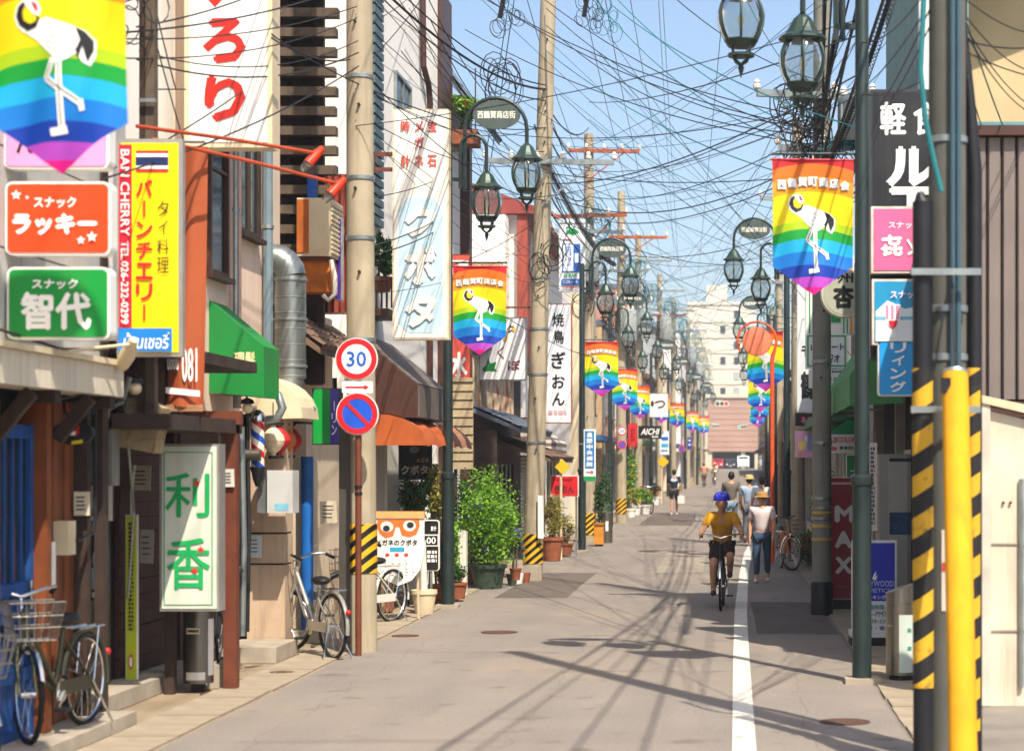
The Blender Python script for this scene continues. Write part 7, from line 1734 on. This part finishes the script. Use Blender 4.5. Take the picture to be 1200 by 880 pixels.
def tlight(label, px, py, d, w, lit):
    t = thing('traffic_light', label, 'traffic light', P(px,py,d)); c = P(px,py,d); s = w*d/F
    MB().prism(rrect(c[0]-s/2,c[0]+s/2,c[2]-s*.17,c[2]+s*.17,s*.15), d, d+.25).build('housing', M_PLASTW, t)
    for k in range(3):
        cl = ['#1a4a58','#4a3a1c','#5a1418'][k]
        if k == lit: 
            m_ = bpy.data.materials.new("lit_lens"); m_.use_nodes = True; b_ = m_.node_tree.nodes["Principled BSDF"]; h_ = '#e81c28' if k == 2 else '#1cc8a0'
            b_.inputs["Base Color"].default_value = (*lin(h_),1); b_.inputs["Emission Color"].default_value = (*lin(h_),1); b_.inputs["Emission Strength"].default_value = .9
        else: m_ = ink(cl)
        MB().lathe((c[0]+(k-1)*s*.3,d-.02,c[2]), [(s*.125,0),(s*.125,.02)], 14, True, 'y').build('lens', m_, t)
        MB().lathe((c[0]+(k-1)*s*.3,d-.14,c[2]), [(s*.14,0),(s*.14,.14)], 10, False, 'y', R(0), R(180)).build('visor', M_PLASTW, t)
    sx = -1 if px < 860 else 1
    px_ = X(812,d) if sx < 0 else X(892,d)
    MB().tube([(px_,d+.15,zg(min(d,262))),(px_,d+.15,c[2]+.5),(c[0],d+.15,c[2]+s*.2)], .06, 8).build('pole', M_GALV, t, True)
tlight('traffic light with red lamp lit over the far crossing', 846, 473, 250, 17, 2); tlight('small traffic light left over the far crossing', 839, 499, 268, 10, -1); tlight('small traffic light with green lamp near the far right banners', 870, 500, 268, 11, 0)

# ================================================================== overhead cables
CAB = []
LMK = [(420,60,'the big concrete pole'),(625,140,'the leaning pole'),(690,190,'the rusty crossarm pole'),(728,250,'the pole with small discs'),(748,310,'the pole behind AICHI'),(780,350,'the distant poles'),(963,130,'the grey pole'),(935,230,'the cream pole'),(1010,80,'the near lamp post'),(905,340,'the mirror side poles'),(1100,30,'the striped pole'),(1200,80,'the beige gable'),(260,60,'the white signboard'),(60,80,'the largest banner'),(490,220,'the glasses sign'),(740,-30,'the top edge'),(540,10,'the white house eave'),(850,-30,'the hanging lanterns')]
def near(p):
    px, py = CX+p[0]*F/max(1.,p[1]), CY-(p[2]-HC)*F/max(1.,p[1])
    return min(LMK, key=lambda q: (q[0]-px)**2+(q[1]-py)**2)[2]
def cable(p0, p1, sag=.25, r=.008, m=M_WIRE, n=14, lb='thin black cable', gp='overhead cables'):
    p0, p1 = Vector(p0), Vector(p1)
    pts = [p0.lerp(p1, k/n)-Vector((0,0,4*sag*(k/n)*(1-k/n))) for k in range(n+1)]
    o = MB().tube(pts, r, 4).build('overhead_cable', m); tag(o, lb+' from near %s to %s' % (near(p0), near(p1)), 'cable', gp); CAB.append(o); return o
TL = 'teal cable'; TK = 'thick black cable'
def tcable(p0, p1, sag=.25, r=.008): return cable(p0, p1, sag, r, M_TEAL, 14, TL, 'teal overhead cables')
def kcable(p0, p1, sag=.25, r=.018): return cable(p0, p1, sag, r, M_WIRE, 16, TK, 'thick overhead cables')
# lines along the left row of poles
row = [(34.6, X(624,34.6)+.027*7, 1.2)]+[(d, PL[d], 1) for d in PL]
lev = {50:9.95, 64:9.3, 82:10.3, 96:10.2, 112:10.4, 130:10.4, 155:10.4, 185:10.4}
prev = None
for d in sorted(PL):
    for off, dz in ((1.2,0),(.75,0),(-.4,0)):
        a_ = (PL[d]+off*.95, d-.1, zg(d)+lev[d]+.18)
        if d == 50: p_ = (-1.8+off*.5, -4, 11.2)
        else:
            e_ = max(k for k in PL if k < d); p_ = (PL[e_]+off*.95, e_-.1, zg(e_)+lev[e_]+.18)
        cable(p_, a_, .35 if d > 50 else 1.0, .007)
    for off, z_ in ((.5,8.2),(-.5,8.1),(.3,7.2),(-.3,7.3),(.1,6.5)):
        a_ = Vector((PL[d]+off, d-.15, zg(d)+z_))
        if d == 50: p_ = Vector((X(624,34.6)+.2+off*.3, 34.45, z_-.1))
        else:
            e_ = max(k for k in PL if k < d); p_ = Vector((PL[e_]+off, e_-.15, zg(e_)+z_))
        (tcable if random.random() < .4 else cable)(p_, a_, random.uniform(.2,.6), random.choice((.008,.01,.016)))
ul2 = lambda y: P(624+27*.027*(Z(y,34.6))/1.0*0+ (Z(y,34.6)*.027)*2300/34.6, y, 34.42)
ul1 = lambda y: P(420, y, 21.1)
UR1 = lambda y: P(963, y, 26.4)
for y0, y1 in ((-40,105),(-60,100),(-30,118)): kcable(ul1(y0), ul2(y1), .3, .02 if y0 == -40 else .012)
for a_, b_, s in (((500,-5,27),(1,150),.5),((505,25,28),(1,178),.5),((470,60,26.6),(1,205),.3),((545,-15,33),(2,140),.3),((530,-30,33),(2,152),.4),((600,-30,34),(2,165),.3),((640,10,34.4),(2,148),.5),((640,30,34.4),(2,156),.5),((545,35,36),(2,172),.3)):
    cable(P(*a_), ul2(b_[1]) if b_[0] == 1 else UR1(b_[1]), s, .008)
for y0, p1 in ((130,(690,188,49.8)),(150,(690,205,49.8)),(215,(715,305,60)),(235,(728,330,63.8)),(120,(690,150,49.8)),(190,(690,230,49.8))): kcable(ul2(y0), P(*p1), .35, .016)
for p0, p1, s in (((560,232,36),(1010,98,18.2),.35),((640,215,34.5),(1012,84,18.2),.3),((640,190,34.4),(1010,110,18.2),.4),((545,150,36),(963,125,26.4),.3),((650,232,35),(963,180,26.4),.5),((555,185,36),(963,205,26.4),.25),((690,230,49.8),(963,150,26.4),.4),((690,255,49.8),(963,195,26.4),.4),((728,240,63.8),(935,190,46),.3),((728,262,63.8),(935,215,46),.3),((748,300,82),(935,240,46),.3),((690,165,49.8),(935,120,46),.2),((728,180,63.8),(963,60,26.4),.2),((728,210,63.8),(963,100,26.4),.3),((690,120,49.8),(1010,40,18.2),.2),((773,330,96),(935,260,46),.4),((773,350,96),(913,300,66),.3),((748,330,82),(913,290,66),.3),((789,360,112),(905,330,90),.3),((789,372,112),(905,340,90),.3),((748,360,82),(913,330,66),.4),((806,380,130),(899,360,118),.3),((690,290,49.8),(922,270,41.5),.4),((728,300,63.8),(935,290,46),.4),((640,250,34.6),(935,300,46),.5),((545,300,38),(690,330,49.8),.3),((628,260,34.5),(440,330,27),.2),((628,280,34.5),(425,345,22),.2),((628,300,34.5),(461,262,26.3),.1)):
    cable(P(*p0), P(*p1), s, random.choice((.004,.005,.007,.009)))
for p0, p1, s in (((705,-20,32),(985,168,26.2),.35),((690,-10,33),(975,178,26.2),.5),((715,5,33),(1005,150,20),.2),((598,-10,33.5),(566,205,34.8),.02),((604,-10,33.5),(572,210,36),.02),((690,180,49.8),(780,330,82),.3),((640,180,34.4),(748,320,81.8),.4),((728,250,63.8),(806,370,130),.4),((690,250,49.8),(773,340,95.8),.4),((728,230,63.8),(935,170,46),.4),((690,140,49.8),(935,250,46),.4),((640,60,34.4),(963,215,26.4),.3),((748,280,82),(899,330,118),.4),((700,60,34),(935,280,46),.3)):
    tcable(P(*p0), P(*p1), s, .009)
# diagonal drops from the left poles down to the right side shops
for p0, p1 in (((700,20,40),(1000,420,30)),((720,90,50),(1000,380,31)),((740,150,60),(960,380,40)),((690,60,48),(880,235,60)),((735,-20,36),(800,330,100)),((770,-30,40),(790,300,110)),((775,-30,42),(795,310,110)),((850,-20,30),(815,350,140)),((870,-10,30),(963,120,26.4)),((760,-30,24),(963,95,26.4)),((655,110,36),(935,330,45)),((700,160,50),(900,370,90)),((640,140,34.4),(820,390,150))):
    cable(P(*p0), P(*p1), .2, .007)
# right row
for y0, (px, py, d1) in ((60,(935,170,46)),(90,(935,190,46)),(130,(935,215,46)),(150,(922,262,41.5)),(180,(935,240,46)),(110,(935,150,46))): kcable(UR1(y0), P(px,py,d1), .25, .014)
for a_, b_ in (((935,170,46),(913,290,66)),((935,200,46),(913,310,66)),((913,300,66),(905,350,90)),((905,355,90),(899,385,118)),((913,320,66),(905,365,90))): kcable(P(*a_), P(*b_), .3, .014)
def wound(p0, p1, sag, r0, r1, lb):
    t = thing('wound_cable', lb, 'cable', p0); p0, p1 = Vector(p0), Vector(p1); n = 24
    c = [p0.lerp(p1, k/n)-Vector((0,0,4*sag*(k/n)*(1-k/n))) for k in range(n+1)]
    MB().tube(c, r0, 6).build('core', M_WIRE, t)
    L_ = (p1-p0).length; m_ = int(L_/.13)*6; h = []
    for k in range(m_+1):
        f = k/m_; p = p0.lerp(p1,f)-Vector((0,0,4*sag*f*(1-f))); q = k*math.pi/3; h.append(p+Vector((r1*math.cos(q), r1*.4*math.sin(q), r1*math.sin(q))))
    MB().tube(h, .005, 3, False).build('winding', M_WIRE, t)
wound(P(972,190,26.3), P(1050,-25,19), .1, .028, .075, 'thick cable wound with spiral wire rising beside the near lamp post')
wound(P(966,118,26.3), P(990,-15,22), -.05, .03, .04, 'thick dark cable rising steeply above the grey pole')
wound(P(640,190,34.4), P(720,310,60), .3, .03, .07, 'twisted cable sloping down from the leaning pole')
# finer web between the two rows, anchored on poles and eaves
rw = random.Random(21)
LP = [(X(420,21.3),21.15,5.5,8.8),(X(632,34.6),34.45,6,9.5)]+[(PL[d],d-.15,zg(d)+6,zg(d)+10) for d in (50,64,82,96,112,130)]
RP = [(X(963,26.6),26.45,5,8.5),(X(935,46),45.85,5.5,9),(X(913,66),65.9,6,9),(X(905,90),89.9,6.5,9),(1.23,18.2,6,6.6),(X(922,41.5),41.5,6,7),(2.1,25,6,8.1),(2.1,33,4.4,4.9),(2.2,43,4.4,5.1),(2.4,54,4.5,5),(-4.9,30,7,9.8),(-4.9,36,7,8.4),(-5,48,6.5,7.8)]
for k in range(78):
    a_ = rw.choice(LP); b_ = rw.choice(RP if k % 4 else LP)
    if a_ is b_: continue
    p_, q_ = (a_[0],a_[1],rw.uniform(a_[2],a_[3])), (b_[0],b_[1],rw.uniform(b_[2],b_[3]))
    (tcable if k % 3 == 0 else cable)(p_, q_, rw.uniform(.05,.3), rw.choice((.004,.005,.006)))
# heavy cables from the grey pole running back over the camera
for i, (z_, q_, r_) in enumerate(((6.9,(1.45,13.4,8.3),.012),(6.6,(1.42,13.4,7.4),.016),(6.3,(.4,1,8.6),.011),(6.7,(.1,-2,9.2),.011),(5.9,(1.9,0,8.2),.018),(6.4,(-.2,-6,9.6),.016),(6.1,(1.3,-3,8.8),.016))):
    kcable((X(963,26.6),26.42,z_), q_, .25, r_)
# near left: wires crossing in front of the signs
for p0, p1, s in (((-40,30,13),(418,8,21),.2),((-40,48,13),(418,22,21),.25),((120,40,15),(420,-20,21),.1),((160,32,16),(330,-20,19),.05),((163,60,16),(420,48,21),.2),((160,70,16),(420,62,21),.2),((120,210,14),(420,78,21),.1),((0,255,13.6),(300,95,19),.1),((175,20,16),(215,165,17),.02),((180,0,16),(206,105,17),.02),((165,105,16),(218,105,17.3),.0),((318,40,18),(410,70,21),.1),((318,45,18),(640,150,34),.3),((430,90,21.3),(640,235,34.4),.3),((430,105,21.3),(627,150,34.4),.3),((430,140,21.2),(627,190,34.4),.25),((430,75,21.2),(500,-10,30),.05),((425,30,21.2),(482,-5,30),.05),((430,290,21.2),(525,250,27.8),.05),((430,300,21.2),(525,262,27.8),.06),((430,232,21.2),(524,205,27.8),.05),((520,320,30),(700,420,46),.2)):
    cable(P(*p0), P(*p1), s, random.choice((.006,.008)))
# near right
for p0, p1, s in (((1132,0,13.4),(1215,40,17),.05),((1132,20,13.4),(1215,85,17.5),.08),((1135,38,13.4),(1215,128,18),.08),((1135,45,13.4),(1215,135,18),.1),((1133,48,13.5),(1215,55,16),.03),((1130,60,13.5),(1210,90,17),.02),((1090,30,13.2),(1035,130,21),.05),((1090,10,13.2),(1030,125,21),.05),((1080,20,13.2),(963,100,26.4),.3),((1085,-10,13.2),(1010,50,18.2),.1),((1080,95,13.2),(1010,110,18.2),.05),((1012,90,18.2),(960,205,26.4),.1)):
    cable(P(*p0), P(*p1), s, .006)
tcable(P(1132,25,13.4), P(1175,147,18.1), .02, .007); tcable(P(1134,90,13.4), P(1150,147,18.1), .02, .006)
# slack coils hanging from the wires
for i, (px, py, d, n_, m_, lb) in enumerate(((592,12,31,9,M_WIRE,'tangle of black cable coils at the top of the sky, above the arch lamp'),(690,12,33,10,M_WIRE,'tangle of black cable coils at the top of the sky, middle'),(708,18,33.2,10,M_TEAL,'tangle of teal cable coils at the top of the sky'),(170,8,15.8,6,M_WIRE,'coil of black cable behind the largest banner'))):
    t = thing('cable_coil', lb, 'cable coil', P(px,py,d)); cb = MB(); coil(cb, P(px,py,d), n_, .05, .15, 90+i, .006); cb.build('loops', m_, t, True)
    if i in (1,0): MB().obox(P(px-4,py-2,d), (.07,.07,.3), (.1,.2,0)).build('splice_box', M_BLACK, t)
    kcable(P(px-14,py-30,d-1), P(px,py-2,d), .0, .012)
# ================================================================== air
hz = MB().box(-70, 70, -12, 352, -1.4, 37).build('haze', None)
hm = bpy.data.materials.new("street_haze"); hm.use_nodes = True; N = hm.node_tree.nodes; L = hm.node_tree.links
N.remove(N["Principled BSDF"]); pv = N.new("ShaderNodeVolumePrincipled"); pv.inputs["Color"].default_value = (.86,.92,1,1); pv.inputs["Density"].default_value = .0008; pv.inputs["Anisotropy"].default_value = .2
L.new(pv.outputs[0], N["Material Output"].inputs["Volume"]); hz.data.materials[0] = hm; hz['kind'] = 'stuff'; tag(hz, 'thin pale summer haze filling the whole street', 'haze')
scene.cycles.volume_bounces = 0
